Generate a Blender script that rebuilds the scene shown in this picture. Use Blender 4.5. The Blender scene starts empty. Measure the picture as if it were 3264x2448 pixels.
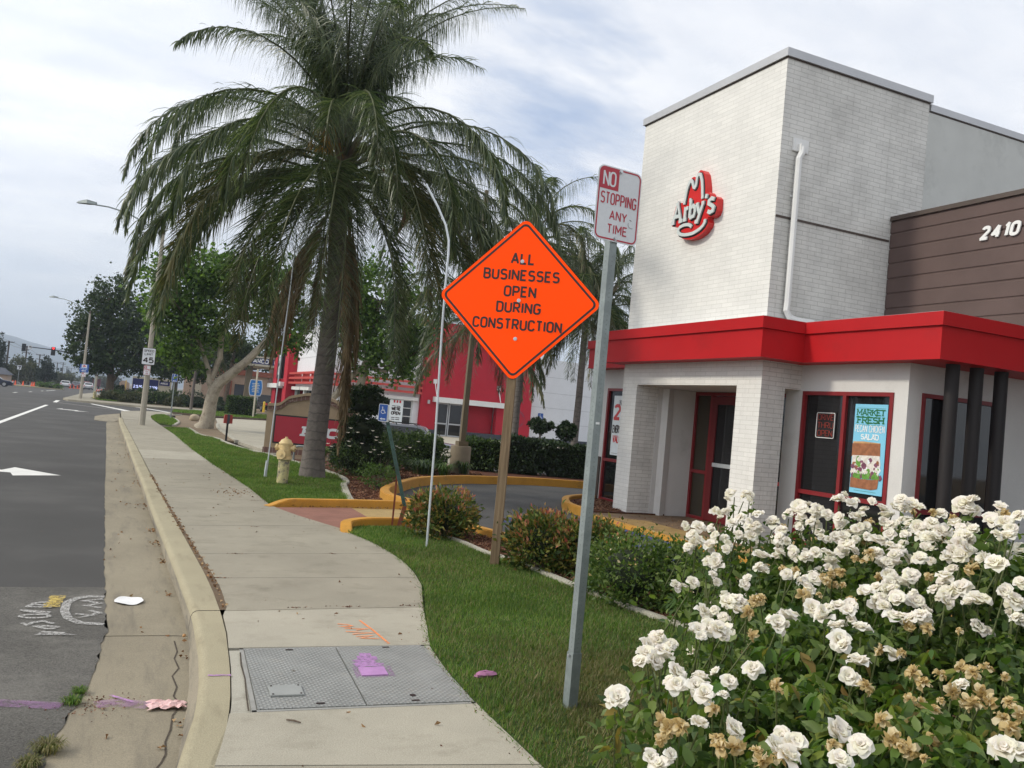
import bpy, bmesh, math, random
import numpy as np
from mathutils import Matrix, Vector
random.seed(7); RNG = np.random.default_rng(11)
PI = math.pi
sc = bpy.context.scene
COL = sc.collection
rad = math.radians

# ------------------------------------------------------------------ materials
def new_mat(name):
    m = bpy.data.materials.new(name); m.use_nodes = True
    nt = m.node_tree; nt.nodes.clear()
    out = nt.nodes.new('ShaderNodeOutputMaterial')
    bs = nt.nodes.new('ShaderNodeBsdfPrincipled')
    nt.links.new(bs.outputs[0], out.inputs[0])
    return m, nt, bs, out
def node(nt, kind, **kw):
    n = nt.nodes.new(kind)
    for k, v in kw.items(): setattr(n, k, v)
    return n
def noise(nt, vec, scale, detail=4, rough=.55):
    n = node(nt, 'ShaderNodeTexNoise'); n.inputs['Scale'].default_value = scale
    n.inputs['Detail'].default_value = detail; n.inputs['Roughness'].default_value = rough
    if vec: nt.links.new(vec, n.inputs['Vector'])
    return n.outputs['Fac']
def ramp(nt, fac, stops):
    r = node(nt, 'ShaderNodeValToRGB'); nt.links.new(fac, r.inputs[0])
    e = r.color_ramp.elements
    while len(e) < len(stops): e.new(.5)
    for i, (p, c) in enumerate(stops):
        e[i].position = p; e[i].color = (*c, 1) if len(c) == 3 else c
    return r.outputs[0]
def mix(nt, fac, a, b, kind='MIX'):
    m = node(nt, 'ShaderNodeMix', data_type='RGBA', blend_type=kind)
    for s, v in ((m.inputs[0], fac), (m.inputs[6], a), (m.inputs[7], b)):
        if isinstance(v, (int, float)): s.default_value = v
        elif isinstance(v, tuple): s.default_value = (*v, 1)
        else: nt.links.new(v, s)
    return m.outputs[2]
def objco(nt):
    return node(nt, 'ShaderNodeTexCoord').outputs['Object']
def bump(nt, bs, h, strength=.3, dist=.01):
    b = node(nt, 'ShaderNodeBump'); b.inputs['Strength'].default_value = strength
    b.inputs['Distance'].default_value = dist
    nt.links.new(h, b.inputs['Height']); nt.links.new(b.outputs[0], bs.inputs['Normal'])
def sc3(c, k): return tuple(min(1, v*k) for v in c)
def mat(name, c, rough=.6, var=.12, scale=6, metal=0, bmp=0, bscale=60, spec=.4, fine=.06, dirt=None):
    m, nt, bs, out = new_mat(name); co = objco(nt)
    n1 = noise(nt, co, scale, 5)
    col = ramp(nt, n1, [(.3, sc3(c, 1-var)), (.7, sc3(c, 1+var))])
    if fine:
        n2 = noise(nt, co, bscale, 3)
        col = mix(nt, 1.0, col, ramp(nt, n2, [(.3, (1-fine,)*3), (.7, (1, 1, 1))]), 'MULTIPLY')
    if dirt:
        n3 = noise(nt, co, dirt[0], 6, .7)
        col = mix(nt, ramp(nt, n3, [(dirt[2], (0, 0, 0)), (dirt[2]+.18, (dirt[3],)*3)]), col, dirt[1])
    nt.links.new(col, bs.inputs['Base Color'])
    bs.inputs['Roughness'].default_value = rough; bs.inputs['Metallic'].default_value = metal
    bs.inputs['Specular IOR Level'].default_value = spec
    if bmp: bump(nt, bs, noise(nt, co, bscale, 4, .7), bmp, .01)
    return m
def leafmat(name, cols, rough=.55, transl=.3, tcol=None, spec=.25, nz=(.7, 1.15)):
    m, nt, bs, out = new_mat(name)
    g = node(nt, 'ShaderNodeNewGeometry')
    n = len(cols)
    col = ramp(nt, g.outputs['Random Per Island'], [(i/(n-1) if n > 1 else 0, c) for i, c in enumerate(cols)])
    co = objco(nt)
    col = mix(nt, 1.0, col, ramp(nt, noise(nt, co, 1.3, 3), [(.3, (nz[0],)*3), (.7, (nz[1],)*3)]), 'MULTIPLY')
    nt.links.new(col, bs.inputs['Base Color']); bs.inputs['Roughness'].default_value = rough
    bs.inputs['Specular IOR Level'].default_value = spec
    tr = node(nt, 'ShaderNodeBsdfTranslucent')
    tc = mix(nt, 1.0, col, tcol or (1.3, 1.5, .6), 'MULTIPLY'); nt.links.new(tc, tr.inputs[0])
    ms = node(nt, 'ShaderNodeMixShader'); ms.inputs[0].default_value = transl
    nt.links.new(bs.outputs[0], ms.inputs[1]); nt.links.new(tr.outputs[0], ms.inputs[2])
    nt.links.new(ms.outputs[0], out.inputs[0])
    return m
def emis(name, c, s):
    m, nt, bs, out = new_mat(name)
    bs.inputs['Base Color'].default_value = (*c, 1); bs.inputs['Emission Color'].default_value = (*c, 1)
    bs.inputs['Emission Strength'].default_value = s
    return m
def flat(name, c, rough=.5, spec=.4, metal=0):
    return mat(name, c, rough, .05, 3, metal, 0, 90, spec, .03)
def brickmat(name, axis, c, mortar, bw=.2, bh=.0677, ms=.006, grime=.5):
    m, nt, bs, out = new_mat(name); co = objco(nt)
    sp = node(nt, 'ShaderNodeSeparateXYZ'); nt.links.new(co, sp.inputs[0])
    cb = node(nt, 'ShaderNodeCombineXYZ')
    nt.links.new(sp.outputs[0 if axis == 'x' else 1], cb.inputs[0]); nt.links.new(sp.outputs[2], cb.inputs[1])
    br = node(nt, 'ShaderNodeTexBrick'); nt.links.new(cb.outputs[0], br.inputs['Vector'])
    br.inputs['Scale'].default_value = 1; br.inputs['Brick Width'].default_value = bw
    br.inputs['Row Height'].default_value = bh; br.inputs['Mortar Size'].default_value = ms
    br.inputs['Mortar Smooth'].default_value = .3
    br.inputs['Color1'].default_value = (*c, 1); br.inputs['Color2'].default_value = (*sc3(c, .93), 1)
    br.inputs['Mortar'].default_value = (*mortar, 1)
    g = noise(nt, co, 1.4, 8, .72)
    col = mix(nt, 1.0, br.outputs['Color'], ramp(nt, g, [(.33, (1-.28*grime,)*3), (.6, (1, 1, 1))]), 'MULTIPLY')
    g2 = noise(nt, co, 9, 6, .75)
    col = mix(nt, ramp(nt, g2, [(.62, (0,)*3), (.8, (.55*grime,)*3)]), col, (.2, .18, .15))
    mp = node(nt, 'ShaderNodeMapping'); mp.inputs['Scale'].default_value = (7, 7, .55); nt.links.new(co, mp.inputs[0])
    sk = noise(nt, mp.outputs[0], 1.3, 6, .65)      # rain streaks
    col = mix(nt, ramp(nt, sk, [(.56, (0,)*3), (.78, (.42*grime,)*3)]), col, (.25, .235, .2))
    nt.links.new(col, bs.inputs['Base Color']); bs.inputs['Roughness'].default_value = .62
    bs.inputs['Specular IOR Level'].default_value = .3
    b = node(nt, 'ShaderNodeBump'); b.inputs['Strength'].default_value = .5; b.inputs['Distance'].default_value = .004
    b.invert = True
    nt.links.new(br.outputs['Fac'], b.inputs['Height']); nt.links.new(b.outputs[0], bs.inputs['Normal'])
    return m

M = {}
M['asphalt'] = mat('asphalt', (.096, .093, .088), .9, .12, .5, 0, .7, 130, .2, .4, ((.5), (.108, .104, .098), .5, .5))
M['asphalt_old'] = mat('asphalt_old', (.165, .157, .14), .9, .18, 1.3, 0, 1., 100, .2, .55, (2.5, (.215, .205, .18), .5, .55))
M['lot'] = mat('lot_asphalt', (.085, .083, .079), .85, .22, .6, 0, .6, 100, .3, .3, (1.1, (.045, .045, .045), .5, .7))
def concrete(name, c, var=.1, dirtc=(.17, .15, .12), th=.56, am=.55, bs_=70, st_=(2.2, 2.6, 1)):
    m, nt, bs, out = new_mat(name); co = objco(nt)
    col = ramp(nt, noise(nt, co, .9, 6, .65), [(.28, sc3(c, 1-var)), (.72, sc3(c, 1+var))])
    col = mix(nt, 1.0, col, ramp(nt, noise(nt, co, bs_*2.2, 2), [(.32, (.76,)*3), (.68, (1.06, 1.06, 1.06))]), 'MULTIPLY')
    mp = node(nt, 'ShaderNodeMapping'); mp.inputs['Scale'].default_value = st_; nt.links.new(co, mp.inputs[0])
    st = noise(nt, mp.outputs[0], 1.1, 7, .72)
    col = mix(nt, ramp(nt, st, [(th, (0,)*3), (th+.2, (am,)*3)]), col, dirtc)
    wh = noise(nt, co, 5.5, 6, .75)
    col = mix(nt, ramp(nt, wh, [(.56, (0,)*3), (.75, (.3,)*3)]), col, sc3(c, 1.25))
    nt.links.new(col, bs.inputs['Base Color']); bs.inputs['Roughness'].default_value = .85
    bs.inputs['Specular IOR Level'].default_value = .25
    bump(nt, bs, noise(nt, co, bs_, 4, .7), .35, .006)
    return m
M['concrete'] = concrete('concrete_walk', (.318, .29, .225), .15, (.13,.115,.08), .53, .5)
M['concrete_new'] = concrete('concrete_new', (.395, .365, .29), .12, (.19, .17, .125), .52, .5)
M['kerb'] = concrete('kerb_concrete', (.36, .32, .215), .12, (.17, .14, .09), .53, .55, 70, (4, 1., 4))
M['gutter'] = concrete('gutter_concrete', (.275, .24, .172), .16, (.10, .09, .075), .5, .55, 70, (4.5, .7, 1))
M['kerbface'] = concrete('kerb_face', (.30, .265, .2), .15, (.08, .075, .07), .44, .75, 70, (3, .9, 5))
M['edging'] = concrete('edging_concrete', (.42, .40, .33), .12, (.15, .13, .1), .5, .6)
M['joint'] = mat('joint_dirt', (.07, .055, .04), .95, .4, 20, 0, .6, 90)
M['soil'] = mat('soil', (.16, .115, .075), .95, .25, 2.5, 0, .8, 60, .2, .3)
M['mulch'] = mat('mulch', (.12, .05, .03), .95, .45, 14, 0, 1., 45, .2, .5)
M['dirt'] = mat('bare_dirt', (.23, .175, .115), .95, .2, 1.2, 0, .6, 50, .2, .3)
M['yellow'] = mat('yellow_kerb_paint', (.56, .275, .035), .6, .12, 3, 0, .3, 60, .4, .15, (2.3, (.16, .1, .04), .57, .75))
M['brickpave'] = mat('red_paving', (.27, .13, .095), .85, .15, 3, 0, .4, 60, .3, .2)
M['whitepaint'] = mat('road_paint', (.72, .71, .66), .6, .08, 3, 0, .2, 60, .3, .1, (9, (.3, .3, .28), .62, .5))
M['oldpaint'] = mat('worn_road_paint', (.36, .35, .33), .8, .1, 8, 0, .2, 60)
M['bluepaint'] = mat('blue_paint', (.05, .075, .2), .75, .2, 8, 0, .2, 60, .3, .2, (6, (.08, .08, .09), .52, .9))
def spray(name, c, th=.45, scale=55, amt=.85):
    m, nt, bs, out = new_mat(name); co = objco(nt)
    nt.links.new(ramp(nt, noise(nt, co, scale*.4, 3), [(.3, sc3(c, .75)), (.7, c)]), bs.inputs['Base Color'])
    bs.inputs['Roughness'].default_value = .9
    t = node(nt, 'ShaderNodeBsdfTransparent'); ms = node(nt, 'ShaderNodeMixShader')
    f = ramp(nt, noise(nt, co, scale, 5, .8), [(th, (0,)*3), (th+.12, (amt,)*3)])
    nt.links.new(f, ms.inputs[0]); nt.links.new(t.outputs[0], ms.inputs[1]); nt.links.new(bs.outputs[0], ms.inputs[2])
    nt.links.new(ms.outputs[0], out.inputs[0]); return m
M['spw'] = spray('white_spray', (.58, .57, .54), .41, 60, .7)
M['spy'] = spray('yellow_spray', (.6, .45, .12), .42, 40, .85)
M['spp'] = spray('purple_spray', (.38, .18, .40), .40, 25, .36)
M['spp2'] = spray('purple_spray_solid', (.46, .24, .49), .38, 50, .9)
M['spo'] = spray('orange_spray', (.95, .3, .1), .36, 50, .95)
M['white'] = mat('white_paint', (.74, .74, .72), .5, .05, 2, 0, 0, 60, .4, .05)
M['stucco'] = mat('white_stucco', (.66, .655, .63), .8, .05, 1.2, 0, .35, 90, .3, .08, (1.6, (.42, .41, .38), .56, .5))
M['stuccog'] = mat('grey_stucco', (.56, .57, .54), .8, .06, 1.5, 0, .3, 90, .3, .08, (1.2, (.36, .37, .35), .53, .6))
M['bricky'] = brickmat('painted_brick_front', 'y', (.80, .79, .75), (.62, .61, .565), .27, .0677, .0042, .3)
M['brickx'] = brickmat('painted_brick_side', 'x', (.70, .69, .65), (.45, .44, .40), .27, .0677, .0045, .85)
M['coping'] = mat('grey_metal_coping', (.50, .51, .525), .45, .05, 2, .3, 0)
def gloss(name, c, r=.35):
    return mat(name, c, r, .06, 1.5, 0, 0, 60, .5, .03)
M['red'] = mat('red_canopy_paint', (.44, .009, .012), .5, .07, .8, 0, 0, 60, .25, .02, (1.1, (.24, .012, .012), .56, .4))
M['redframe'] = gloss('dark_red_frame', (.22, .015, .018), .4)
M['brown'] = mat('brown_siding', (.105, .07, .062), .6, .1, 2, 0, .1, 60, .3, .08)
M['dbrown'] = mat('dark_brown', (.075, .055, .045), .6, .1, 3)
M['blackcol'] = mat('black_steel', (.014, .011, .011), .6, .1, 3)
def glassmat(name, c=(.012, .012, .013), r=.04):
    m, nt, bs, out = new_mat(name)
    bs.inputs['Base Color'].default_value = (*c, 1); bs.inputs['Roughness'].default_value = r
    bs.inputs['Specular IOR Level'].default_value = .55
    return m
M['glass'] = glassmat('dark_window_glass')
M['glass2'] = glassmat('warm_dark_glass', (.045, .035, .022), .06)
M['redsign'] = gloss('sign_red', (.52, .02, .03), .4)
M['emblemred'] = gloss('emblem_red', (.62, .02, .02), .35)
M['signwhite'] = mat('sign_white', (.66, .68, .70), .4, .04, 4, 0, 0)
M['emblemwhite'] = mat('emblem_white', (.60, .655, .64), .45, .03, 4)
M['signred'] = gloss('sign_letter_red', (.42, .02, .04), .4)
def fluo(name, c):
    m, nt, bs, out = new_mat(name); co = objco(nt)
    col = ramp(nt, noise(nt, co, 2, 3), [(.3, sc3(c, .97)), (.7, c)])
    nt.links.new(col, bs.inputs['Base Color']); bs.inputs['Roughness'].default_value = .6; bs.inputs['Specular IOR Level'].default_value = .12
    bs.inputs['Emission Color'].default_value = (*c, 1); bs.inputs['Emission Strength'].default_value = .2  # small emission added: the sheeting glows though it is no lamp
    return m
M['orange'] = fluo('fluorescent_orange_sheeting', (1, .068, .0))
M['black'] = mat('black_letters', (.03, .018, .015), .5, .1, 4)
M['blacktr'] = mat('black_plastic', (.015, .015, .017), .4, .1, 4)
M['galv'] = mat('galvanized_steel', (.25, .285, .28), .55, .15, 14, .35, .05, 60, .5, .1)
M['galvl'] = mat('bright_conduit', (.62, .66, .68), .4, .08, 10, .5, 0)
M['bolt'] = mat('bolt_steel', (.55, .56, .57), .35, .1, 10, .7)
M['post'], nt, bs, _o = new_mat('weathered_wood'); mp = node(nt, 'ShaderNodeMapping'); mp.inputs['Scale'].default_value = (26, 26, 1.3); nt.links.new(objco(nt), mp.inputs[0])
gr_ = noise(nt, mp.outputs[0], 1.6, 7, .7); nt.links.new(ramp(nt, gr_, [(.3, (.11, .075, .045)), (.5, (.20, .142, .085)), (.72, (.30, .22, .135))]), bs.inputs['Base Color']); bs.inputs['Roughness'].default_value = .85; bs.inputs['Specular IOR Level'].default_value = .2; bump(nt, bs, gr_, .5, .004)
M['green'] = mat('green_post_paint', (.035, .075, .06), .55, .3, 12, .2, .1, 60)
M['rust'] = mat('rusty_steel', (.2, .055, .03), .8, .3, 18, .2, .3, 60)
M['blue'] = gloss('sign_blue', (.015, .08, .33), .4)
M['hyd'] = mat('hydrant_paint', (.66, .50, .25), .5, .1, 8, 0, .1, 50, .4, .08)
M['hydlow'] = mat('chipped_barrel', (.55, .49, .24), .65, .15, 10, 0, .2, 50, .3, .1, (9, (.12, .11, .1), .44, .95))
M['polecon'] = mat('concrete_pole', (.36, .33, .27), .75, .08, 6, 0, .2, 80, .3, .1)
M['tanpole'] = mat('tan_painted_pole', (.15, .118, .07), .6, .08, 5)
M['tanbase'] = mat('tan_concrete_base', (.22, .18, .125), .85, .08, 5, 0, .3, 60)
M['plate'] = None
M['litter'] = mat('white_paper', (.75, .75, .74), .7, .03, 6)
M['pink'] = mat('pink_napkin', (.72, .48, .46), .85, .15, 25, 0, .4, 50)
M['deadleaf'] = leafmat('dead_leaf', [(.12, .06, .03), (.3, .16, .07), (.4, .28, .15)], .8, .1, (1, .8, .5))
M['kfcred'] = mat('red_stucco', (.43, .018, .035), .7, .06, 2, 0, .2, 60, .3, .05)
M['slate'] = mat('slate_base', (.055, .06, .075), .7, .1, 4, 0, .2, 60)
M['louver'] = gloss('red_louver', (.50, .06, .05), .5)
M['kfcwhite'] = mat('white_render', (.70, .71, .73), .7, .03, 2)
M['mono'] = mat('tan_monument', (.33, .25, .16), .8, .08, 5, 0, .25, 60)
M['monobrick'] = brickmat('monument_brick', 'x', (.16, .085, .065), (.32, .27, .22), .11, .3, .006, .3)
M['tan'] = mat('tan_building', (.40, .29, .215), .8, .06, 2, 0, .1, 50)
M['tan2'] = mat('dark_tan', (.2, .13, .105), .8, .06, 2)
M['rooft'] = mat('terracotta_trim', (.26, .08, .045), .8, .1, 4)
M['shelter'] = mat('canopy_cream', (.5, .46, .36), .7, .05, 2)
M['navy'] = gloss('navy', (.02, .025, .12), .4)
M['led'] = emis('price_digits', (.55, .62, 1.), .9)
M['redlamp'] = emis('red_traffic_light', (1, .02, .02), 4.)
M['amber'] = emis('amber_bulb', (1, .75, .35), 3.)
M['cone'] = gloss('orange_cone', (.85, .11, .03), .5)
M['wood2'] = mat('creosote_pole', (.06, .045, .035), .85, .2, 6)
M['tyre'] = mat('tyre_rubber', (.02, .02, .02), .85, .1, 8)
M['chrome'] = mat('rim_alloy', (.45, .45, .46), .35, .05, 8, .8)
M['bark'] = mat('sycamore_bark', (.40, .35, .27), .85, .12, 4, 0, .5, 30, .2, .2, (3.2, (.15, .12, .09), .5, .8))
M['bark2'] = mat('dark_bark', (.12, .09, .065), .9, .2, 6, 0, .6, 40)
def palmbark(name, c=(.155, .136, .12)):
    m, nt, bs, out = new_mat(name); co = objco(nt)
    sp = node(nt, 'ShaderNodeSeparateXYZ'); nt.links.new(co, sp.inputs[0])
    w = node(nt, 'ShaderNodeTexWave', wave_type='BANDS', bands_direction='Z')
    w.inputs['Scale'].default_value = 1.7; w.inputs['Distortion'].default_value = 3.5; w.inputs['Detail'].default_value = 3
    w.inputs['Detail Scale'].default_value = 2.2
    nt.links.new(co, w.inputs[0])
    col = ramp(nt, noise(nt, co, 7, 6, .7), [(.3, sc3(c, .72)), (.7, sc3(c, 1.3))])
    col = mix(nt, 1.0, col, ramp(nt, w.outputs['Fac'], [(.0, (.72,)*3), (.12, (1, 1, 1))]), 'MULTIPLY')
    nt.links.new(col, bs.inputs['Base Color']); bs.inputs['Roughness'].default_value = .9
    bs.inputs['Specular IOR Level'].default_value = .2
    bump(nt, bs, noise(nt, co, 12, 6, .75), .7, .03)
    return m
M['palmbark'] = palmbark('palm_trunk')
M['shaft'] = mat('palm_shaft', (.17, .13, .085), .8, .2, 8, 0, .4, 30)
M['frond'] = leafmat('palm_leaflet', [(.026, .048, .02), (.058, .09, .036), (.105, .135, .055), (.185, .21, .10)], .38, .28, (1.1, 1.3, .7), .55)
M['frondo'] = leafmat('palm_leaflet_old', [(.03, .048, .018), (.065, .085, .03), (.11, .12, .048), (.18, .155, .065)], .4, .2, (1.2, 1.1, .6), .5)
M['frondd'] = leafmat('palm_leaflet_dead', [(.09, .065, .03), (.17, .125, .065), (.27, .2, .115)], .8, .15, (1.1, 1, .7), .2)
M['inflor'] = leafmat('palm_flower', [(.3, .15, .02), (.45, .24, .04)], .7, .2)
M['syc'] = leafmat('sycamore_leaf', [(.032, .068, .016), (.065, .12, .028), (.11, .185, .045), (.18, .27, .075)], .5, .4)
M['dark'] = leafmat('dark_tree_leaf', [(.016, .034, .011), (.034, .06, .018), (.062, .092, .026)], .6, .2)
M['hedge'] = leafmat('hedge_leaf', [(.018, .04, .012), (.036, .07, .018), (.065, .11, .027), (.11, .16, .042)], .45, .2, None, .4)
M['hedged'] = leafmat('hedge_leaf_dark', [(.012, .028, .011), (.025, .048, .016), (.045, .075, .025)], .5, .12, None, .35)
M['hedgel'] = leafmat('leaf_light', [(.05, .1, .02), (.09, .16, .035), (.13, .2, .05)], .5, .25)
M['far'] = leafmat('far_leaf', [(.05, .06, .03), (.085, .095, .045), (.13, .13, .065)], .7, .15)
M['fard'] = leafmat('far_leaf_dark', [(.012, .024, .014), (.03, .045, .022)], .7, .15)
M['nand'] = leafmat('nandina_leaf', [(.03, .055, .014), (.055, .1, .02), (.09, .14, .028), (.16, .2, .04), (.26, .25, .06), (.25, .12, .05)], .45, .25, (1.2, 1.1, .6))
M['nand2'] = leafmat('nandina_leaf_red', [(.2, .2, .05), (.36, .26, .08), (.45, .2, .11), (.42, .09, .08)], .45, .25, (1.2, 1, .6))
M['rose'] = leafmat('rose_leaf', [(.035, .075, .016), (.07, .125, .026), (.12, .18, .04), (.2, .26, .07)], .45, .34, None, .35)
M['rosel'] = leafmat('rose_new_leaf', [(.05, .12, .02), (.12, .2, .035), (.22, .27, .05), (.26, .17, .06)], .45, .35)
M['stem'] = mat('rose_stem', (.09, .11, .035), .6, .2, 12)
M['core'] = mat('bush_core', (.018, .026, .011), .95, .3, 8)  # dark filler set inside the leaves to block the view through
M['petal'] = None
M['grass'] = leafmat('grass_blade', [(.055, .115, .022), (.09, .17, .032), (.14, .225, .05), (.23, .26, .09)], .6, .4, None, .2)
M['grassdry'] = leafmat('dry_grass_blade', [(.08, .11, .03), (.18, .17, .07), (.26, .22, .12)], .7, .3, None, .2)
M['lawnbase'] = mat('lawn_base', (.045, .075, .018), .95, .3, 3, 0, .6, 60, .2, .3, (2.2, (.13, .12, .055), .55, .6))
M['chip'] = leafmat('mulch_chip', [(.06, .025, .015), (.13, .05, .03), (.24, .12, .07), (.33, .2, .12)], .9, .0, (1, 1, 1))

def petalmat(name, cols):
    m = leafmat(name, cols, .6, .42, (1., .98, .92), .15, (.97, 1.03))
    return m
M['petal'] = petalmat('white_petal', [(.88, .85, .68), (.92, .90, .79), (.91, .85, .79), (.93, .92, .86)])
M['petalt'] = petalmat('faded_petal', [(.42, .29, .11), (.60, .45, .20), (.72, .58, .31), (.80, .70, .48)])
M['stamen'] = mat('rose_centre', (.7, .5, .15), .7)

# ------------------------------------------------------------------ mesh builder
class MB:
    def __init__(s): s.v = []; s.f = []; s.m = []
    def add(s, vs, fs, mi=0):
        o = len(s.v); s.v.extend([tuple(v) for v in vs])
        s.f.extend([tuple(o+i for i in f) for f in fs]); s.m.extend([mi]*len(fs)); return s
    def box(s, x0, x1, y0, y1, z0, z1, mi=0):
        vs = [(x, y, z) for z in (z0, z1) for y in (y0, y1) for x in (x0, x1)]
        return s.add(vs, [(0, 2, 3, 1), (4, 5, 7, 6), (0, 1, 5, 4), (2, 6, 7, 3), (0, 4, 6, 2), (1, 3, 7, 5)], mi)
    def obox(s, c, u, v, w, hu, hv, hw, mi=0):   # oriented box
        c, u, v, w = map(Vector, (c, u, v, w)); vs = []
        for k in (-1, 1):
            for j in (-1, 1):
                for i in (-1, 1): vs.append(c+u*(i*hu)+v*(j*hv)+w*(k*hw))
        return s.add(vs, [(0, 2, 3, 1), (4, 5, 7, 6), (0, 1, 5, 4), (2, 6, 7, 3), (0, 4, 6, 2), (1, 3, 7, 5)], mi)
    def tube(s, pts, rads, n=8, mi=0, cap=True, phase=0):
        pts = [Vector(p) for p in pts]
        if not hasattr(rads, '__len__'): rads = [rads]*len(pts)
        o = len(s.v); t0 = None; nrm = None
        for i, p in enumerate(pts):
            t = (pts[min(i+1, len(pts)-1)]-pts[max(i-1, 0)])
            if t.length < 1e-9: t = Vector((0, 0, 1))
            t.normalize()
            if nrm is None:
                a = Vector((1, 0, 0)) if abs(t.x) < .8 else Vector((0, 1, 0))
                nrm = (a-t*a.dot(t)).normalized()
            else:
                nrm = nrm-t*nrm.dot(t)
                nrm.normalize()
            b = t.cross(nrm)
            for k in range(n):
                a = 2*PI*k/n+phase
                s.v.append(tuple(p+nrm*(math.cos(a)*rads[i])+b*(math.sin(a)*rads[i])))
        for i in range(len(pts)-1):
            for k in range(n):
                a = o+i*n+k; b_ = o+i*n+(k+1) % n
                s.f.append((a, b_, b_+n, a+n)); s.m.append(mi)
        if cap:
            s.f.append(tuple(o+k for k in range(n))[::-1]); s.m.append(mi)
            s.f.append(tuple(o+(len(pts)-1)*n+k for k in range(n))); s.m.append(mi)
        return s
    def lathe(s, c, prof, n=16, mi=0):
        return s.tube([(c[0], c[1], c[2]+z) for r, z in prof], [max(r, .001) for r, z in prof], n, mi)
    def poly(s, pts, mi=0): return s.add(pts, [tuple(range(len(pts)))], mi)
    def prism(s, pts, d, mi=0, mside=None):      # extrude polygon pts by vector d
        n = len(pts); d = Vector(d); a = [Vector(p) for p in pts]; b = [p+d for p in a]
        s.add(a+b, [tuple(range(n))[::-1], tuple(range(n, 2*n))], mi)
        o = len(s.v)-2*n
        for i in range(n):
            j = (i+1) % n; s.f.append((o+i, o+j, o+n+j, o+n+i)); s.m.append(mi if mside is None else mside)
        return s
    def blob(s, c, r, n=10, mi=0, jit=.12, seed=0):
        rr = random.Random(seed); rows = []
        o = len(s.v); h = n//2
        for i in range(h+1):
            th = PI*i/h
            for k in range(n):
                ph = 2*PI*k/n; q = 1+rr.uniform(-jit, jit)
                s.v.append((c[0]+r[0]*math.sin(th)*math.cos(ph)*q, c[1]+r[1]*math.sin(th)*math.sin(ph)*q, c[2]+r[2]*math.cos(th)*q))
        for i in range(h):
            for k in range(n):
                a = o+i*n+k; b = o+i*n+(k+1) % n
                s.f.append((a, a+n, b+n, b)); s.m.append(mi)
        return s
    def build(s, name, mats, parent=None, smooth=False, world=True):
        me = bpy.data.meshes.new(name)
        if not isinstance(mats, (list, tuple)): mats = [mats]
        vs = np.array(s.v, dtype=float).reshape(-1, 3)
        if parent is not None and world: vs = to_local(vs, parent)
        me.from_pydata(vs.tolist(), [], s.f)
        for m in mats: me.materials.append(m)
        me.polygons.foreach_set('material_index', s.m)
        if smooth:
            me.polygons.foreach_set('use_smooth', [True]*len(s.f))
            try: me.set_sharp_from_angle(angle=rad(40))
            except Exception: pass
        me.update()
        o = bpy.data.objects.new(name, me); COL.objects.link(o)
        if parent is not None: o.parent = parent
        return o
def to_local(vs, p):
    vs = vs-np.array(p.location); a = -p.rotation_euler[2]
    if a:
        c, s_ = math.cos(a), math.sin(a)
        vs = np.stack([vs[:, 0]*c-vs[:, 1]*s_, vs[:, 0]*s_+vs[:, 1]*c, vs[:, 2]], 1)
    return vs
def fast(name, verts, nper, mats, parent=None, midx=None, smooth=False):
    """mesh from a (N,nper,3) array, one polygon each"""
    v = np.asarray(verts, dtype=np.float64).reshape(-1, 3)
    if parent is not None: v = to_local(v, parent)
    n = len(v)//nper
    me = bpy.data.meshes.new(name); me.vertices.add(len(v)); me.loops.add(len(v)); me.polygons.add(n)
    me.vertices.foreach_set('co', v.ravel().astype(np.float32)); me.loops.foreach_set('vertex_index', np.arange(len(v), dtype=np.int32))
    me.polygons.foreach_set('loop_start', np.arange(0, len(v), nper, dtype=np.int32))
    if not isinstance(mats, (list, tuple)): mats = [mats]
    for m in mats: me.materials.append(m)
    if midx is not None: me.polygons.foreach_set('material_index', np.asarray(midx, dtype=np.int32))
    me.update(calc_edges=True); me.validate()
    o = bpy.data.objects.new(name, me); COL.objects.link(o)
    if parent is not None: o.parent = parent
    return o
def tag(o, label=None, cat=None, group=None, kind=None):
    if label: o['label'] = label
    if cat: o['category'] = cat
    if group: o['group'] = group
    if kind: o['kind'] = kind
    return o
def thing(name, label, cat, loc=(0, 0, 0), rz=0, group=None):
    o = bpy.data.objects.new(name, None); COL.objects.link(o); o.empty_display_size = .1
    o.location = loc; o.rotation_euler = (0, 0, rz)
    return tag(o, label, cat, group)
def dup(root, loc, rz=None, label=None, group=None, scale=None):
    r = root.copy(); COL.objects.link(r); r.location = loc
    if rz is not None: r.rotation_euler = (0, 0, rz)
    if label: r['label'] = label
    if group: r['group'] = group
    if scale: r.scale = scale
    for ch in list(root.children):
        c = ch.copy(); COL.objects.link(c); c.parent = r
        for g in ch.children:
            d = g.copy(); COL.objects.link(d); d.parent = c
    return r
def struct(o): o['kind'] = 'structure'; return o
def sub(o, parent):       # make o (built in the thing's frame) a sub-part of parent
    o.parent = parent; return o
EXPO = 0.2; SUNE = 2.1; SKYK = 1.07
HAZE = .00042
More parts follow.
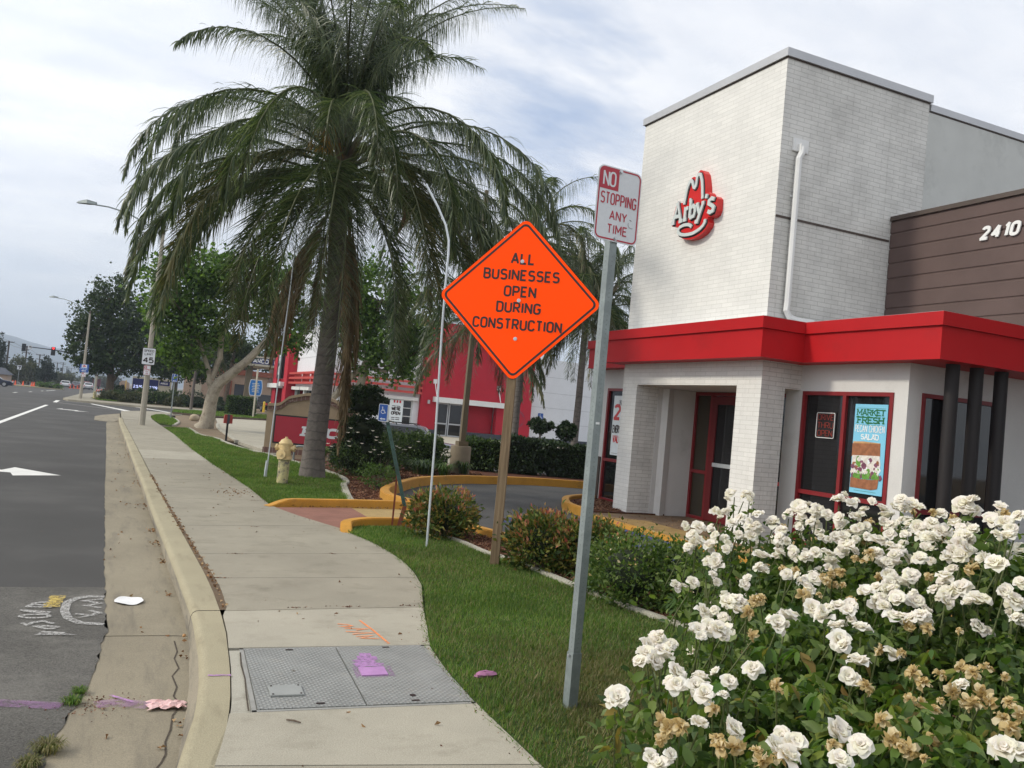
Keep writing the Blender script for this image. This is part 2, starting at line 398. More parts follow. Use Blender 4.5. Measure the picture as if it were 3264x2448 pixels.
BLOOMS = '''3.035,3.711,1.253,0 3.038,3.639,1.24,0 3.052,3.61,1.255,0 2.955,3.729,1.14,0 2.976,3.675,1.159,0 2.945,3.697,1.117,0 2.975,3.573,1.136,0 2.884,3.798,1.052,0 2.838,3.782,1.01,0 2.897,3.71,1.05,0 2.87,3.558,1.032,0 2.805,3.699,0.986,0 2.769,3.717,0.961,0 2.797,3.571,0.982,0 2.805,3.463,0.992,0 2.688,3.44,0.949,0 2.611,3.264,0.944,0 2.507,3.171,0.924,0 2.968,3.5,1.116,0 2.965,3.403,1.101,0 2.915,3.416,1.067,0 3.003,3.364,1.138,0 2.985,3.284,1.11,0 3.061,3.321,1.196,0 3.092,3.26,1.22,0 2.939,3.229,1.084,0 3.035,3.205,1.144,0 3.069,3.177,1.178,0 3.116,3.193,1.235,0 3.114,3.124,1.221,0 3.176,3.117,1.292,0 3.18,3.046,1.287,0 3,3.035,1.123,0 3.016,2.966,1.135,0 3.096,3.002,1.186,0 2.767,3.161,1.007,0 2.799,3.106,1.023,0 2.66,3.047,0.982,0 2.524,2.954,0.952,0 2.307,2.744,0.915,0 2.135,2.671,0.886,0 2.095,2.696,0.873,0 2.267,2.779,0.899,0 2.166,2.592,0.905,0 2.638,2.845,0.992,0 2.639,2.776,0.998,0 2.683,2.744,1.013,0 2.526,2.609,0.98,0 2.969,2.847,1.118,0 3.106,2.883,1.196,0 3.164,2.853,1.284,0 3.164,2.789,1.302,0 3.131,2.788,1.256,0 3.114,2.698,1.26,0 3.161,2.682,1.329,0 3.143,2.625,1.323,0 3.07,2.576,1.243,0 3.07,2.51,1.27,0 3.02,2.429,1.248,0 2.983,2.443,1.221,0 2.91,2.529,1.148,0 2.839,2.511,1.102,0 2.836,2.46,1.112,0 2.85,2.371,1.145,0 2.759,2.326,1.092,0 3.028,2.357,1.284,0 3.006,2.321,1.273,0 3.101,2.394,1.36,0 3.106,2.363,1.381,0 2.997,2.192,1.33,0 3.034,2.19,1.377,0 2.976,2.168,1.319,0 2.954,2.054,1.36,0 2.819,2.169,1.197,0 2.888,2.234,1.231,0 2.781,2.054,1.204,0 2.755,1.981,1.197,0 2.594,2.384,1.011,0 2.656,2.387,1.033,0 2.696,2.368,1.052,0 2.585,2.301,1.015,0 2.584,2.221,1.02,0 2.653,2.222,1.048,0 2.695,2.167,1.074,0 2.735,2.161,1.104,0 2.691,2.099,1.076,0 2.712,2.078,1.094,0 2.668,2.104,1.061,0 2.695,1.998,1.071,0 2.731,1.936,1.119,0 2.736,1.903,1.093,0 2.746,1.914,1.051,0 2.777,1.906,1.039,0 2.393,2.357,0.967,0 2.413,2.338,0.971,0 2.311,2.29,0.949,0 2.407,2.285,0.97,0 2.279,2.201,0.938,0 2.205,2.118,0.915,0 2.339,2.155,0.942,0 2.486,2.156,0.98,0 2.523,2.114,0.984,0 2.567,2.096,1.001,0 2.692,1.993,0.985,0 1.896,2.458,0.863,0 1.95,2.463,0.875,0 1.946,2.415,0.881,0 1.887,2.423,0.859,0 2.13,2.327,0.921,0 2.206,2.363,0.932,0 1.73,2.512,0.804,0 1.776,2.521,0.821,0 1.769,2.437,0.817,0 1.69,2.448,0.789,0 1.715,2.391,0.799,0 1.678,2.394,0.786,0 1.682,2.275,0.789,0 1.647,2.244,0.769,0 1.646,2.211,0.767,0 1.508,2.316,0.702,0 1.487,2.299,0.69,0 1.705,2.172,0.795,0 1.757,2.163,0.821,0 1.746,2.091,0.813,0 1.665,2.096,0.774,0 1.694,2.05,0.788,0 1.678,2.163,0.781,0 1.822,2.077,0.851,0 2.047,1.917,0.868,0 2.138,1.968,0.891,0 2.315,1.751,0.885,0 1.573,1.997,0.732,0 1.592,1.889,0.749,0 1.406,1.976,0.658,0 1.443,1.948,0.677,0 1.416,1.943,0.649,0 1.672,1.771,0.776,0 1.661,1.721,0.77,0 1.601,1.727,0.762,0 1.606,1.681,0.76,0 1.807,1.732,0.792,0 1.851,1.733,0.799,0 1.821,1.649,0.786,0 1.717,1.619,0.77,0 2.158,1.484,0.82,0 2.135,1.484,0.816,0 2.158,1.451,0.817,0 3.134,2.983,1.228,0 3.053,2.819,1.169,0 3.001,2.715,1.159,0 3.097,2.919,1.181,0 2.882,3.082,1.056,0 2.861,2.983,1.056,0 2.887,2.878,1.075,0 2.913,2.641,1.12,0 2.802,2.778,1.05,0 3.025,2.595,1.205,0 2.904,2.289,1.222,0 2.849,2.019,1.288,0 2.911,3.517,1.061,0 2.831,2.236,1.178,0 2.922,2.409,1.194,0 2.371,3.132,0.896,0 3.102,3.3,1.24,0 2.692,2.931,1.001,1 2.692,2.858,1.007,1 2.681,2.685,1.017,1 2.734,2.686,1.034,1 2.746,2.655,1.04,1 2.65,2.632,1.012,1 2.642,2.539,1.015,1 2.884,2.717,1.088,1 2.874,2.654,1.091,1 2.508,2.366,0.99,1 2.503,2.52,0.981,1 2.469,2.568,0.97,1 2.303,2.645,0.929,1 2.331,2.644,0.937,1 2.165,2.524,0.914,1 2.749,2.465,1.063,1 2.782,2.448,1.082,1 2.761,2.25,1.108,1 2.776,2.094,1.168,1 3.066,2.407,1.309,1 2.505,2.106,0.972,1 2.546,2.067,0.968,1 2.639,2.018,0.973,1 2.283,2.033,0.917,1 2.329,1.98,0.919,1 2.41,1.828,0.917,1 2.403,1.787,0.912,1 2.463,1.787,0.922,1 2.249,1.857,0.896,1 2.23,1.811,0.881,1 2.307,1.82,0.899,1 2.477,1.732,0.914,1 2.128,1.771,0.853,1 2.143,1.742,0.851,1 2.141,1.7,0.843,1 2.203,1.726,0.859,1 2.272,1.749,0.876,1 2.27,1.695,0.866,1 2.268,1.674,0.861,1 2.347,1.704,0.882,1 2.332,1.667,0.872,1 2.277,1.594,0.85,1 2.37,1.639,0.874,1 2.349,1.594,0.862,1 1.928,1.644,0.801,1 1.927,1.611,0.798,1 1.925,1.59,0.796,1 2.005,1.598,0.808,1 1.92,1.538,0.792,1 2.143,1.524,0.821,1 2.255,1.549,0.841,1 1.998,2.292,0.899,1 1.528,2.106,0.708,1 1.516,2.057,0.703,1 1.54,2.034,0.715,1 1.476,2.035,0.685,1 1.557,1.894,0.733,1 1.537,1.852,0.729,1 1.562,1.826,0.742,1 1.569,1.749,0.756,1 1.546,1.708,0.754,1 1.762,1.686,0.781,1 1.599,1.695,0.76,1 1.983,1.728,0.82,1 1.642,2.026,0.763,1 1.832,1.981,0.838,1 2.06,1.867,0.859,1 3.115,2.541,1.316,1 3.005,2.144,1.367,1'''
# ------------------------------------------------------------------ stroke lettering
def arc(cx, cy, rx, ry, a0, a1, n=12):
    out = []
    for i in range(n+1):
        a = rad(a0+(a1-a0)*i/n); c, s_ = math.cos(a), math.sin(a)
        q = 2/2.5
        out.append((cx+rx*math.copysign(abs(c)**q, c), cy+ry*math.copysign(abs(s_)**q, s_)))
    return out
O_ = arc(.28, .7, .28, .3, 0, 180)+arc(.28, .3, .28, .3, 180, 360)+[(.56, .7)]
GL = {
 'A': (.62, [[(0, 0), (.31, 1), (.62, 0)], [(.11, .32), (.51, .32)]]),
 'B': (.55, [[(0, 0), (0, 1), (.28, 1)]+arc(.28, .76, .23, .24, 90, -90)+[(0, .52)], [(.28, .52)]+arc(.28, .26, .27, .26, 90, -90)+[(0, 0)]]),
 'C': (.55, [arc(.28, .7, .27, .3, 10, 180)+arc(.28, .3, .28, .3, 180, 350)]),
 'D': (.55, [[(0, 0), (0, 1), (.22, 1)]+arc(.22, .68, .33, .32, 90, 0)+arc(.22, .32, .33, .32, 0, -90)+[(0, 0)]]),
 'E': (.48, [[(.48, 1), (0, 1), (0, 0), (.48, 0)], [(0, .52), (.4, .52)]]),
 'F': (.46, [[(.46, 1), (0, 1), (0, 0)], [(0, .52), (.4, .52)]]),
 'G': (.57, [arc(.28, .7, .27, .3, 15, 180)+arc(.28, .3, .28, .3, 180, 345)+[(.56, .46), (.32, .46)]]),
 'H': (.55, [[(0, 0), (0, 1)], [(.55, 0), (.55, 1)], [(0, .52), (.55, .52)]]),
 'I': (.04, [[(.02, 0), (.02, 1)]]),
 'J': (.45, [[(.45, 1), (.45, .28)]+arc(.23, .26, .22, .26, 0, -180)]),
 'K': (.55, [[(0, 0), (0, 1)], [(.55, 1), (0, .38)], [(.18, .58), (.55, 0)]]),
 'L': (.46, [[(0, 1), (0, 0), (.46, 0)]]),
 'M': (.68, [[(0, 0), (0, 1), (.34, .3), (.68, 1), (.68, 0)]]),
 'N': (.57, [[(0, 0), (0, 1), (.57, 0), (.57, 1)]]),
 'O': (.56, [O_]), 'Q': (.56, [O_, [(.35, .25), (.6, -.02)]]),
 'P': (.53, [[(0, 0), (0, 1), (.27, 1)]+arc(.27, .73, .26, .27, 90, -90)+[(0, .46)]]),
 'R': (.55, [[(0, 0), (0, 1), (.27, 1)]+arc(.27, .74, .26, .26, 90, -90)+[(0, .48)], [(.26, .48), (.55, 0)]]),
 'S': (.54, [arc(.27, .76, .25, .24, 25, 265)+arc(.27, .265, .27, .265, 88, -155)]),
 'T': (.52, [[(0, 1), (.52, 1)], [(.26, 1), (.26, 0)]]),
 'U': (.55, [[(0, 1), (0, .3)]+arc(.275, .3, .275, .3, 180, 360)+[(.55, 1)]]),
 'V': (.6, [[(0, 1), (.3, 0), (.6, 1)]]),
 'W': (.82, [[(0, 1), (.2, 0), (.41, .8), (.62, 0), (.82, 1)]]),
 'X': (.56, [[(0, 0), (.56, 1)], [(0, 1), (.56, 0)]]),
 'Y': (.58, [[(0, 1), (.29, .46), (.58, 1)], [(.29, .46), (.29, 0)]]),
 'Z': (.5, [[(0, 1), (.5, 1), (0, 0), (.5, 0)]]),
 '0': (.54, [O_]), '1': (.2, [[(0, .8), (.16, 1), (.16, 0)]]),
 '2': (.52, [arc(.26, .74, .25, .26, 165, -20)+[(0, .02), (.52, .02)]]),
 '3': (.5, [arc(.25, .75, .24, .25, 150, -80)+[(.18, .53)], [(.2, .53)]+arc(.25, .27, .25, .27, 85, -155)]),
 '4': (.58, [[(.42, 0), (.42, .99)], [(.40, .99), (0.02, .3), (.58, .3)]]),
 '5': (.52, [[(.47, 1), (.08, 1), (.04, .55)]+arc(.26, .32, .26, .32, 120, -150)]),
 '7': (.5, [[(0, 1), (.5, 1), (.18, 0)]]), '6': (.52, [arc(.26, .3, .26, .3, 0, 360, 14), [(0, .3), (.1, .7), (.4, 1)]]),
 '8': (.52, [arc(.26, .76, .22, .24, 0, 360, 14), arc(.26, .27, .26, .27, 0, 360, 14)]),
 '9': (.52, [arc(.26, .7, .26, .3, 0, 360, 14), [(.52, .7), (.5, .3), (.3, 0), (.1, .02)]]),
 "'": (.06, [[(.03, 1), (.03, .78)]]), '.': (.05, [[(.02, 0), (.02, .09)]]), '-': (.3, [[(0, .5), (.3, .5)]]),
 ' ': (.3, []),
 'r': (.46, [[(.1, 0), (.1, .66)], [(.1, .42)]+arc(.32, .42, .2, .24, 170, 50)]),
 'b': (.58, [[(.08, 0), (.08, 1)], arc(.33, .33, .25, .33, 0, 360, 16)]),
 'y': (.58, [[(.06, .66), (.3, .02)], [(.56, .66), (.24, -.26), (.02, -.3)]]),
 's': (.46, [arc(.23, .5, .2, .16, 30, 265, 7)+arc(.23, .165, .22, .165, 88, -155, 7)]),
}
def ribbon(mb, pts, w, P, h, mi, depth=0, mside=None):
    """pts 2-D polyline, w stroke width; P maps (x,y,h)->3-D; flat strip at height h, or slab of given depth"""
    q = [pts[0]]
    for p in pts[1:]:
        if abs(p[0]-q[-1][0])+abs(p[1]-q[-1][1]) > 1e-5: q.append(p)
    pts = q; n = len(pts); closed = n > 3 and abs(pts[0][0]-pts[-1][0])+abs(pts[0][1]-pts[-1][1]) < 1e-4
    if n < 2: return
    L, R_ = [], []
    for i in range(n):
        a = pts[i-1] if i > 0 else (pts[-2] if closed else None)
        b = pts[i+1] if i < n-1 else (pts[1] if closed else None)
        d1 = d2 = None
        if a is not None: d1 = Vector((pts[i][0]-a[0], pts[i][1]-a[1])).normalized()
        if b is not None: d2 = Vector((b[0]-pts[i][0], b[1]-pts[i][1])).normalized()
        d1 = d1 or d2; d2 = d2 or d1
        t = (d1+d2)
        if t.length < 1e-4: t = d2
        t.normalize(); nx = Vector((-t.y, t.x)); k = nx.dot(Vector((-d2.y, d2.x)))
        k = min(1/max(k, .2), 1.9); hw = w/2*k
        L.append((pts[i][0]+nx.x*hw, pts[i][1]+nx.y*hw)); R_.append((pts[i][0]-nx.x*hw, pts[i][1]-nx.y*hw))
    o = len(mb.v)
    for a, b in zip(L, R_): mb.v.append(tuple(P(a[0], a[1], h))); mb.v.append(tuple(P(b[0], b[1], h)))
    for i in range(n-1): mb.f.append((o+2*i, o+2*i+1, o+2*i+3, o+2*i+2)); mb.m.append(mi)
    if depth:
        o2 = len(mb.v); ms = mi if mside is None else mside
        for a, b in zip(L, R_): mb.v.append(tuple(P(a[0], a[1], h-depth))); mb.v.append(tuple(P(b[0], b[1], h-depth)))
        for i in range(n-1):
            for s_ in (0, 1):
                mb.f.append((o+2*i+s_, o+2*i+2+s_, o2+2*i+2+s_, o2+2*i+s_)); mb.m.append(ms)
        for i in (0, n-1): mb.f.append((o+2*i, o+2*i+1, o2+2*i+1, o2+2*i)); mb.m.append(ms)
def textw(s, gap=.17): return sum(GL[c][0] for c in s)+gap*(len(s)-1)
def split_strokes(strokes, w, sx, hh):
    """break a glyph's lines at sharp corners so that every leg keeps its full width"""
    out = []
    for pl in strokes:
        cl = len(pl) > 3 and math.hypot(pl[0][0]-pl[-1][0], pl[0][1]-pl[-1][1]) < 1e-3; cur = [pl[0]]
        for i in range(1, len(pl)):
            cur.append(pl[i])
            if i < len(pl)-1:
                a = Vector(((pl[i][0]-pl[i-1][0])*sx, (pl[i][1]-pl[i-1][1])*hh)); b = Vector(((pl[i+1][0]-pl[i][0])*sx, (pl[i+1][1]-pl[i][1])*hh))
                if a.length < 1e-6 or b.length < 1e-6: continue
                t = a.angle(b)
                if t > rad(50):
                    e = .5*w*abs(math.sin(t)) if t > rad(91) else .5*w; a.normalize(); b.normalize()
                    cur[-1] = (pl[i][0]+a.x*e/sx, pl[i][1]+a.y*e/hh); out.append(cur); cur = [(pl[i][0]-b.x*e/sx, pl[i][1]-b.y*e/hh)]
        out.append(cur)
    return out
def text(mb, s, P, x, y, h, sx=1., st=.13, mi=0, align='c', gap=.17, lift=.0, serif=False, depth=0, mside=None, fit=None):
    """line of lettering, baseline y, height h, width factor sx, stroke st (of height)"""
    W = textw(s, gap)*h*sx
    if fit: sx *= fit/W; W = fit
    cx = x-W/2 if align == 'c' else (x if align == 'l' else x-W)
    k = 0
    for ch in s:
        gw, strokes = GL[ch]
        hh = 1-st
        for pl in split_strokes(strokes, st*(.75+.25*min(1, sx*1.15)), sx, hh):
            pp = [(cx+px*h*sx, y+(st/2+py*hh)*h) for px, py in pl]
            ribbon(mb, pp, st*h*(.75+.25*min(1, sx*1.15)), P, lift+k*.00012, mi, depth, mside); k += 1
            if serif:
                cl = abs(pl[0][0]-pl[-1][0])+abs(pl[0][1]-pl[-1][1]) < 1e-3
                for e in ([] if cl else [pl[0], pl[-1]]):
                    if (e[1] < .03 or e[1] > .97 or abs(e[1]-.66) < .01) and ch not in 'CSGs23.':
                        ex = cx+e[0]*h*sx; ey = y+(st/2+e[1]*hh)*h
                        ribbon(mb, [(ex-st*1.05*h, ey), (ex+st*1.05*h, ey)], st*h*.75, P, lift+k*.00012, mi, depth, mside); k += 1
        cx += (gw+gap)*h*sx
def rrect(w, h, r, n=5, cx=0, cy=0):
    out = []
    for sx, sy, a0 in ((1, 1, 0), (-1, 1, 90), (-1, -1, 180), (1, -1, 270)):
        for i in range(n+1):
            a = rad(a0+90*i/n); out.append((cx+sx*(w/2-r)+r*math.cos(a), cy+sy*(h/2-r)+r*math.sin(a)))
    return out
def ring(mb, outer, inner, P, h, mi):
    n = len(outer); o = len(mb.v)
    for p in outer: mb.v.append(tuple(P(p[0], p[1], h)))
    for p in inner: mb.v.append(tuple(P(p[0], p[1], h)))
    for i in range(n):
        j = (i+1) % n; mb.f.append((o+i, o+j, o+n+j, o+n+i)); mb.m.append(mi)
def face(mb, pts, P, h, mi): mb.poly([P(x, y, h) for x, y in pts], mi)
def frame(c, u, v=(0, 0, 1)):
    """sign frame: P(x,y,h): x along u, y along v, h out of the face (u x v)"""
    c = Vector(c); u = Vector(u).normalized(); v = Vector(v); v = (v-u*v.dot(u)).normalized(); n = u.cross(v)
    return lambda x, y, h=0: c+u*x+v*y+n*h
def az(deg): return (math.sin(rad(deg)), math.cos(rad(deg)), 0)
def panel(P, pts, t, name, face_m, back_m, parent):
    mb = MB(); nv = P(0, 0, -t)-P(0, 0, 0)
    mb.prism([P(x, y, 0) for x, y in pts], nv, 1)
    mb.m[0] = 0; mb.m[1] = 1
    return mb.build(name, [face_m, back_m], parent)
def wheelchair(mb, P, cx, cy, s, mi, lift):
    face(mb, [(cx-.12*s+.075*s*math.cos(a*PI/6), cy+.42*s+.075*s*math.sin(a*PI/6)) for a in range(12)], P, lift, mi)
    ribbon(mb, [(cx-.12*s, cy+.33*s), (cx-.09*s, cy-.02*s), (cx+.16*s, cy-.02*s), (cx+.27*s, cy-.33*s), (cx+.38*s, cy-.29*s)], .075*s, P, lift+.0003, mi)
    ribbon(mb, [(cx-.1*s, cy+.16*s), (cx+.13*s, cy+.16*s)], .06*s, P, lift+.0006, mi)
    ribbon(mb, arcc(cx-.02*s, cy-.16*s, .26*s, 120, 335), .065*s, P, lift+.0009, mi)
def arcc(cx, cy, r, a0, a1, n=14, ry=None):
    return [(cx+r*math.cos(rad(a0+(a1-a0)*i/n)), cy+(ry or r)*math.sin(rad(a0+(a1-a0)*i/n))) for i in range(n+1)]

# ------------------------------------------------------------------ terrain
def zt(y): return -.004*max(0., min(y, 700)-15)
def gpoly(name, pts, z, m, thick=0, xs=None, noslope=False, parent=None):
    bm = bmesh.new(); vs = [bm.verts.new((x, y, 0)) for x, y in pts]; bm.faces.new(vs)
    bmesh.ops.triangulate(bm, faces=bm.faces[:])
    for yy in (15, 700):
        if min(p[1] for p in pts) < yy < max(p[1] for p in pts):
            bmesh.ops.bisect_plane(bm, geom=bm.verts[:]+bm.edges[:]+bm.faces[:], plane_co=(0, yy, 0), plane_no=(0, 1, 0))
    bmesh.ops.recalc_face_normals(bm, faces=bm.faces[:])
    if thick:
        r = bmesh.ops.extrude_face_region(bm, geom=bm.faces[:])
        for v in [e for e in r['geom'] if isinstance(e, bmesh.types.BMVert)]: v.co.z += thick
        bmesh.ops.recalc_face_normals(bm, faces=bm.faces[:])
        for v in bm.verts: v.co.z -= thick
    for v in bm.verts: v.co.z += z+(0 if noslope else zt(v.co.y))
    if not thick:
        for f in bm.faces:
            f.normal_update()
            if f.normal.z < 0: f.normal_flip()
    me = bpy.data.meshes.new(name); bm.to_mesh(me); bm.free(); me.materials.append(m)
    o = bpy.data.objects.new(name, me); COL.objects.link(o); o['kind'] = 'structure'
    return o
def interp(tab, y):
    ys = [t[0] for t in tab]; return float(np.interp(y, ys, [t[1] for t in tab]))
def inpoly(px, py, poly):
    px = np.asarray(px); py = np.asarray(py); c = np.zeros(px.shape, bool); n = len(poly); j = n-1
    for i in range(n):
        xi, yi = poly[i]; xj, yj = poly[j]
        if yi != yj:
            c ^= ((yi > py) != (yj > py)) & (px < (xj-xi)*(py-yi)/(yj-yi)+xi)
        j = i
    return c

# ------------------------------------------------------------------ foliage
def randdir(n, up=0.):
    v = RNG.normal(size=(n, 3)); v[:, 2] += up; return v/np.linalg.norm(v, axis=1)[:, None]
def perp(d):
    r = RNG.normal(size=d.shape); r -= d*(r*d).sum(1)[:, None]; return r/np.linalg.norm(r, axis=1)[:, None]
def leaves(pos, size, aspect=.55, fold=.15, dirs=None, droop=0., jit=.35):
    """diamond leaves: (n,4,3) quads starting at pos"""
    n = len(pos); d = randdir(n) if dirs is None else dirs
    if droop: d = d+np.array([0, 0, -droop]); d /= np.linalg.norm(d, axis=1)[:, None]
    s = np.broadcast_to(np.asarray(size, float), (n,))*(1+RNG.uniform(-jit, jit, n)); s = s[:, None]
    w = perp(d); nn = np.cross(d, w)
    a = pos; b = pos+d*s*.5+w*s*aspect*.5+nn*s*fold; c = pos+d*s; e = pos+d*s*.5-w*s*aspect*.5+nn*s*fold
    return np.stack([a, b, c, e], 1)
def ell_points(c, r, n, clumps=0, shell=.55, csize=.16, flat=1.):
    """points in the outer shell of an ellipsoid, gathered in clumps"""
    c = np.array(c); r = np.array(r)
    if clumps:
        d = randdir(clumps); rr = RNG.uniform(shell, 1.0, clumps)**.6
        cc = d*rr[:, None]; k = RNG.integers(0, clumps, n)
        p = cc[k]+RNG.normal(size=(n, 3))*csize*RNG.uniform(.6, 1.3, clumps)[k][:, None]
    else:
        p = randdir(n)*(RNG.uniform(shell**3, 1, n)**(1/3))[:, None]
    return c+p*r
def outdirs(p, c, up=.3, rnd=.8):
    d = p-np.array(c); d /= np.linalg.norm(d, axis=1)[:, None]+1e-9
    d = d+RNG.normal(size=p.shape)*rnd; d[:, 2] += up
    return d/np.linalg.norm(d, axis=1)[:, None]
def limb(mb, pts, r0, r1, n=8, mi=0, wob=.0):
    k = len(pts); mb.tube(pts, [r0+(r1-r0)*i/(k-1) for i in range(k)], n, mi)
def curve(p0, p1, bend, n=6):
    p0, p1, b = Vector(p0), Vector(p1), Vector(bend)
    return [p0.lerp(p1, t)+b*(4*t*(1-t)) for t in [i/(n-1) for i in range(n)]]
def bush(name, label, cat, loc, blobs, nleaf, lsize, m, group=None, aspect=.55, core=True, clumps=60, csize=.13, up=.3, extra=None, mcore=None):
    t = thing(name, label, cat, loc, 0, group)
    P_ = [];
    tot = sum(b[3]*b[4]*b[5] for b in blobs)**1.0
    for (x, y, z, rx, ry, rz) in blobs:
        k = int(nleaf*(rx*ry*rz)/tot); p = ell_points((x, y, z), (rx, ry, rz), k, clumps, .6, csize)
        p[:, 2] = np.maximum(p[:, 2], .02+loc[2])
        P_.append(leaves(p, lsize, aspect, .12, outdirs(p, (x, y, z), up)))
    fast('foliage', np.concatenate(P_), 4, m, t)
    mb = MB()
    if core:
        for i, (x, y, z, rx, ry, rz) in enumerate(blobs): mb.blob((x, y, z), (rx*.6, ry*.6, rz*.6), 12, 0, .08, i)  # dark filler blobs, kept in one mesh with the stems
    x, y, z = blobs[0][:3]
    for i in range(5):
        a = i*1.26; mb.tube([(loc[0]+.03*math.cos(a), loc[1]+.03*math.sin(a), loc[2]), (x+.3*blobs[0][3]*math.cos(a), y+.3*blobs[0][4]*math.sin(a), z)], [.018, .008], 5, 1)
    mb.build('stems', [mcore or M['core'], M['bark2']], t, True)
    return t
def hedgebox(name, label, loc, x0, x1, y0, y1, z0, z1, n, ls, m, group=None, rough=.06, ang=0):
    t = thing(name, label, 'hedge', (loc[0], loc[1], z0), 0, group)
    A = [(x1-x0)*(z1-z0), (x1-x0)*(z1-z0), (y1-y0)*(z1-z0), (y1-y0)*(z1-z0), (x1-x0)*(y1-y0)*1.2]
    f = RNG.choice(5, n, p=np.array(A)/sum(A)); u = RNG.uniform(0, 1, n); v = RNG.uniform(0, 1, n)
    x = np.where(f == 2, x0, np.where(f == 3, x1, x0+u*(x1-x0))); y = np.where(f == 0, y0, np.where(f == 1, y1, y0+np.where(f == 4, v, u)*(y1-y0)))
    z = np.where(f == 4, z1, z0+v*(z1-z0)); p = np.stack([x, y, z], 1)
    c = np.array([(x0+x1)/2, (y0+y1)/2, (z0+z1)/2])
    wob = np.sin(x*5.1+z*3)*np.cos(y*4.3+z*6)*rough
    d = (p-c)/np.array([(x1-x0), (y1-y0), (z1-z0)]); d /= np.abs(d).max(1)[:, None]
    p = p+d*(wob+RNG.normal(size=n)*rough*.5-rough)[:, None]
    fast('foliage', leaves(p, ls, .6, .12, outdirs(p, c, .3, .9)), 4, m, t)
    k = rough*1.6+.02
    MB().box(x0+k, x1-k, y0+k, y1-k, z0-.02, z1-k).build('stems', M['core'], t)  # solid dark filler box behind the leaves, no real stems
    if ang: t.rotation_euler = (0, 0, ang)
    return t
# ------------------------------------------------------------------ camera, light, sky
f_px, W_px = 1860., 2212.
pitch, roll, yaw, EYE = rad(2.2), rad(5.3), rad(24.25), 1.55
fw = Vector((math.sin(yaw)*math.cos(pitch), math.cos(yaw)*math.cos(pitch), math.sin(pitch)))
r0 = Vector((math.cos(yaw), -math.sin(yaw), 0)); u0 = r0.cross(fw)
R_ = r0*math.cos(roll)+u0*math.sin(roll); U_ = u0*math.cos(roll)-r0*math.sin(roll)
cam = bpy.data.objects.new('camera', bpy.data.cameras.new('camera')); COL.objects.link(cam); sc.camera = cam
mw = Matrix((R_, U_, -fw)).transposed().to_4x4(); mw.translation = (0, 0, EYE); cam.matrix_world = mw
cam.data.sensor_width = 36; cam.data.lens = 36*f_px/W_px; cam.data.clip_end = 9000; cam.data.clip_start = .05
sc.view_settings.view_transform = 'Standard'; sc.view_settings.look = 'None'
sc.view_settings.exposure = EXPO; sc.view_settings.gamma = 1

sd = Vector((1, -.22, -.74)).normalized()
sun = bpy.data.objects.new('sun', bpy.data.lights.new('sun', 'SUN')); COL.objects.link(sun)
sun.data.energy = SUNE; sun.data.angle = rad(6); sun.data.color = (1, .93, .80)
sun.rotation_euler = sd.to_track_quat('-Z', 'Y').to_euler()
w = bpy.data.worlds.new('World'); sc.world = w; w.use_nodes = True
nt = w.node_tree; nt.nodes.clear()
out = node(nt, 'ShaderNodeOutputWorld'); bg = node(nt, 'ShaderNodeBackground'); nt.links.new(bg.outputs[0], out.inputs[0])
sky = node(nt, 'ShaderNodeTexSky', sky_type='NISHITA'); sky.sun_disc = False
sky.sun_elevation = math.asin(-sd.z); sky.sun_rotation = math.atan2(-sd.x, -sd.y); sky.dust_density = 2
skyd = mix(nt, 1., sky.outputs[0], (.10,)*3, 'MULTIPLY')
tc = node(nt, 'ShaderNodeTexCoord').outputs['Generated']
sp = node(nt, 'ShaderNodeSeparateXYZ'); nt.links.new(tc, sp.inputs[0])
ad = node(nt, 'ShaderNodeMath', operation='ADD'); nt.links.new(sp.outputs[2], ad.inputs[0]); ad.inputs[1].default_value = .22
cb = node(nt, 'ShaderNodeCombineXYZ')
for i in (0, 1):
    dv = node(nt, 'ShaderNodeMath', operation='DIVIDE'); nt.links.new(sp.outputs[i], dv.inputs[0]); nt.links.new(ad.outputs[0], dv.inputs[1])
    nt.links.new(dv.outputs[0], cb.inputs[i])
mp = node(nt, 'ShaderNodeMapping'); mp.inputs['Rotation'].default_value = (0, 0, rad(-35)); mp.inputs['Scale'].default_value = (.75, 1.5, 1)
mp.inputs['Location'].default_value = (.6, .35, 0)
nt.links.new(cb.outputs[0], mp.inputs[0])
n1 = noise(nt, mp.outputs[0], 1.5, 8, .58); n2 = noise(nt, mp.outputs[0], 4.2, 7, .6)
cl = ramp(nt, n1, [(.33, (.62, .68, .77)), (.5, (.78, .80, .85)), (.64, (.92, .93, .95))])
cl = mix(nt, .45, cl, ramp(nt, n2, [(.36, (.68, .72, .80)), (.6, (.93, .935, .955))]))
# low haze band near the horizon
hz = node(nt, 'ShaderNodeMapRange'); nt.links.new(sp.outputs[2], hz.inputs[0])
hz.inputs[1].default_value = .0; hz.inputs[2].default_value = .22; hz.inputs[3].default_value = .75; hz.inputs[4].default_value = 0
cl = mix(nt, hz.outputs[0], cl, (.60, .66, .735))
# opening in the cloud (a patch of blue)
pd = (R_*(1185-1106)/f_px-U_*(272-829.5)/f_px+fw).normalized()
dist = node(nt, 'ShaderNodeVectorMath', operation='DISTANCE'); nt.links.new(tc, dist.inputs[0]); dist.inputs[1].default_value = pd
ma = node(nt, 'ShaderNodeMath', operation='MULTIPLY_ADD'); nt.links.new(n2, ma.inputs[0]); ma.inputs[1].default_value = .30
nt.links.new(dist.outputs['Value'], ma.inputs[2])
bl = ramp(nt, ma.outputs[0], [(.15, (.85,)*3), (.28, (.0,)*3)])
cl = mix(nt, bl, cl, (.30, .41, .62))
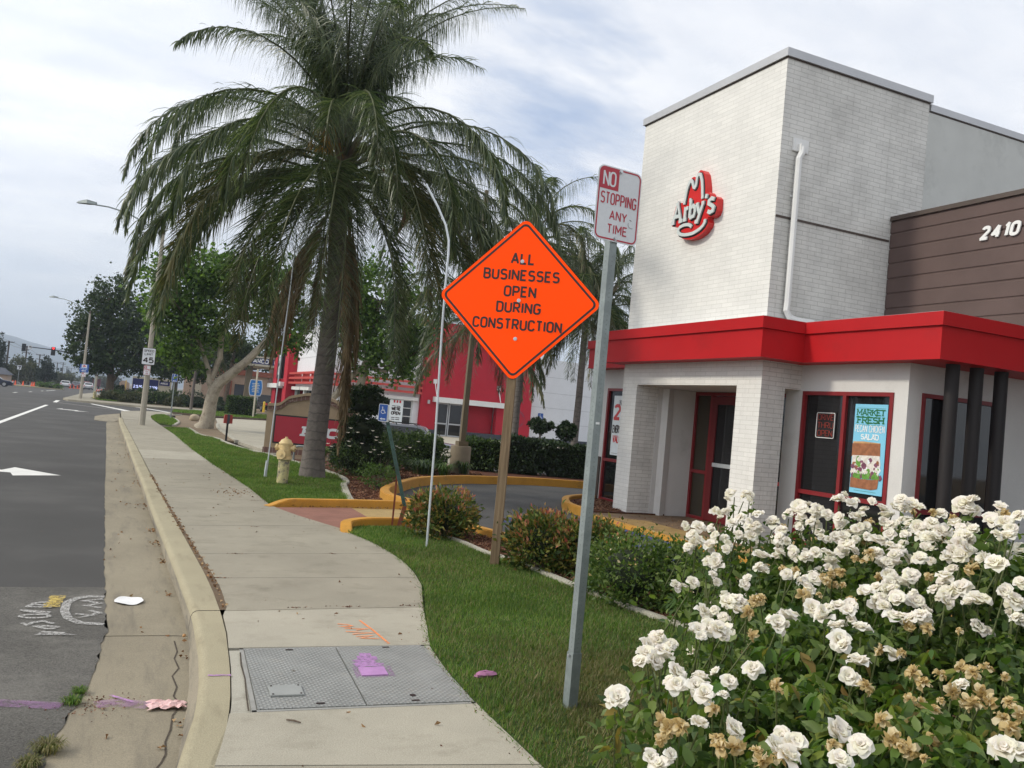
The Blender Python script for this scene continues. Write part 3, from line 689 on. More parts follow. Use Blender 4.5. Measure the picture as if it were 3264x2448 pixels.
# the brighter side of the sky, around the veiled sun
dt = node(nt, 'ShaderNodeVectorMath', operation='DOT_PRODUCT'); nt.links.new(tc, dt.inputs[0]); dt.inputs[1].default_value = -sd
gl = ramp(nt, dt.outputs['Value'], [(.2, (1.,)*3), (.97, (1.45,)*3)])
fin = mix(nt, 1., mix(nt, .93, skyd, cl), gl, 'MULTIPLY')
nt.links.new(fin, bg.inputs[0]); bg.inputs[1].default_value = SKYK

# ------------------------------------------------------------------ ground
KT = [(-4, -1.4), (0, -.6), (2, .0), (3, .25), (3.76, .37), (4.1, .43), (4.46, .5), (4.92, .555), (5.43, .59), (6.3, .615), (7.2, .6), (8.5, .575), (10, .54), (11.85, .5), (14.8, .46), (19.7, .36), (26.9, .25), (38.2, .06), (43, .03), (52, .0)]
KB = [(-4, -1.2), (0, -.4), (2, .15), (3, .36), (3.73, .5), (4.13, .59), (4.5, .65), (5.07, .71), (5.8, .765), (6.3, .785), (7, .795), (7.7, .79), (8.9, .76), (10.5, .72), (13, .66), (15.8, .60), (20.2, .53), (30.5, .35), (38.4, .2), (43, .17), (52, .14)]
GU = [(-4, -1.42), (0, -.62), (2, -.05), (3, .19), (4.12, .39), (4.69, .46), (5.25, .52), (5.96, .57), (6.5, .59), (7.4, .585), (8.6, .56), (10.5, .53), (13, .485), (16.2, .43), (20, .345), (27, .235), (38, .045), (43, .015), (52, -.01)]
AE = [(-4, -2.2), (0, -1.4), (2, -.75), (3, -.4), (3.9, -.2), (4.23, -.14), (4.58, -.12), (5.0, -.05), (5.3, .0), (5.7, .03), (6.22, .05), (6.44, .085), (6.6, .06), (7.5, .045), (9, .01), (11.2, -.02), (14.9, -.09), (17.85, -.12), (19.5, -.14), (37.8, -.41), (52, -.6)]
SR = [(-4, 1.85), (3, 1.87), (3.45, 1.885), (4.3, 1.9), (4.85, 1.94), (5.43, 2.02), (6.27, 2.28), (7.2, 2.58), (7.75, 2.69), (8.2, 2.75), (8.78, 2.77), (9.5, 2.74), (10.17, 2.63), (10.6, 2.49), (11.25, 2.3), (11.9, 2.15), (12.34, 2.08), (14.55, 2.06), (17.2, 1.97), (19.3, 1.9), (23.8, 1.8), (30.3, 1.76), (33, 1.7), (41, 1.5), (43.8, 1.4), (52, 1.55)]
def SL(y):
    g = np.interp(y, [3, 4.4, 5.5, 6.35, 6.45, 7.2, 8.2, 9.5, 12, 16, 30], [.007, .007, .007, .012, .055, .07, .055, .045, .03, .02, .015])
    return interp(KB, y)+float(g)
ys = list(np.arange(-4, 12, .2))+list(np.arange(12, 43.1, 1.))
def strip(name, cols, mats, y_list, smooth=True):
    mb = MB(); n = len(cols)
    for i, y in enumerate(y_list):
        for c in cols: x, z = c(y); mb.v.append((x, y, z+zt(y)))
    for i in range(len(y_list)-1):
        for k in range(n-1):
            a = i*n+k; mb.f.append((a, a+1, a+n+1, a+n)); mb.m.append(min(k, len(mats)-1) if len(mats) > 1 else 0)
    return struct(mb.build(name, mats, None, smooth))
kc = [lambda y: (interp(GU, y), -.16), lambda y: (interp(KT, y)-.018, -.04), lambda y: (interp(KT, y)-.006, -.014), lambda y: (interp(KT, y)+.014, -.002), lambda y: (interp(KT, y)+.035, 0), lambda y: (interp(KB, y), 0), lambda y: (interp(KB, y), -.1)]
kys1 = [y for y in ys if y < 6.38]+[6.385]; kys2 = [6.40]+[y for y in ys if y > 6.45]
strip('kerb', kc, [M['kerbface'], M['kerb'], M['kerb'], M['kerb'], M['kerb'], M['kerb']], kys1)
strip('kerb', kc, [M['kerbface'], M['kerb'], M['kerb'], M['kerb'], M['kerb'], M['kerb']], kys2)
gc = [lambda y: (interp(AE, y)-.3, -.152), lambda y: (interp(AE, y)+.06, -.150), lambda y: (interp(GU, y)-.12, -.154), lambda y: (interp(GU, y)+.02, -.162)]
strip('gutter', gc, [M['gutter']], [y for y in ys if y < 6.3]+[6.325])
strip('gutter', gc, [M['gutter']], [6.338]+[y for y in ys if y > 6.4]+[44.])
strip('gutter_bed', [lambda y: (interp(AE, y)-.2, -.172), lambda y: (interp(KB, y)+.2, -.172)], [M['joint']], ys)
struct(gpoly('gutter_apron', [(-.55, 41.0), (-.95, 41.6), (-1.05, 46.5), (-.75, 49.3), (-.3, 51.8), (.05, 53.8), (.1, 43.9), (-.2, 41.0)], -.139, M['gutter']))
# road
re = random.Random(3)
edge1 = [(interp(AE, y)+re.uniform(-.012, .012), y) for y in np.arange(-4, 7.8, .07)]
edge2 = [(interp(AE, y)+re.uniform(-.008, .008), y) for y in list(np.arange(7.8, 14, .12))+list(np.arange(14, 41, 1.5))]
struct(gpoly('old_asphalt_patch', [(-14, -4)]+edge1+[(.035, 7.8), (-14, 7.9)], -.146, M['asphalt_old']))
struct(gpoly('road', [(-14, 7.9), (.035, 7.802)]+edge2[1:]+[(-.42, 40.9), (-.93, 41.2), (-1.0, 47), (-.6, 50), (-.3, 52.5), (.1, 54.6), (.5, 56), (1.5, 59.4), (4, 61), (40, 61.5), (40, 86), (9, 78), (6.1, 73.6), (1.8, 72.2), (-2, 74), (-3.7, 75.2), (-4.2, 79), (-4.35, 110), (-3.5, 137), (-3.0, 700), (-30, 700), (-30, 60), (-14, 40)], -.146, M['asphalt']))
gpoly('road_left', [(-14, -4), (-14, 40), (-30, 60), (-60, 60), (-60, -4)], -.146, M['asphalt'])
# pavement slabs
def slab(y0, y1, m, k=0, sl0=0, sl1=0, sep=.005, xr=None, z=0):
    n = max(3, int((y1-y0)/.1)); Y = np.linspace(y0+sep, y1-sep, n)
    def sk(x, y):      # joints run slightly askew
        t = (y-y0)/(y1-y0); return y+(x-1.2)*(sl0*(1-t)+sl1*t)
    L = [(SL(y), y) for y in Y]; R = [(interp(SR, y) if xr is None else xr, y) for y in Y]
    pts = [(x, sk(x, y)) for x, y in L]+[(x, sk(x, y)) for x, y in R[::-1]]
    return gpoly('pavement_slab', pts, z, m, .08)
slab(-4, -.5, M['concrete_new']); slab(-.5, 1.6, M['concrete_new']); slab(1.6, 3.62, M['concrete'], sl1=-.19)
slab(3.62, 4.335, M['concrete_new'], sl0=-.19, sl1=-.03); slab(5.44, 6.4, M['concrete_new'], sl0=-.03, sl1=.05)
for a, b, m, s0, s1 in ((6.4, 7.52, 'concrete', .05, .05), (7.52, 8.64, 'concrete', .05, .1), (8.64, 10.42, 'concrete', .1, .18), (10.42, 12.9, 'concrete', .18, .12), (12.9, 14.25, 'concrete', .12, .2),
                        (14.25, 16.8, 'concrete', .2, .2), (16.8, 19.9, 'concrete', .2, .2), (19.9, 22.4, 'concrete_new', .2, .2), (22.4, 26, 'concrete', .2, .2), (26, 31, 'concrete', .2, .2), (31, 36, 'concrete', .2, .2), (36, 41.5, 'concrete', .2, .1)):
    slab(a, b, M[m], 0, s0, s1, .003 if a in (7.52,) else .006)
gpoly('pavement_slab', [(.14, 41.6), (.12, 47), (.1, 53.8), (.5, 55.5), (1.5, 58.6), (3.0, 59.2), (3.0, 56), (2.3, 53), (1.5, 48.5), (1.45, 44), (1.5, 41.6)], 0, M['concrete'], .14)
gpoly('pavement_bed', [(interp(KB, y)-.03, y) for y in np.arange(-4, 43, .5)]+[(2.0, 42), (2.2, 14), (3.3, 12), (3.3, 3), (2.0, -4)], -.045, M['joint'])
# lots and far ground
gpoly('ground', [(-3000, -60), (3000, -60), (3000, 4000), (-3000, 4000)], -.95, M['dirt'])
gpoly('verge', [(-30.02, 60), (-30.02, 700), (-400, 700), (-400, 60)], -.1, M['dirt'])
gpoly('parking_lot', [(2.0, -10), (30, -10), (30, 22.6), (4.3, 22.6), (4.3, 12.9), (2.15, 12.5), (2.15, 11.8), (2.5, 10.6), (2.7, 8.8), (1.95, 5)], -.05, M['lot'])
gpoly('restaurant_lot', [(9.2, 22.7), (70, 22.7), (70, 59.5), (9.2, 59.5)], -.36, M['lot'])
gpoly('filling_station_lot', [(-1, 80), (9, 79.2), (70, 90), (70, 220), (-3.3, 220)], -.04, M['lot'])
gpoly('driveway', [(4.0, 24.9), (3.62, 29.8), (3.95, 38.5), (4.5, 45), (5.4, 55.5), (9.3, 59.5), (30, 59.8), (30, 50), (14, 34), (9.3, 24)], -.012, M['concrete_new'], .1)
gpoly('far_pavement', [(-3.7, 75.2), (-4.25, 79), (-4.35, 110), (-3.5, 137), (-2.4, 137), (-2.6, 92), (-1.9, 82), (2.9, 80.2), (9.1, 81), (40, 90), (40, 86.2), (9, 78.2), (6.1, 73.8), (1.8, 72.4), (-2, 74.2)], 0, M['concrete'], .15)
gpoly('planting_bed', [(-1.9, 82.1), (-2.5, 92), (-2.3, 137), (24, 137), (24, 88), (9, 81.2), (2.9, 80.4)], .02, M['dirt'])
lawn_far = [(-2.35, 88), (-1.75, 81.9), (-.4, 81.6), (.3, 84), (-.3, 88)]
gpoly('lawn', lawn_far, .03, M['lawnbase'])
# beds and lawns
edging_near = [(3.55, 10.35), (3.78, 9.95), (3.86, 9.5), (3.88, 8.94), (4.0, 8.4), (4.07, 7.58), (4.1, 6.7), (4.19, 6.1), (4.27, 5.6), (4.36, 4.5), (4.4, 2), (4.4, -3)]
L1 = [(interp(SR, y)+.0, y) for y in np.arange(-3, 10.2, .3)]+[(2.62, 10.2), (2.78, 10.6), (3.05, 10.8), (3.45, 10.87)]+edging_near[0:]
L2 = [(2.07, 12.55), (3.4, 12.78), (3.45, 13.6), (3.9, 15.8), (4.07, 16.3), (4.27, 17.8), (4.15, 20), (3.8, 22.5), (3.66, 23.4), (3.25, 25.6), (3.0, 27), (3.0, 29.8), (2.62, 31.6), (2.58, 36.6)]+[(interp(SR, y), y) for y in (36, 33, 30.3, 27, 23.8, 21, 19.3, 17.2, 15.5, 14.55)]
L3 = [(3.0, 57.6), (3.4, 63), (6.3, 68), (9, 71), (18, 74), (18, 66), (9.4, 60), (5.4, 56.3)]
L4 = [(1.5, 47.6), (1.85, 51), (2.3, 52.3), (2.55, 47), (2.5, 42.6), (2.1, 38.5), (1.6, 39.3), (1.47, 43)]
for nm, pp, z in (('lawn', L1, .0), ('lawn', L2, .0), ('lawn', L3, .1), ('lawn', L4, .02)): gpoly(nm, pp, z, M['lawnbase'], .06)
gpoly('lawn_bank', [(3.0, 57.5), (5.4, 56.1), (9.5, 59.8), (18, 65.8), (18, 66.1), (9.4, 60.2), (5.4, 56.5)], .09, M['bark2'], .1)  # dark brown strip painted as the shaded kerb face below the grass
gpoly('mulch_bed', edging_near+[(5.0, -3), (5.0, 7), (4.92, 8.6), (4.65, 9.6), (4.45, 10.3), (4.3, 10.75), (3.95, 10.9), (3.5, 10.9)], -.008, M['mulch'], .05)
gpoly('mulch_bed', [(3.4, 12.8), (3.45, 13.6), (3.9, 15.8), (4.07, 16.3), (4.27, 17.8), (4.2, 22.4), (9.2, 22.9), (13, 22.6), (16, 21.6), (18, 17.2), (13, 18.6), (10.6, 19.1), (9.3, 19.2), (8.1, 18.85), (6.6, 18.1), (5.7, 17.15), (4.8, 15.6), (4.3, 14.5), (4.1, 13.5), (4.25, 12.85)], -.005, M['mulch'], .05)
gpoly('mulch_bed', [(7.55, 13.3), (7.6, 13.8), (7.8, 14.3), (8.2, 15.0), (9.0, 15.7), (9.3, 15.7), (9.3, 13.3)], .03, M['mulch'], .05)
gpoly('mulch_bed', [(3.8, 22.5), (3.66, 23.4), (3.5, 24.9), (9.2, 24.6), (9.2, 22.7)], -.01, M['soil'], .1)
gpoly('tree_bed', [(2.63, 31.7), (3.0, 29.9), (3.6, 29.7), (3.9, 38.5), (4.4, 44), (5.3, 55), (3.0, 57.4), (3.0, 53), (2.55, 47), (2.5, 42.5), (2.12, 38.4), (2.58, 36.5)], -.02, M['dirt'], .06)
def kerbline(name, pts, w, top, h, m, taper=0):
    mb = MB(); q = []
    for i in range(len(pts)-1):      # smooth the run with Catmull-Rom
        p0, p1, p2, p3 = pts[max(i-1, 0)], pts[i], pts[i+1], pts[min(i+2, len(pts)-1)]
        for k in range(5):
            t = k/5; q.append(tuple(.5*((2*p1[j])+(-p0[j]+p2[j])*t+(2*p0[j]-5*p1[j]+4*p2[j]-p3[j])*t*t+(-p0[j]+3*p1[j]-3*p2[j]+p3[j])*t**3) for j in (0, 1)))
    q.append(pts[-1]); dip = lambda x, y: max(0, 1-math.hypot(x-pts[0][0], y-pts[0][1])/.38)**1.5*h*.75*taper; P = lambda x, y, hh: (x, y, hh+zt(y)-dip(x, y))
    ribbon(mb, q, w-.03, P, top, 0, .012); 
    ribbon(mb, q, w, P, top-.012, 0, h)
    return struct(mb.build(name, m))
kerbline('yellow_kerb', [(2.0, 12.38), (2.3, 12.5), (2.8, 12.62), (3.4, 12.75), (3.94, 12.83), (4.28, 12.72)], .15, .1, .16, M['yellow'], 1)
kerbline('yellow_kerb', [(4.3, 12.66), (4.2, 13.1), (4.13, 13.5), (4.2, 14.1), (4.4, 14.7), (4.85, 15.6), (5.72, 17.08), (6.65, 18.0), (7.4, 18.5), (8.1, 18.75), (9.3, 19.1), (10.6, 19.0), (13, 18.5), (18, 17)], .16, .13, .2, M['yellow'])
kerbline('yellow_kerb', [(2.6, 10.12), (2.7, 10.55), (3.0, 10.85), (3.42, 10.96), (3.95, 10.95), (4.28, 10.78), (4.45, 10.3), (4.63, 9.6), (4.93, 8.6), (5.02, 7), (5.02, 3)], .14, .09, .16, M['yellow'], 1)
kerbline('yellow_kerb', [(9.2, 15.78), (8.75, 15.55), (8.2, 15.05), (7.77, 14.3), (7.56, 13.7), (7.5, 13.1)], .14, .1, .16, M['yellow'])
kerbline('concrete_edging', edging_near, .085, .035, .08, M['edging'])
kerbline('concrete_edging', [(3.42, 12.9), (3.47, 13.6), (3.9, 15.8), (4.07, 16.3), (4.24, 17.2), (4.27, 18.4), (4.15, 20), (3.8, 22.5), (3.66, 23.4)], .13, .04, .08, M['edging'])
kerbline('concrete_edging', [(4.4, 24.2), (3.66, 23.6), (3.25, 25.6), (3.05, 28.0), (3.02, 29.8), (2.63, 31.6), (2.6, 34), (2.58, 36.7)], .14, .04, .1, M['edging'])
kerbline('concrete_edging', [(3.4, 55.5), (2.6, 53.6), (2.35, 52), (2.6, 47), (2.52, 42.6), (2.12, 38.4)], .15, .04, .1, M['edging'])
kerbline('concrete_edging', [(3.6, 29.5), (3.92, 38.4), (4.45, 44.7)], .12, .03, .1, M['edging'])
gpoly('brick_ramp', [(2.09, 12.3), (3.26, 12.6), (3.24, 10.98), (2.8, 10.75), (2.62, 10.25), (2.5, 10.58), (2.32, 11.2), (2.16, 11.9)], -.004, M['brickpave'], .08)
gpoly('warning_strip', [(3.27, 12.62), (4.25, 12.72), (4.3, 10.82), (3.25, 10.98)], -.012, mat('tactile_yellow', (.42, .30, .13), .8, .12, 4, 0, .4, 55, .3, .25), .06)
gpoly('walkway', [(7.55, -4), (9.6, -4), (9.9, 13.3), (7.5, 13.3)], .005, mat('walkway', (.17, .115, .075), .85, .25, 2.2, 0, .4, 60, .3, .25, (1.7, (.3, .2, .09), .5, .7)), .08)
gpoly('warning_strip', [(7.62, -4), (8.35, -4), (8.3, 12.4), (7.62, 12.75)], .010, mat('tactile_yellow_far', (.36, .24, .09), .8, .2, 3, 0, .4, 60, .3, .25, (2, (.12, .08, .05), .5, .6)))
gpoly('painted_kerb_edge', [(7.47, -4), (7.62, -4), (7.62, 12.9), (7.47, 12.9)], .011, M['yellow'], .09)
# painted lines on the lot
for pts in ([(7.28, -4), (7.42, -4), (7.42, 12.6), (7.28, 12.6)], [(5.7, 12.3), (7.28, 12.15), (7.28, 12.3), (5.7, 12.5)], [(5.35, 12.1), (7.28, 10.4), (7.28, 10.65), (5.6, 12.15)], [(5.0, 10.2), (7.28, 8.3), (7.28, 8.55), (5.1, 10.4)], [(4.55, 10.25), (7.28, 9.9), (7.28, 10.05), (4.55, 10.4)]):
    gpoly('blue_line', pts, -.046, M['bluepaint'])
# road markings
mk = lambda pts, m='whitepaint', z=-.141: gpoly('road_marking', pts, z, M[m])
mk([(-3.68, 31.5), (-3.5, 31.5), (-3.93, 59.4), (-4.13, 59.6)])
for x, y in ((-9.1, 93.5), (-8.85, 105.5), (-8.8, 120)): mk([(x-.1, y-1.5), (x+.1, y-1.5), (x+.1, y+1.8), (x-.1, y+1.8)])
mk([(-8.75, 124), (-8.55, 124), (-8.5, 140), (-8.7, 140)])
mk([(-4.25, 67.8), (-4.0, 67.8), (-4.2, 74.8), (-4.48, 74.8)])
mk([(-4.2, 74.0), (-1.9, 72.8), (-1.9, 72.5), (-4.2, 73.6)], 'oldpaint'); mk([(-3.9, 68.2), (1.1, 58.6), (1.1, 58.2), (-3.9, 67.8)], 'oldpaint')
mk([(-1.9, 72.9), (.3, 62.9), (1.1, 58.95), (1.1, 57.1), (.5, 58.0), (.0, 61.5), (-2.0, 71.6)])
mk([(1.1, 75), (2.6, 69.3), (3.4, 64.8), (3.2, 63.8), (2.4, 68.0), (1.1, 72.6)][::1])
mk([(-3.16, 53.4), (-2.9, 54.6), (-2.85, 53.8), (-2.1, 53.3), (-2.0, 52.6), (-1.44, 51.97), (-2.2, 51.9), (-2.15, 52.5), (-2.9, 53.2)])
mk([(-3.2, 17.6), (-1.72, 17.02), (-1.58, 17.6), (-.79, 16.55), (-1.47, 16.15), (-1.55, 16.62), (-3.2, 17.2)])
mk([(-16, 170), (-9.5, 150), (-9.3, 151), (-15.8, 171)], 'oldpaint')
# spray paint, stains, plates
def gribbon(name, runs, w, m, z):
    mb = MB()
    for k, r in enumerate(runs): ribbon(mb, r, w, lambda x, y, h: (x, y, h), z+k*.0002, 0)
    o = mb.build(name, m); return struct(o)
ell = lambda cx, cy, rx, ry, a0, a1, n=16: [(cx+rx*math.cos(rad(a0+(a1-a0)*i/n)), cy+ry*math.sin(rad(a0+(a1-a0)*i/n))) for i in range(n+1)]
gribbon('white_spray_mark', [[(.04, 7.44), (-.08, 7.45), (-.16, 7.38), (-.21, 7.25), (-.215, 7.0), (-.18, 6.78), (-.1, 6.65), (.05, 6.6)]], .06, M['spw'], -.139)
gribbon('white_spray_mark', [[(.03, 7.36), (-.1, 7.3), (.02, 7.22), (-.08, 7.15), (.02, 7.08)], [(-.14, 6.9), (-.02, 6.86), (-.1, 6.8), (.02, 6.95)], [(-.05, 7.0), (.03, 6.9)],
  [(-.3, 7.28), (-.42, 7.24), (-.46, 7.12), (-.3, 7.1)], [(-.44, 7.2), (-.3, 7.14)], [(-.5, 7.02), (-.3, 6.95)], [(-.47, 6.99), (-.31, 6.9)], ell(-.39, 6.84, .09, .05, 0, 360),
  [(-.26, 6.63), (-.33, 6.7), (-.39, 6.66), (-.42, 6.6), (-.45, 6.66)], [(-.22, 6.53), (-.29, 6.57), (-.36, 6.56), (-.3, 6.5), (-.24, 6.5)], [(-.33, 6.4), (-.13, 6.34), (-.33, 6.36), (-.3, 6.42), (-.18, 6.38)]], .034, M['spw'], -.138)
gribbon('yellow_spray_mark', [[(-.34, 7.46), (-.23, 7.45)], [(-.34, 7.42), (-.235, 7.38)], [(-.34, 7.34), (-.24, 7.33)], [(-.35, 7.26), (-.24, 7.27)], [(-.36, 7.18), (-.25, 7.2)], [(-.36, 7.12), (-.25, 7.13)], [(-.3, 7.46), (-.32, 7.1)]], .055, M['spy'], -.137)
gribbon('purple_spray_mark', [[(-2.2, 5.22), (-.8, 5.1), (-.4, 5.07), (-.12, 4.98)]], .10, M['spp'], -.139)
gribbon('purple_spray_mark', [[(.04, 4.98), (.12, 5.0), (.2, 4.98), (.3, 4.93)]], .11, M['spp'], -.142); gribbon('purple_spray_mark', [[(.11, 5.12), (.22, 5.0)]], .02, M['spp2'], -.141)
gribbon('purple_spray_mark', [[(.58, 4.935), (.7, 4.925)]], .022, M['spp2'], .004)
gribbon('orange_spray_mark', [[(1.71, 6.06), (1.735, 5.8), (1.752, 5.46)], [(1.53, 5.97), (1.59, 5.955), (1.62, 5.91), (1.53, 5.9), (1.6, 5.88)], [(1.55, 5.85), (1.71, 5.83), (1.62, 5.8)], [(1.54, 5.77), (1.72, 5.72), (1.57, 5.7)], [(1.58, 5.64), (1.7, 5.66), (1.6, 5.6), (1.72, 5.58)]], .016, M['spo'], .003)
gribbon('pavement_crack', [[(.49, 6.2), (.495, 5.95), (.47, 5.8), (.485, 5.6), (.44, 5.45), (.455, 5.25), (.43, 5.1), (.455, 4.95), (.41, 4.8), (.39, 4.6), (.36, 4.45), (.355, 4.3), (.33, 4.2), (.25, 4.0), (.2, 3.6)]], .009, M['joint'], -.1545)
gribbon('pavement_crack', [[(.80, 5.35), (.775, 5.1), (.765, 4.85), (.74, 4.6), (.72, 4.36)]], .008, M['joint'], .003)
# ------------------------------------------------------------------ the white-brick restaurant
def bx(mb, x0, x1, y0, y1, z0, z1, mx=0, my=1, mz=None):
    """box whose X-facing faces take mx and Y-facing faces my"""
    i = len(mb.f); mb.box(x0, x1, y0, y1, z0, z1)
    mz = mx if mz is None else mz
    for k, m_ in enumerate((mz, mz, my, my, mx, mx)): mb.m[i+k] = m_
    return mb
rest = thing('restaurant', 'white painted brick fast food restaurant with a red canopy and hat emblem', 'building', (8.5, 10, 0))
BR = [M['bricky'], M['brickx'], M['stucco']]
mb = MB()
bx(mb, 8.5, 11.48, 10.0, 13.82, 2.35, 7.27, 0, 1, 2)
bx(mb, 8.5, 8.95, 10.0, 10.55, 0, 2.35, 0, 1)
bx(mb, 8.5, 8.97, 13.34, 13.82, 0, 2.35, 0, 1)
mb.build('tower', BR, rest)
mb = MB()
for a, b in (((8.46, 11.52), (9.96, 13.86)),): mb.box(a[0], a[1], b[0], b[1], 7.275, 7.40)
mb.box(11.523, 24, 10.0, 10.2, 7.16, 7.27)
mb.build('coping', M['coping'], rest)
mb = MB()      # dark drip edge under the coping and the movement joint
mb.box(8.488, 11.49, 9.988, 13.83, 7.255, 7.274); mb.box(8.51, 10.80, 9.985, 9.999, 4.865, 4.895); mb.box(11.49, 24, 10.012, 10.1, 7.14, 7.158)
mb.build('drip_edge', M['dbrown'], rest)
mb = MB(); mb.box(11.49, 24, 10.02, 16, 2.9, 7.135); mb.build('rear_wall', M['stuccog'], rest)
# stucco walls
mb = MB()
def wallx(mb, x, t, y0, y1, z0, z1, holes, mi=0):      # wall facing -X (outer face at x) with rectangular openings (y0,y1,z0,z1)
    hs = sorted(holes); y = y0
    for h in hs:
        if h[0] > y: mb.box(x, x+t, y, h[0], z0, z1, mi)
        if h[2] > z0: mb.box(x, x+t, h[0], h[1], z0, h[2], mi)
        if h[3] < z1: mb.box(x, x+t, h[0], h[1], h[3], z1, mi)
        y = h[1]
    if y < y1: mb.box(x, x+t, y, y1, z0, z1, mi)
def wally(mb, y, t, x0, x1, z0, z1, holes, mi=0):      # wall facing -Y (outer face at y)
    x = x0
    for h in sorted(holes):
        if h[0] > x: mb.box(x, h[0], y, y+t, z0, z1, mi)
        if h[2] > z0: mb.box(h[0], h[1], y, y+t, z0, h[2], mi)
        if h[3] < z1: mb.box(h[0], h[1], y, y+t, h[3], z1, mi)
        x = h[1]
    if x < x1: mb.box(x, x1, y, y+t, z0, z1, mi)
wallx(mb, 9.25, .2, 8.05, 10.3, 0, 2.9, [(8.27, 9.93, .1, 2.34)])
wally(mb, 8.05, .2, 9.45, 20, 0, 2.9, [(9.5, 11.0, .1, 2.36)])
wallx(mb, 9.25, .2, 13.9, 15.8, 0, 2.9, [(14.1, 15.6, .02, 2.34)])
mb.box(9.45, 24, 15.6, 15.8, 0, 2.9)
mb.box(9.452, 10.0, 10.1, 10.3, 0, 2.345)           # right return of the porch
mb.box(8.975, 9.9, 13.33, 13.60, 0, 2.345)      # left return
mb.prism([(8.98, 13.62, 0), (8.98, 13.40, 0), (9.16, 13.26, 0), (9.3, 13.31, 0), (9.3, 13.62, 0)], (0, 0, 2.343))
mb.build('wall', M['stucco'], rest)
mb = MB(); mb.box(9.22, 9.249, 15.66, 15.83, 0, .9); mb.box(9.2, 24, 15.801, 15.83, 0, .9); mb.build('wainscot', M['dbrown'], rest)
# glazing
def window(y0, y1, z0, z1, muls, rails, x=9.25, parent=rest, fw_=.055, name='window'):
    mb = MB()
    mb.box(x-.02, x+.06, y0, y0+fw_, z0, z1); mb.box(x-.02, x+.06, y1-fw_, y1, z0, z1)
    mb.box(x-.02, x+.06, y0+fw_, y1-fw_, z0, z0+fw_); mb.box(x-.02, x+.06, y0+fw_, y1-fw_, z1-fw_, z1)
    for m_ in muls: mb.box(x-.018, x+.06, m_-.03, m_+.03, z0+fw_, z1-fw_)
    for r_ in rails: mb.box(x-.016, x+.058, y0+fw_, y1-fw_, r_-.03, r_+.03)
    o = mb.build(name, M['redframe'], parent)
    g = MB().box(x+.03, x+.05, y0+.01, y1-.01, z0+.01, z1-.01).build('pane', M['glass'], parent); sub(g, o)
    return o
window(8.27, 9.93, .1, 2.34, [9.11], [.86]); window(14.1, 15.6, .02, 2.34, [], [.86])
mb = MB(); x0, x1, z0, z1 = 9.5, 11.0, .1, 2.36
mb.box(x0, x0+.055, 8.03, 8.1, z0, z1); mb.box(x1-.055, x1, 8.03, 8.1, z0, z1); mb.box(x0+.055, x1-.055, 8.03, 8.1, z1-.055, z1); mb.box(x0+.055, x1-.055, 8.03, 8.1, z0, z0+.055)
mb.box(10.02, 10.08, 8.032, 8.1, z0+.055, z1-.055); mb.box(x0+.055, x1-.055, 8.034, 8.1, .78, .84)
o = mb.build('window', M['redframe'], rest); sub(MB().box(x0+.01, x1-.01, 8.08, 8.1, z0+.01, z1-.01).build('pane', M['glass'], rest), o)
# entrance: storefront frame, sidelight and door
mb = MB(); X = 9.8
for a, b in ((13.28, 13.33), (12.80, 12.86), (11.66, 11.74), (10.32, 10.40)): mb.box(X, X+.08, a, b, 0, 2.34)
mb.box(X, X+.08, 12.86, 13.28, 2.28, 2.34); mb.box(X, X+.08, 12.86, 13.28, 0, .06); mb.box(X, X+.08, 12.86, 13.28, .84, .9)
mb.box(X, X+.08, 10.40, 12.80, 2.28, 2.34); mb.box(X, X+.08, 10.40, 11.66, 0, .06); mb.box(X, X+.08, 10.40, 11.66, .84, .9)
o = mb.build('entrance_frame', M['redframe'], rest)
sub(MB().box(X+.04, X+.06, 12.86, 13.28, .06, 2.28).build('pane', M['glass2'], rest), o)
sub(MB().box(X+.04, X+.06, 10.4, 11.66, .06, 2.28).build('pane', M['glass'], rest), o)
mb = MB(); mb.box(X-.01, X+.05, 12.65, 12.79, .02, 2.27); mb.box(X-.01, X+.05, 11.75, 11.87, .02, 2.27); mb.box(X-.01, X+.05, 11.87, 12.65, 2.12, 2.27); mb.box(X-.01, X+.05, 11.87, 12.65, .02, .24)
d = mb.build('door', gloss('door_red', (.15, .010, .012), .5), rest)
sub(MB().box(X+.012, X+.03, 11.87, 12.65, .24, 2.12).build('pane', M['glass'], rest), d)
sub(MB().box(X-.045, X-.012, 11.9, 12.62, 1.0, 1.07).build('push_bar', M['galvl'], rest), d)
# canopy: lower fascia, projecting cap band
path = [(24, 15.98), (8.93, 15.98), (8.93, 14.02), (8.15, 14.02), (8.15, 9.65), (8.93, 9.65), (8.93, 7.35), (24, 7.35)]
grow = lambda p, e: [(p[0][0], p[0][1]+e), (p[1][0]-e, p[1][1]+e), (p[2][0]-e, p[2][1]+e), (p[3][0]-e, p[3][1]+e), (p[4][0]-e, p[4][1]-e), (p[5][0]-e, p[5][1]-e), (p[6][0]-e, p[6][1]-e), (p[7][0], p[7][1]-e)]
mb = MB(); mb.prism([(x, y, 2.73) for x, y in path], (0, 0, .41))
mb.prism([(x, y, 3.142) for x, y in grow(path, .035)], (0, 0, .168))
mb.build('canopy', M['red'], rest)
mb = MB(); mb.prism([(x, y, 3.311) for x, y in grow(path, .01)], (0, 0, .006)); mb.build('roof', M['coping'], rest)
# posts under the canopy corner
for x in (9.5, 9.94, 10.41):
    MB().tube([(x, 7.62, 0), (x, 7.62, 2.728)], .083, 14).build('canopy_post', M['blackcol'], rest, True)
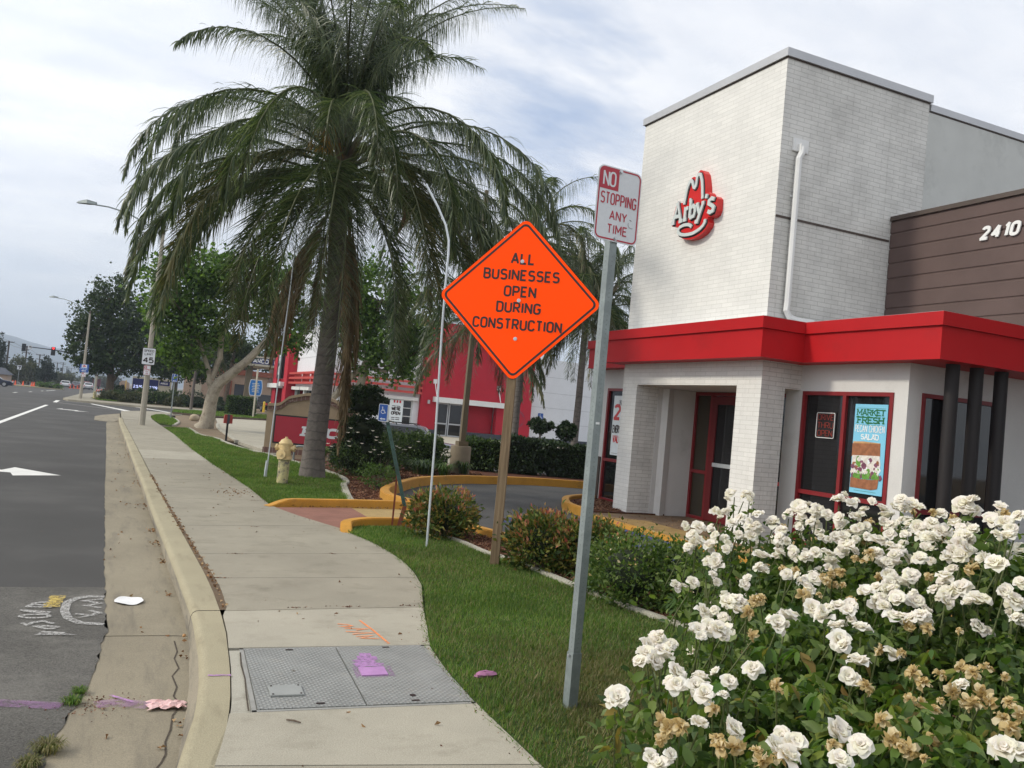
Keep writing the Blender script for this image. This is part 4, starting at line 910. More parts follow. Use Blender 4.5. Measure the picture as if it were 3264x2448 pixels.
# brown board siding above the canopy
mb = MB(); z = 3.318; k = 0
while z < 5.16:
    h = min(.235, 5.19-z); mb.prism([(10.83, 0, z), (10.815, 0, z+.015), (10.815, 0, z+h-.02), (10.83, 0, z+h-.004)], (0, 9.982, 0)); z += .24
mb.box(10.83, 20, 0, 9.98, 3.32, 5.2); mb.build('siding', M['brown'], rest)
MB().box(10.79, 20, -.02, 9.984, 5.203, 5.27).build('siding_cap', M['dbrown'], rest)
P = frame((10.806, 8.36, 4.64), (0, -1, 0))
for i, (ch, xx) in enumerate((('2', .0), ('4', .165), ('1', .35), ('0', .44))):
    mb = MB(); it = lambda x, y, h=0, P=P: P(x+y*.22, y, h)
    text(mb, ch, it, xx, 0, .2, .9, .22, 0, 'l', depth=.02, lift=.022); mb.build('house_number', M['white'], rest)
# scupper and downspout
mb = MB(); mb.box(8.71, 9.0, 9.965, 9.998, 5.895, 6.09); mb.box(8.80, 8.90, 9.90, 9.966, 5.91, 6.0)
o = mb.build('scupper', M['white'], rest)
mb = MB(); mb.tube([(8.85, 9.93, 5.96), (8.84, 9.925, 5.86), (8.80, 9.93, 5.78), (8.80, 9.93, 3.62), (8.79, 9.93, 3.5), (8.86, 9.93, 3.40), (8.98, 9.9, 3.365), (9.25, 9.86, 3.36)], [.05, .052, .048, .048, .048, .052, .05, .048], 8, phase=PI/8)
mb.box(8.745, 8.855, 9.985, 9.998, 5.2, 5.23); mb.build('downspout', M['white'], rest, False)
# emblem: red can with a white hat line, smile and name
P = frame((8.5, 11.7, 5.3), (0, -1, 0))
oc = [(-.79, -.18), (-.76, .0), (-.70, .17), (-.66, .19), (-.52, .165), (-.49, .2), (-.464, .3), (-.41, .43), (-.363, .5), (-.31, .555), (-.25, .56), (-.205, .54), (-.178, .56), (-.134, .617), (-.085, .64), (-.026, .618), (.04, .55), (.08, .44), (.115, .3), (.124, .2), (.2, .205), (.235, .17), (.256, .12), (.38, .105), (.435, .06), (.44, -.13), (.40, -.2), (.33, -.22), (.23, -.21), (.221, -.235), (.245, -.3), (.225, -.37), (.119, -.45), (-.02, -.495), (-.142, -.512), (-.3, -.503), (-.43, -.468), (-.53, -.41), (-.59, -.345), (-.61, -.26), (-.63, -.225), (-.735, -.215), (-.78, -.2)]
em = MB(); em.prism([P(x, y, .12) for x, y in oc], P(0, 0, 0)-P(0, 0, .12), 0); e_o = em.build('emblem', M['emblemred'], rest)
hat = [(-.448, .121), (-.435, .2), (-.421, .287), (-.40, .37), (-.371, .431), (-.335, .485), (-.297, .498), (-.262, .47), (-.235, .415), (-.21, .37), (-.18, .357), (-.155, .38), (-.145, .43), (-.14, .51), (-.115, .555), (-.086, .564), (-.05, .55), (-.02, .49), (.005, .43), (.025, .34), (.045, .23), (.06, .123)]
smile = [(-.18, -.31), (-.22, -.275), (-.27, -.255), (-.35, -.243), (-.43, -.243), (-.51, -.258), (-.555, -.285), (-.56, -.33), (-.52, -.372), (-.45, -.398), (-.36, -.415), (-.25, -.425), (-.14, -.425), (-.03, -.405), (.07, -.375), (.14, -.335), (.18, -.285), (.175, -.24)]
for nm, run, w_ in (('hat_line', hat, .055), ('smile_line', smile, .055)):
    mb = MB(); ribbon(mb, [(x_+.01, y_-.01) for x_, y_ in run], w_+.035, P, .1225, 1); ribbon(mb, run, w_, P, .145, 0, .02); sub(mb.build(nm, [M['emblemwhite'], M['blacktr']], rest), e_o)  # black offset ribbon painted behind each line as its shadow
def slab_letters(mb, off, w, mi, lift, depth):
    for chx, pls in ((-.60, [[(-.13, -.165), (-.015, .155), (.1, -.165)], [(-.08, -.06), (.06, -.06)], [(-.165, -.158), (-.08, -.158)], [(.05, -.158), (.15, -.158)], [(-.06, .155), (.02, .155)]]),
                     (-.39, [[(0, -.16), (0, .03)], [(0, -.01), (.035, .03), (.085, .03)], [(-.04, -.158), (.05, -.158)], [(-.03, .032), (.0, .032)]]),
                     (-.22, [[(-.03, .16), (-.03, -.15)], [(-.03, .0), (.05, .04), (.1, .0), (.11, -.07), (.08, -.14), (.0, -.155), (-.03, -.15)], [(-.07, .155), (-.03, .155)]]),
                     (.0, [[(-.06, .03), (.02, -.14)], [(.1, .03), (-.03, -.26), (-.09, -.25)], [(-.095, .034), (-.02, .034)], [(.06, .034), (.13, .034)]]),
                     (.2, [[(-.02, .16), (-.035, .09)]]),
                     (.30, [[(.09, .035), (.02, .06), (-.045, .03), (-.05, -.015), (.04, -.06), (.085, -.1), (.07, -.155), (.0, -.17), (-.06, -.14)]])):
        for k, pl in enumerate(pls):
            yo = .0+(chx+.6)*.02
            ribbon(mb, [(chx+x+off, y+yo-off) for x, y in pl], w, P, lift+k*.0004, mi, depth)
mb = MB(); slab_letters(mb, .016, .085, 0, .1245, 0); sub(mb.build('name_shadow', M['blacktr'], rest), e_o)
mb = MB(); slab_letters(mb, 0, .062, 0, .152, .025); sub(mb.build('name_letters', M['emblemwhite'], rest), e_o)
# window posters and neon (things on the glass)
def bg_panel(name, label, cat, c, w, h, mats, draw, t=.004, u=(0, -1, 0), loc=None):
    th = thing(name, label, cat, c); P = frame(c, u)
    panel(P, rrect(w, h, min(w, h)*.01, 2), t, 'sheet', mats[0], mats[0], th)
    mb = MB(); draw(mb, P); mb.build('print', mats, th); return th
gm = flat('poster_green', (.02, .16, .05)); pw = flat('poster_white', (.8, .85, .86)); pb = flat('poster_blue', (.22, .58, .78))
bread = mat('poster_bread', (.32, .13, .06), .6, .3, 14, 0, 0, 50); bread2 = mat('poster_bread_light', (.55, .32, .15), .6, .2, 14); lett = mat('poster_lettuce', (.13, .32, .05), .6, .4, 20); grape = mat('poster_grape', (.2, .07, .12), .5, .4, 16); mayo = mat('poster_mayo', (.72, .68, .62), .5, .2, 20)
def dr(mb, P):
    text(mb, 'MARKET', P, 0, .455, .085, 1.05, .17, 1, serif=True, lift=.002, fit=.47); text(mb, 'FRESH', P, 0, .345, .095, 1., .2, 1, serif=True, lift=.002, fit=.44)
    text(mb, 'PECAN CHICKEN', P, 0, .225, .1, .6, .11, 2, lift=.002, fit=.5, gap=.22); text(mb, 'SALAD', P, .01, .125, .075, 1., .19, 2, serif=True, lift=.002, fit=.3)
    for y in (.555, .325): ribbon(mb, [(-.24, y), (.24, y)], .004, P, .002, 1)
    rr = random.Random(5)
    face(mb, [(-.27, .05), (.2, .065), (.2, .09), (-.1, .1), (-.27, .09)], P, .0015, 4)
    face(mb, [(-.28, .065), (.2, .085), (.21, -.09), (-.28, -.115)], P, .002, 3)
    face(mb, [(-.27, -.1), (.2, -.08), (.225, -.2), (.2, -.38), (-.27, -.38)], P, .0021, 7)
    for k in range(90):
        a, b = rr.uniform(-.25, .2), rr.uniform(-.36, -.13); r_ = rr.uniform(.012, .045)
        face(mb, [(a+r_*math.cos(i*PI/4)*rr.uniform(.8, 1.2), b+r_*math.sin(i*PI/4)*rr.uniform(.7, 1.2)) for i in range(8)], P, .0022+k*.00003, rr.choice([6, 3, 5, 7, 7, 7, 2]))
    for k in range(16):
        a = -.27+k*.032; face(mb, [(a, -.37+rr.uniform(-.02, .02)), (a+.035, -.33), (a+.06, -.38), (a+.02, -.42+rr.uniform(-.02, .01))], P, .0052+k*.00005, 6 if k % 5 == 0 else 5)
    face(mb, [(-.27, -.40), (-.1, -.415), (.1, -.41), (.215, -.39), (.2, -.52), (.1, -.545), (-.27, -.54)], P, .0062, 3)
    ribbon(mb, [(-.2, -.575), (.18, -.575)], .004, P, .002, 1)
bg_panel('window_poster', 'tall sky blue sandwich poster in the right pane of the front window', 'poster', (9.262, 8.645, 1.565), .56, 1.22, [pb, gm, pw, bread, bread2, lett, grape, mayo], dr, u=(0, -1, 0))
def dr2(mb, P):
    text(mb, 'NEW', P, -.17, .42, .1, 1, .15, 1, 'l', serif=True, lift=.002); text(mb, '2', P, -.34, .1, .34, 1.1, .2, 2, 'l', serif=True, lift=.002); text(mb, 'FOR', P, -.09, .11, .12, .8, .16, 1, 'l', lift=.002)
    text(mb, 'EVERYDAY', P, -.36, -.16, .17, .5, .18, 1, 'l', lift=.002); text(mb, 'VALUE', P, -.33, -.36, .17, .62, .18, 2, 'l', lift=.002)
    ribbon(mb, [(-.36, -.57), (.3, -.57)], .006, P, .002, 1)
bg_panel('window_poster', 'white poster with a big red 2 in the window left of the porch', 'poster', (9.262, 14.95, 1.58), .8, 1.22, [pw, M['black'], gloss('poster_red', (.6, .03, .03))], dr2)
th = thing('neon_sign', 'unlit red neon drive thru sign in a white tube border', 'sign', (9.26, 9.455, 1.85)); P = frame((9.262, 9.455, 1.85), (0, -1, 0))
MB().box(9.268, 9.276, 9.27, 9.64, 1.66, 2.04).build('backing', M['blacktr'], th)
mb = MB(); mb.tube([P(x, y, .006) for x, y in rrect(.345, .36, .02, 3)+[rrect(.345, .36, .02, 3)[0]]], .006, 5); mb.build('border_tube', M['white'], th)
mb = MB()
for s_, y in (('DRIVE', .075), ('THRU', -.04), ('OPEN', -.155)): text(mb, s_, P, 0, y, .085, 1, .07, 0, lift=.008, depth=.004, fit=.3 if s_ != 'OPEN' else .28)
mb.build('letter_tubes', gloss('unlit_neon', (.36, .05, .03)), th)
th = thing('door_notice', 'small white notice on the glass of the red door', 'notice', (9.795, 11.93, 1.35)); MB().box(9.795, 9.80, 11.88, 12.0, 1.12, 1.56).build('paper', M['litter'], th)
mb = MB(); P = frame((9.7945, 11.94, 1.34), (0, -1, 0)); [ribbon(mb, [(-.04, .16-.05*k), (.04-.01*(k % 2), .16-.05*k)], .014, P, .001, 0) for k in range(7)]; mb.build('print', M['black'], th)
tag(MB().blob((9.262, 8.30, 1.6), (.012, .02, .018), 8).build('amber_bulb', M['amber']), 'small glowing amber bulb at the right edge of the front window', 'lamp')  # glowing blob set on the pane as the reflection of a lamp

# ------------------------------------------------------------------ red and white chicken restaurant behind
kf = thing('restaurant', 'red and white stucco chicken restaurant behind the hedge with red louvres', 'building', (18, 56, -.5))
Z0 = -.45; Y0 = 56
mb = MB(); wally(mb, Y0, .4, 11.9, 18.45, Z0, 6.9, [(16.0, 18.0, .35, 2.05)]); wallx(mb, 11.9, .4, Y0+.4, 66.2, Z0, 6.6, [(59.6, 62.4, .3, 2.3), (62.9, 66.0, .3, 2.3)])
mb.box(26.78, 36, Y0+.3, Y0+.7, .23, 6.0); mb.box(12.4, 36, 57, 72, Z0, 5.5); kf_w = mb.build('wall', M['kfcwhite'], kf)
mb = MB()
for z in (3.35, 4.45, 5.5): mb.box(11.89, 11.9, 56.0, 66, z, z+.03); mb.box(11.9, 18.4, Y0-.012, Y0, z+.1, z+.13)
for x in (13.6, 15.2, 16.9): mb.box(x, x+.03, Y0-.012, Y0, 3.4, 6.8)
for z in (1.35, 2.45, 3.55, 4.7): mb.box(26.8, 36, Y0+.288, Y0+.3, z, z+.03)
mb.build('panel_joints', M['coping'], kf)
mb = MB(); wally(mb, Y0-.3, .5, 18.45, 26.78, .22, 7.6, [(19.6, 21.7, .22, 2.3), (22.0, 24.1, .22, 2.1)]); mb.box(22.0, 24.1, Y0+.4, Y0+.6, .22, 2.2); mb.build('red_tower', M['kfcred'], kf)
mb = MB(); mb.box(18.45, 19.6, Y0-.32, Y0+.2, Z0, .218); mb.box(21.7, 26.8, Y0-.32, Y0+.2, Z0, .218); mb.box(26.8, 36, Y0+.28, Y0+.7, Z0, .228); mb.build('base_course', M['slate'], kf)
mb = MB()
for i, z in enumerate((2.52, 2.87, 3.22)):
    mb.box(12.0, 18.43, Y0-.55, Y0-.3, z, z+.15); mb.box(11.35, 11.6, 56.5, 68.0, z, z+.15)
for x in (12.6, 14.6, 16.6, 18.2): mb.box(x, x+.12, Y0-.45, Y0-.002, 2.55, 3.3)
for y in (58, 61, 64, 67): mb.box(11.42, 11.898, y, y+.12, 2.55, 3.3)
mb.build('louvres', M['louver'], kf)
mb = MB(); mb.box(15.9, 18.3, Y0-.25, Y0-.002, 2.05, 2.27); mb.build('window_lintel', M['white'], kf)
for a, b in ((59.5, 62.6), (62.8, 66.6)): MB().box(11.6, 11.898, a, b, 2.1, 2.34).build('window_lintel', M['white'], kf)
mb = MB(); 
for x in (16.0, 16.66, 17.3, 17.94): mb.box(x, x+.06, Y0+.1, Y0+.15, .35, 2.05)
for z in (.35, .92, 1.48, 2.0): mb.box(16.0, 18.0, Y0+.098, Y0+.152, z, z+.05)
o = mb.build('window', M['white'], kf); sub(MB().box(16.0, 18.0, Y0+.16, Y0+.2, .35, 2.05).build('pane', M['glass'], kf), o)
for a, b in ((59.6, 62.4), (62.9, 66.0)):
    mb = MB(); mb.box(12.0, 12.06, a, a+.1, .3, 2.1); mb.box(12.0, 12.06, b-.1, b, .3, 2.1); mb.box(12.0, 12.06, a, b, 1.05, 1.12); o = mb.build('window', M['white'], kf)
    sub(MB().box(12.08, 12.12, a, b, .3, 2.1).build('pane', M['glass'], kf), o)
mb = MB()
for a, b in ((19.6, 20.6), (20.66, 21.66)):
    mb.box(a, a+.07, Y0, Y0+.06, Z0, 2.1); mb.box(b-.07, b, Y0, Y0+.06, Z0, 2.1); mb.box(a+.07, b-.07, Y0, Y0+.06, Z0, Z0+.35); mb.box(a+.07, b-.07, Y0, Y0+.06, .62, .72); mb.box(a+.07, b-.07, Y0, Y0+.06, 2.0, 2.1)
o = mb.build('door', M['coping'], kf); sub(MB().box(19.65, 21.62, Y0+.03, Y0+.05, Z0, 2.1).build('pane', M['glass'], kf), o)
mb = MB(); mb.box(19.3, 24.62, Y0-.7, Y0-.302, 2.1, 2.46); mb.build('entrance_band', M['white'], kf)
for x in (19.35, 24.1):
    mb = MB(); mb.box(x-.13, x+.13, Y0-.36, Y0-.302, 3.35, 3.65); mb.tube([(x, Y0-.34, 3.4), (x+.12, Y0-.6, 2.5)], .035, 6); mb.build('tie_rod', M['white'], kf)
mb = MB(); mb.tube([(19.0, Y0-.4, 1.95), (19.0, Y0-.4, 2.2)], .09, 10); mb.build('wall_lamp', M['coping'], kf)
mb = MB(); P = frame((25.7, Y0-.304, 1.45), (1, 0, 0)); ribbon(mb, arcc(0, 0, .62, 0, 360, 28), .035, P, .002, 0); ribbon(mb, arcc(0, 0, .5, 0, 360, 28), .02, P, .002, 0); ribbon(mb, arcc(0, 0, .56, 20, 70, 8), .07, P, .003, 0); ribbon(mb, arcc(0, 0, .56, 200, 330, 8), .07, P, .003, 0)
mb.build('round_emblem', gloss('faded_emblem', (.25, .03, .06)), kf)
# pylon on the street side
mb = MB(); mb.box(11.2, 11.898, 66.1, 67.6, Z0, 6.4); mb.box(11.2, 12.3, 70.9, 72.6, Z0, 5.7); mb.box(11.6, 12.3, 67.6, 70.9, 2.35, 5.5); mb.build('red_pylon', M['kfcred'], kf)
mb = MB(); mb.box(11.1, 11.59, 68.2, 70.4, 2.9, 5.45); o = mb.build('blade_sign', M['blacktr'], kf)
mb = MB(); P = frame((11.09, 69.3, 3.1), (0, -1, 0)); [text(mb, c, P, 0, 1.75-k*.85, .75, 1.8, .24, 0, lift=.01, depth=.03) for k, c in enumerate('KFC')]; sub(mb.build('letters', M['white'], kf), o)
MB().box(10.9, 11.898, 67.0, 68.3, 2.3, 2.62).build('canopy_block', M['white'], kf); MB().box(10.9, 11.898, 68.6, 73.5, 2.15, 2.5).build('canopy_block', M['white'], kf)
MB().box(11.85, 12.2, 67.8, 70.8, Z0, 2.1).build('side_door', M['blacktr'], kf)
# banner in its window, sign on its wall
def dr3(mb, P):
    for k in range(3): face(mb, [(-.22+k*.2, .6), (-.1+k*.2, .6), (-.1+k*.2, .78), (-.22+k*.2, .78)], P, .002, 2)
    text(mb, "WE'RE", P, 0, .08, .24, .8, .26, 1, lift=.002, fit=.6); text(mb, 'OPEN', P, 0, -.22, .24, .8, .26, 1, lift=.002, fit=.6)
    for y in (.38, -.4, -.52): ribbon(mb, [(-.3, y), (-.05, y)], .05, P, .002, 1); ribbon(mb, [(.0, y), (.28, y)], .05, P, .002, 1)
bg_panel('window_banner', "white we're open banner in the window of the red building", 'banner', (16.85, 55.9, 1.2), .95, 1.6, [pw, M['black'], M['redsign']], dr3, .01, (1, 0, 0))
th = thing('parking_sign', 'tiny blue accessible parking sign on the white wall of the red building', 'sign', (27.85, 56.25, 1.75)); P = frame((27.85, 56.25, 1.75), (1, 0, 0)); panel(P, rrect(.42, .55, .04), .02, 'sign_face', M['blue'], M['galv'], th); mb = MB(); wheelchair(mb, P, 0, 0, .4, 0, .004); mb.build('symbol', M['signwhite'], th)

# ------------------------------------------------------------------ monument sign
mo = thing('monument_sign', 'tan stucco monument sign with brick trim and a red letter panel', 'sign', (4.9, 24.3, -.06))
ux = Vector((1, -.38, 0)).normalized(); P = frame((4.88, 24.22, -.1), ux)
top = [(-1.22, 1.42), (-.95, 1.44)]+[(-.95+.38*t, 1.44+.25*(3*t*t-2*t**3)) for t in (.25, .5, .75, 1)]+[(-.2, 1.79), (0, 1.81), (.2, 1.79)]+[(.95-.38*t, 1.44+.25*(3*t*t-2*t**3)) for t in (1, .75, .5, .25)]+[(.95, 1.44), (1.22, 1.42)]
mb = MB(); mb.prism([P(x, y, .0) for x, y in [(1.22, 0), (1.22, 1.42)]+top[::-1][1:-1]+[(-1.22, 1.42), (-1.22, 0)]], P(0, 0, -.4)-P(0, 0, 0)); mb.build('body', M['mono'], mo)
mb = MB(); 
for i in range(len(top)-1):
    a, b = top[i], top[i+1]; mb.prism([P(a[0], a[1]-.08, .03), P(b[0], b[1]-.08, .03), P(b[0], b[1]-.19, .03), P(a[0], a[1]-.19, .03)], P(0, 0, -.03)-P(0, 0, 0))
mb.prism([P(-1.24, .02, .03), P(1.24, .02, .03), P(1.24, .2, .03), P(-1.24, .2, .03)], P(0, 0, -.46)-P(0, 0, 0)); mb.build('brick_trim', M['monobrick'], mo)
mb = MB()
for i in range(len(top)-1): a, b = top[i], top[i+1]; mb.prism([P(a[0], a[1]+.0, .05), P(b[0], b[1]+.0, .05), P(b[0], b[1]-.078, .05), P(a[0], a[1]-.078, .05)], P(0, 0, -.5)-P(0, 0, 0))
mb.build('cap', M['mono'], mo)
mb = MB(); mb.prism([P(-1.0, .33, .012), P(1., .33, .012), P(1., 1.13, .012), P(-1., 1.13, .012)], P(0, 0, -.01)-P(0, 0, 0)); mb.build('panel_frame', M['blacktr'], mo)
mb = MB(); mb.prism([P(-.96, .37, .02), P(.96, .37, .02), P(.96, 1.09, .02), P(-.96, 1.09, .02)], P(0, 0, -.006)-P(0, 0, 0)); mb.build('sign_face', gloss('monument_red', (.36, .012, .03)), mo)
mb = MB(); it = lambda x, y, h=0: P(x+(y-.45)*.18, y, h); text(mb, 'KFC', it, .26, .58, .29, 1.5, .26, 0, lift=.023, fit=.95, serif=True); mb.build('letters', M['signwhite'], mo)

# ------------------------------------------------------------------ filling station
ar = thing('station_canopy', 'cream fuel station canopy with blue and white lettering behind the leaning tree', 'canopy', (15, 112, -.4))
MB().box(9.6, 18.3, 110, 121, 4.95, 6.2).build('canopy', M['shelter'], ar)
MB().box(13.2, 17.4, 109.96, 109.995, 5.2, 5.95).build('blue_band', M['navy'], ar)
P = frame((15.2, 109.95, 5.3), (1, 0, 0)); mb = MB(); text(mb, 'ARCO', P, .1, 0, .55, 1.15, .2, 0, lift=.004); mb.build('letters', M['white'], ar)
mb = MB(); P = frame((17.5, 109.9, 5.57), (1, 0, 0)); mb.prism([P(x, y, 0) for x, y in arcc(0, 0, .62, 0, 340, 17)], P(0, 0, -.06)-P(0, 0, 0)); ribbon(mb, arcc(0, 0, .58, 0, 360, 20), .06, P, .004, 2)
face(mb, arcc(0, 0, .38, 0, 340, 17), P, .006, 1); [ribbon(mb, [(0, 0), (.36*math.cos(a), .36*math.sin(a))], .05, P, .009+a*.001, 0) for a in (0, PI/2, PI, 3*PI/2)]; mb.build('round_emblem', [M['navy'], M['redsign'], M['white']], ar)
for x in (13.9, 17.2): MB().box(x, x+.75, 111.5, 112.2, -.5, 4.95).build('canopy_column', M['tanpole'], ar)
st = thing('station_shop', 'tan shop building with terracotta trim beneath the fuel canopy', 'building', (15, 126, -.4))
mb = MB(); wally(mb, 125, .4, 7.6, 24, -.6, 4.4, [(14.2, 15.8, -.6, 2.6), (9.0, 9.9, -.6, 2.3)]); mb.build('wall', M['tan'], st)
mb = MB(); mb.box(7.4, 24.2, 124.7, 124.998, 3.9, 4.6); mb.box(11.2, 13.4, 124.6, 124.69, 3.9, 4.9); mb.build('roof_trim', M['rooft'], st)
mb = MB(); mb.box(18.7, 21, 124.8, 124.99, 2.55, 5.2); mb.build('sign_board', M['tan2'], st); mb = MB(); mb.box(14.2, 15.8, 125.1, 125.2, -.6, 2.6); mb.build('door', M['slate'], st)
mb = MB(); mb.box(9.0, 9.9, 125.1, 125.2, -.6, 2.3); mb.build('door', M['shelter'], st); MB().box(12.9, 13.8, 124.7, 124.99, -.5, 3.0).build('pilaster', M['rooft'], st)
ps = thing('price_sign', 'cream price board with two navy panels of lit fuel prices', 'sign', (3, 105, -.3))
MB().box(1.0, 5.1, 105, 105.4, .55, 2.25).build('board', M['shelter'], ps); MB().box(1.3, 4.8, 105.1, 105.3, -.6, .55).build('base', M['tan'], ps)
P = frame((0, 104.99, 0), (1, 0, 0)); s2 = []
for x0, x1, s_ in ((1.05, 2.2, '2.539'), (2.25, 3.0, '2.7'), (2.75, 3.7, '2.839')):
    if s_ == '2.7': x1 = 2.72
    mb = MB().box(x0, x1, 104.95, 104.998, .75, 2.0); o = mb.build('price_panel', M['navy'], ps); mb = MB(); text(mb, s_, P, (x0+x1)/2, .95, .32, 1, .16, 0, lift=.05, fit=(x1-x0)*.8); sub(mb.build('digits', M['led'], ps), o)
mb = MB(); mb.box(3.8, 4.9, 104.96, 104.998, 1.45, 1.95); o = mb.build('logo_panel', M['navy'], ps); mb = MB(); text(mb, 'ARCO', P, 4.3, 1.58, .22, 1.2, .2, 0, lift=.04); sub(mb.build('letters', M['white'], ps), o)
bsn = thing('street_sign', 'blue barrel shaped sign with white lines of text behind a cream pole', 'sign', (8.2, 60, -.2)); P = frame((8.2, 60.1, 1.93), (1, 0, 0))
bp = [(-.33, -.52), (.33, -.52), (.4, -.3), (.43, 0), (.4, .3), (.35, .52), (-.35, .52), (-.4, .3), (-.43, 0), (-.4, -.3)]
panel(P, [(x*1.05, y*1.05) for x, y in bp], .03, 'sign_border', M['signwhite'], M['galv'], bsn); mb = MB(); face(mb, [(x*.96, y*.96) for x, y in bp], P, .004, 0); mb.build('sign_face', gloss('sign_blue_light', (.02, .17, .5)), bsn)
mb = MB(); [ribbon(mb, [(-.25+.03*(k % 2), .28-.11*k), (.25-.05*((k+1) % 2), .28-.11*k)], .045, P, .008, 0) for k in range(6)]; mb.build('text_lines', M['signwhite'], bsn)
MB().tube([(8.2, 59.95, -.25), (8.2, 59.95, 3.2)], .06, 8).build('pole', M['shelter'], bsn)
hs = thing('house', 'small tan arched building far behind the dark tree', 'building', (.3, 150, -.5)); mb = MB(); mb.box(-.4, 1.1, 150, 154, -1, 1.3); mb.prism([(-.4, 150, 1.3), (1.1, 150, 1.3), (.5, 150, 1.65), (-.05, 150, 1.65)], (0, 4, 0)); mb.build('wall', M['tan'], hs); MB().box(-.1, .35, 149.95, 149.99, -.6, 1.0).build('window', M['glass'], hs)
hs2 = thing('house', 'grey hipped roof house behind the black car at the left edge', 'building', (-18, 162, -.5)); mb = MB(); mb.box(-20.5, -16.9, 160, 166, -1, .9); mb.build('wall', M['tan'], hs2); mb = MB(); mb.add([(-20.8, 159.6, .85), (-16.6, 159.6, .85), (-16.6, 166.4, .85), (-20.8, 166.4, .85), (-19, 162.5, 2.0), (-17.6, 162.5, 1.9)], [(0, 1, 5, 4), (1, 2, 5), (2, 3, 4, 5), (3, 0, 4), (0, 3, 2, 1)]); mb.build('roof', M['slate'], hs2)
# ------------------------------------------------------------------ near signs
NT = [M['signwhite'], M['signred'], M['black'], M['galv']]
def bolt(P, x, y, h, r=.011, parent=None):
    mb = MB(); q = lambda a, r_, hh: P(x+r_*math.cos(a), y+r_*math.sin(a), hh)
    mb.prism([q(i*PI/4, r*1.5, h+.002) for i in range(8)], P(0, 0, -.002)-P(0, 0, 0)); mb.prism([q(i*PI/3, r, h+.009) for i in range(6)], P(0, 0, -.007)-P(0, 0, 0))
    return mb.build('bolt', M['bolt'], parent)
def nostop(c, azd, w, h, label, group=None, detail=True, parent_loc=None):
    th = thing('parking_sign', label, 'sign', c, 0, group); P = frame(c, az(azd))
    panel(P, rrect(w, h, w*.13), .003, 'sign_face', M['signwhite'], M['galv'], th)
    mb = MB(); s = w/.30
    ring(mb, rrect(w*.955, h*.967, w*.115), rrect(w*.895, h*.925, w*.085), P, .001, 1)
    face(mb, [(-.455*w, .02*h+.165*h), (-.03*w, .185*h), (-.03*w, .465*h), (-.40*w, .475*h), (-.455*w, .43*h)], P, .0012, 1)
    text(mb, 'NO', P, -.245*w, .225*h, .205*h, .72, .13, 0, lift=.0018)
    text(mb, 'STOPPING', P, .0*w, -.015*h, .165*h, .55, .13, 1, lift=.0012, fit=.80*w, gap=.28)
    text(mb, 'ANY', P, .02*w, -.215*h, .13*h, .9, .14, 1, lift=.0012, fit=.38*w, gap=.24); text(mb, 'TIME', P, .02*w, -.40*h, .13*h, .9, .14, 1, lift=.0012, fit=.44*w, gap=.26)
    mb.build('print', NT, th)
    if detail:
        bolt(P, 0, .455*h, .001, .009, th); bolt(P, 0, -.45*h, .001, .009, th)
        mb = MB(); ribbon(mb, arcc(.1, -.09, .022, 160, 300, 8), .002, P, .0016, 2); ribbon(mb, [(.085, -.065), (.1, -.07)], .003, P, .0016, 2); mb.build('scratches', NT, th)
    return th
nostop((2.40, 4.12, 2.775), 84, .30, .412, 'white and red no stopping sign on the galvanized post beside the roses')
th = thing('sign_post', 'galvanized square steel post rising from the lawn beside the white roses', 'post', (2.40, 4.16, 0))
mb = MB(); u = Vector(az(84)); n = Vector((u.y, -u.x, 0)); c = Vector((2.395, 4.155, 0))
for a, b, hw in ((-.3, .30, .029), (.0, 2.97, .0245)): mb.obox(c+Vector((0, 0, (a+b)/2)), u, n, (0, 0, 1), hw, hw, (b-a)/2)
mb.build('tube', M['galv'], th)
mb = MB()
for k in range(115):
    z = .33+k*.0254
    if z > 2.5: break
    for d_, e_ in ((n, u), (u, n), (-n, u)) if False else ((Vector((-n.x, -n.y, 0)), u), (Vector((n.x, n.y, 0)), u), (-u, n)):
        q = c+Vector((0, 0, z))+d_*.0248; mb.poly([q+e_*.0045*math.cos(i*PI/3)+Vector((0, 0, .0045*math.sin(i*PI/3))) for i in range(6)])
mb.build('punched_dimples', mat('dimple', (.20, .225, .225), .5, .1, 10, .4), th)
MB().obox(c+Vector((0, 0, .285))+(-u)*.031, n, (0, 0, 1), u, .006, .006, .012).build('base_bolt', M['bolt'], th)
MB().obox(c+Vector((0, 0, 1.56))-n*.0252*(1 if n.y > 0 else -1), u, (0, 0, 1), n, .012, .006, .0012).build('sticker', M['litter'], th)
# orange diamond
th = thing('construction_sign', 'orange diamond construction sign about open businesses on a wooden post', 'sign', (3.7, 8.2, 2.78)); P = frame((3.69, 8.205, 2.785), az(122))
def diamond(R, r, n=6):
    out = []
    for k in range(4):
        a0 = k*90; cx, cy = (R-r*math.sqrt(2))*math.cos(rad(a0)), (R-r*math.sqrt(2))*math.sin(rad(a0))
        for i in range(n+1):
            a = rad(a0-45+90*i/n); out.append((cx+r*math.cos(a), cy+r*math.sin(a)))
    return out
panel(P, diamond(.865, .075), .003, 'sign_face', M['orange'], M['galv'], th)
mb = MB(); ring(mb, diamond(.826, .058), diamond(.794, .042), P, .0012, 0)
for s_, y, h, fit in (('ALL', .37, .125, .235), ('BUSINESSES', .197, .12, .79), ('OPEN', .023, .12, .325), ('DURING', -.147, .12, .455), ('CONSTRUCTION', -.325, .12, .93)):
    text(mb, s_, P, .0, y, h, 1, .178, 0, lift=.0012, fit=fit, gap=.28)
mb.build('print', M['black'], th)
for y in (.405, -.01, -.415): bolt(P, -.005, y, .001, .014, th)
th = thing('wooden_post', 'weathered square timber post holding the orange diamond sign', 'post', (3.72, 8.27, 0))
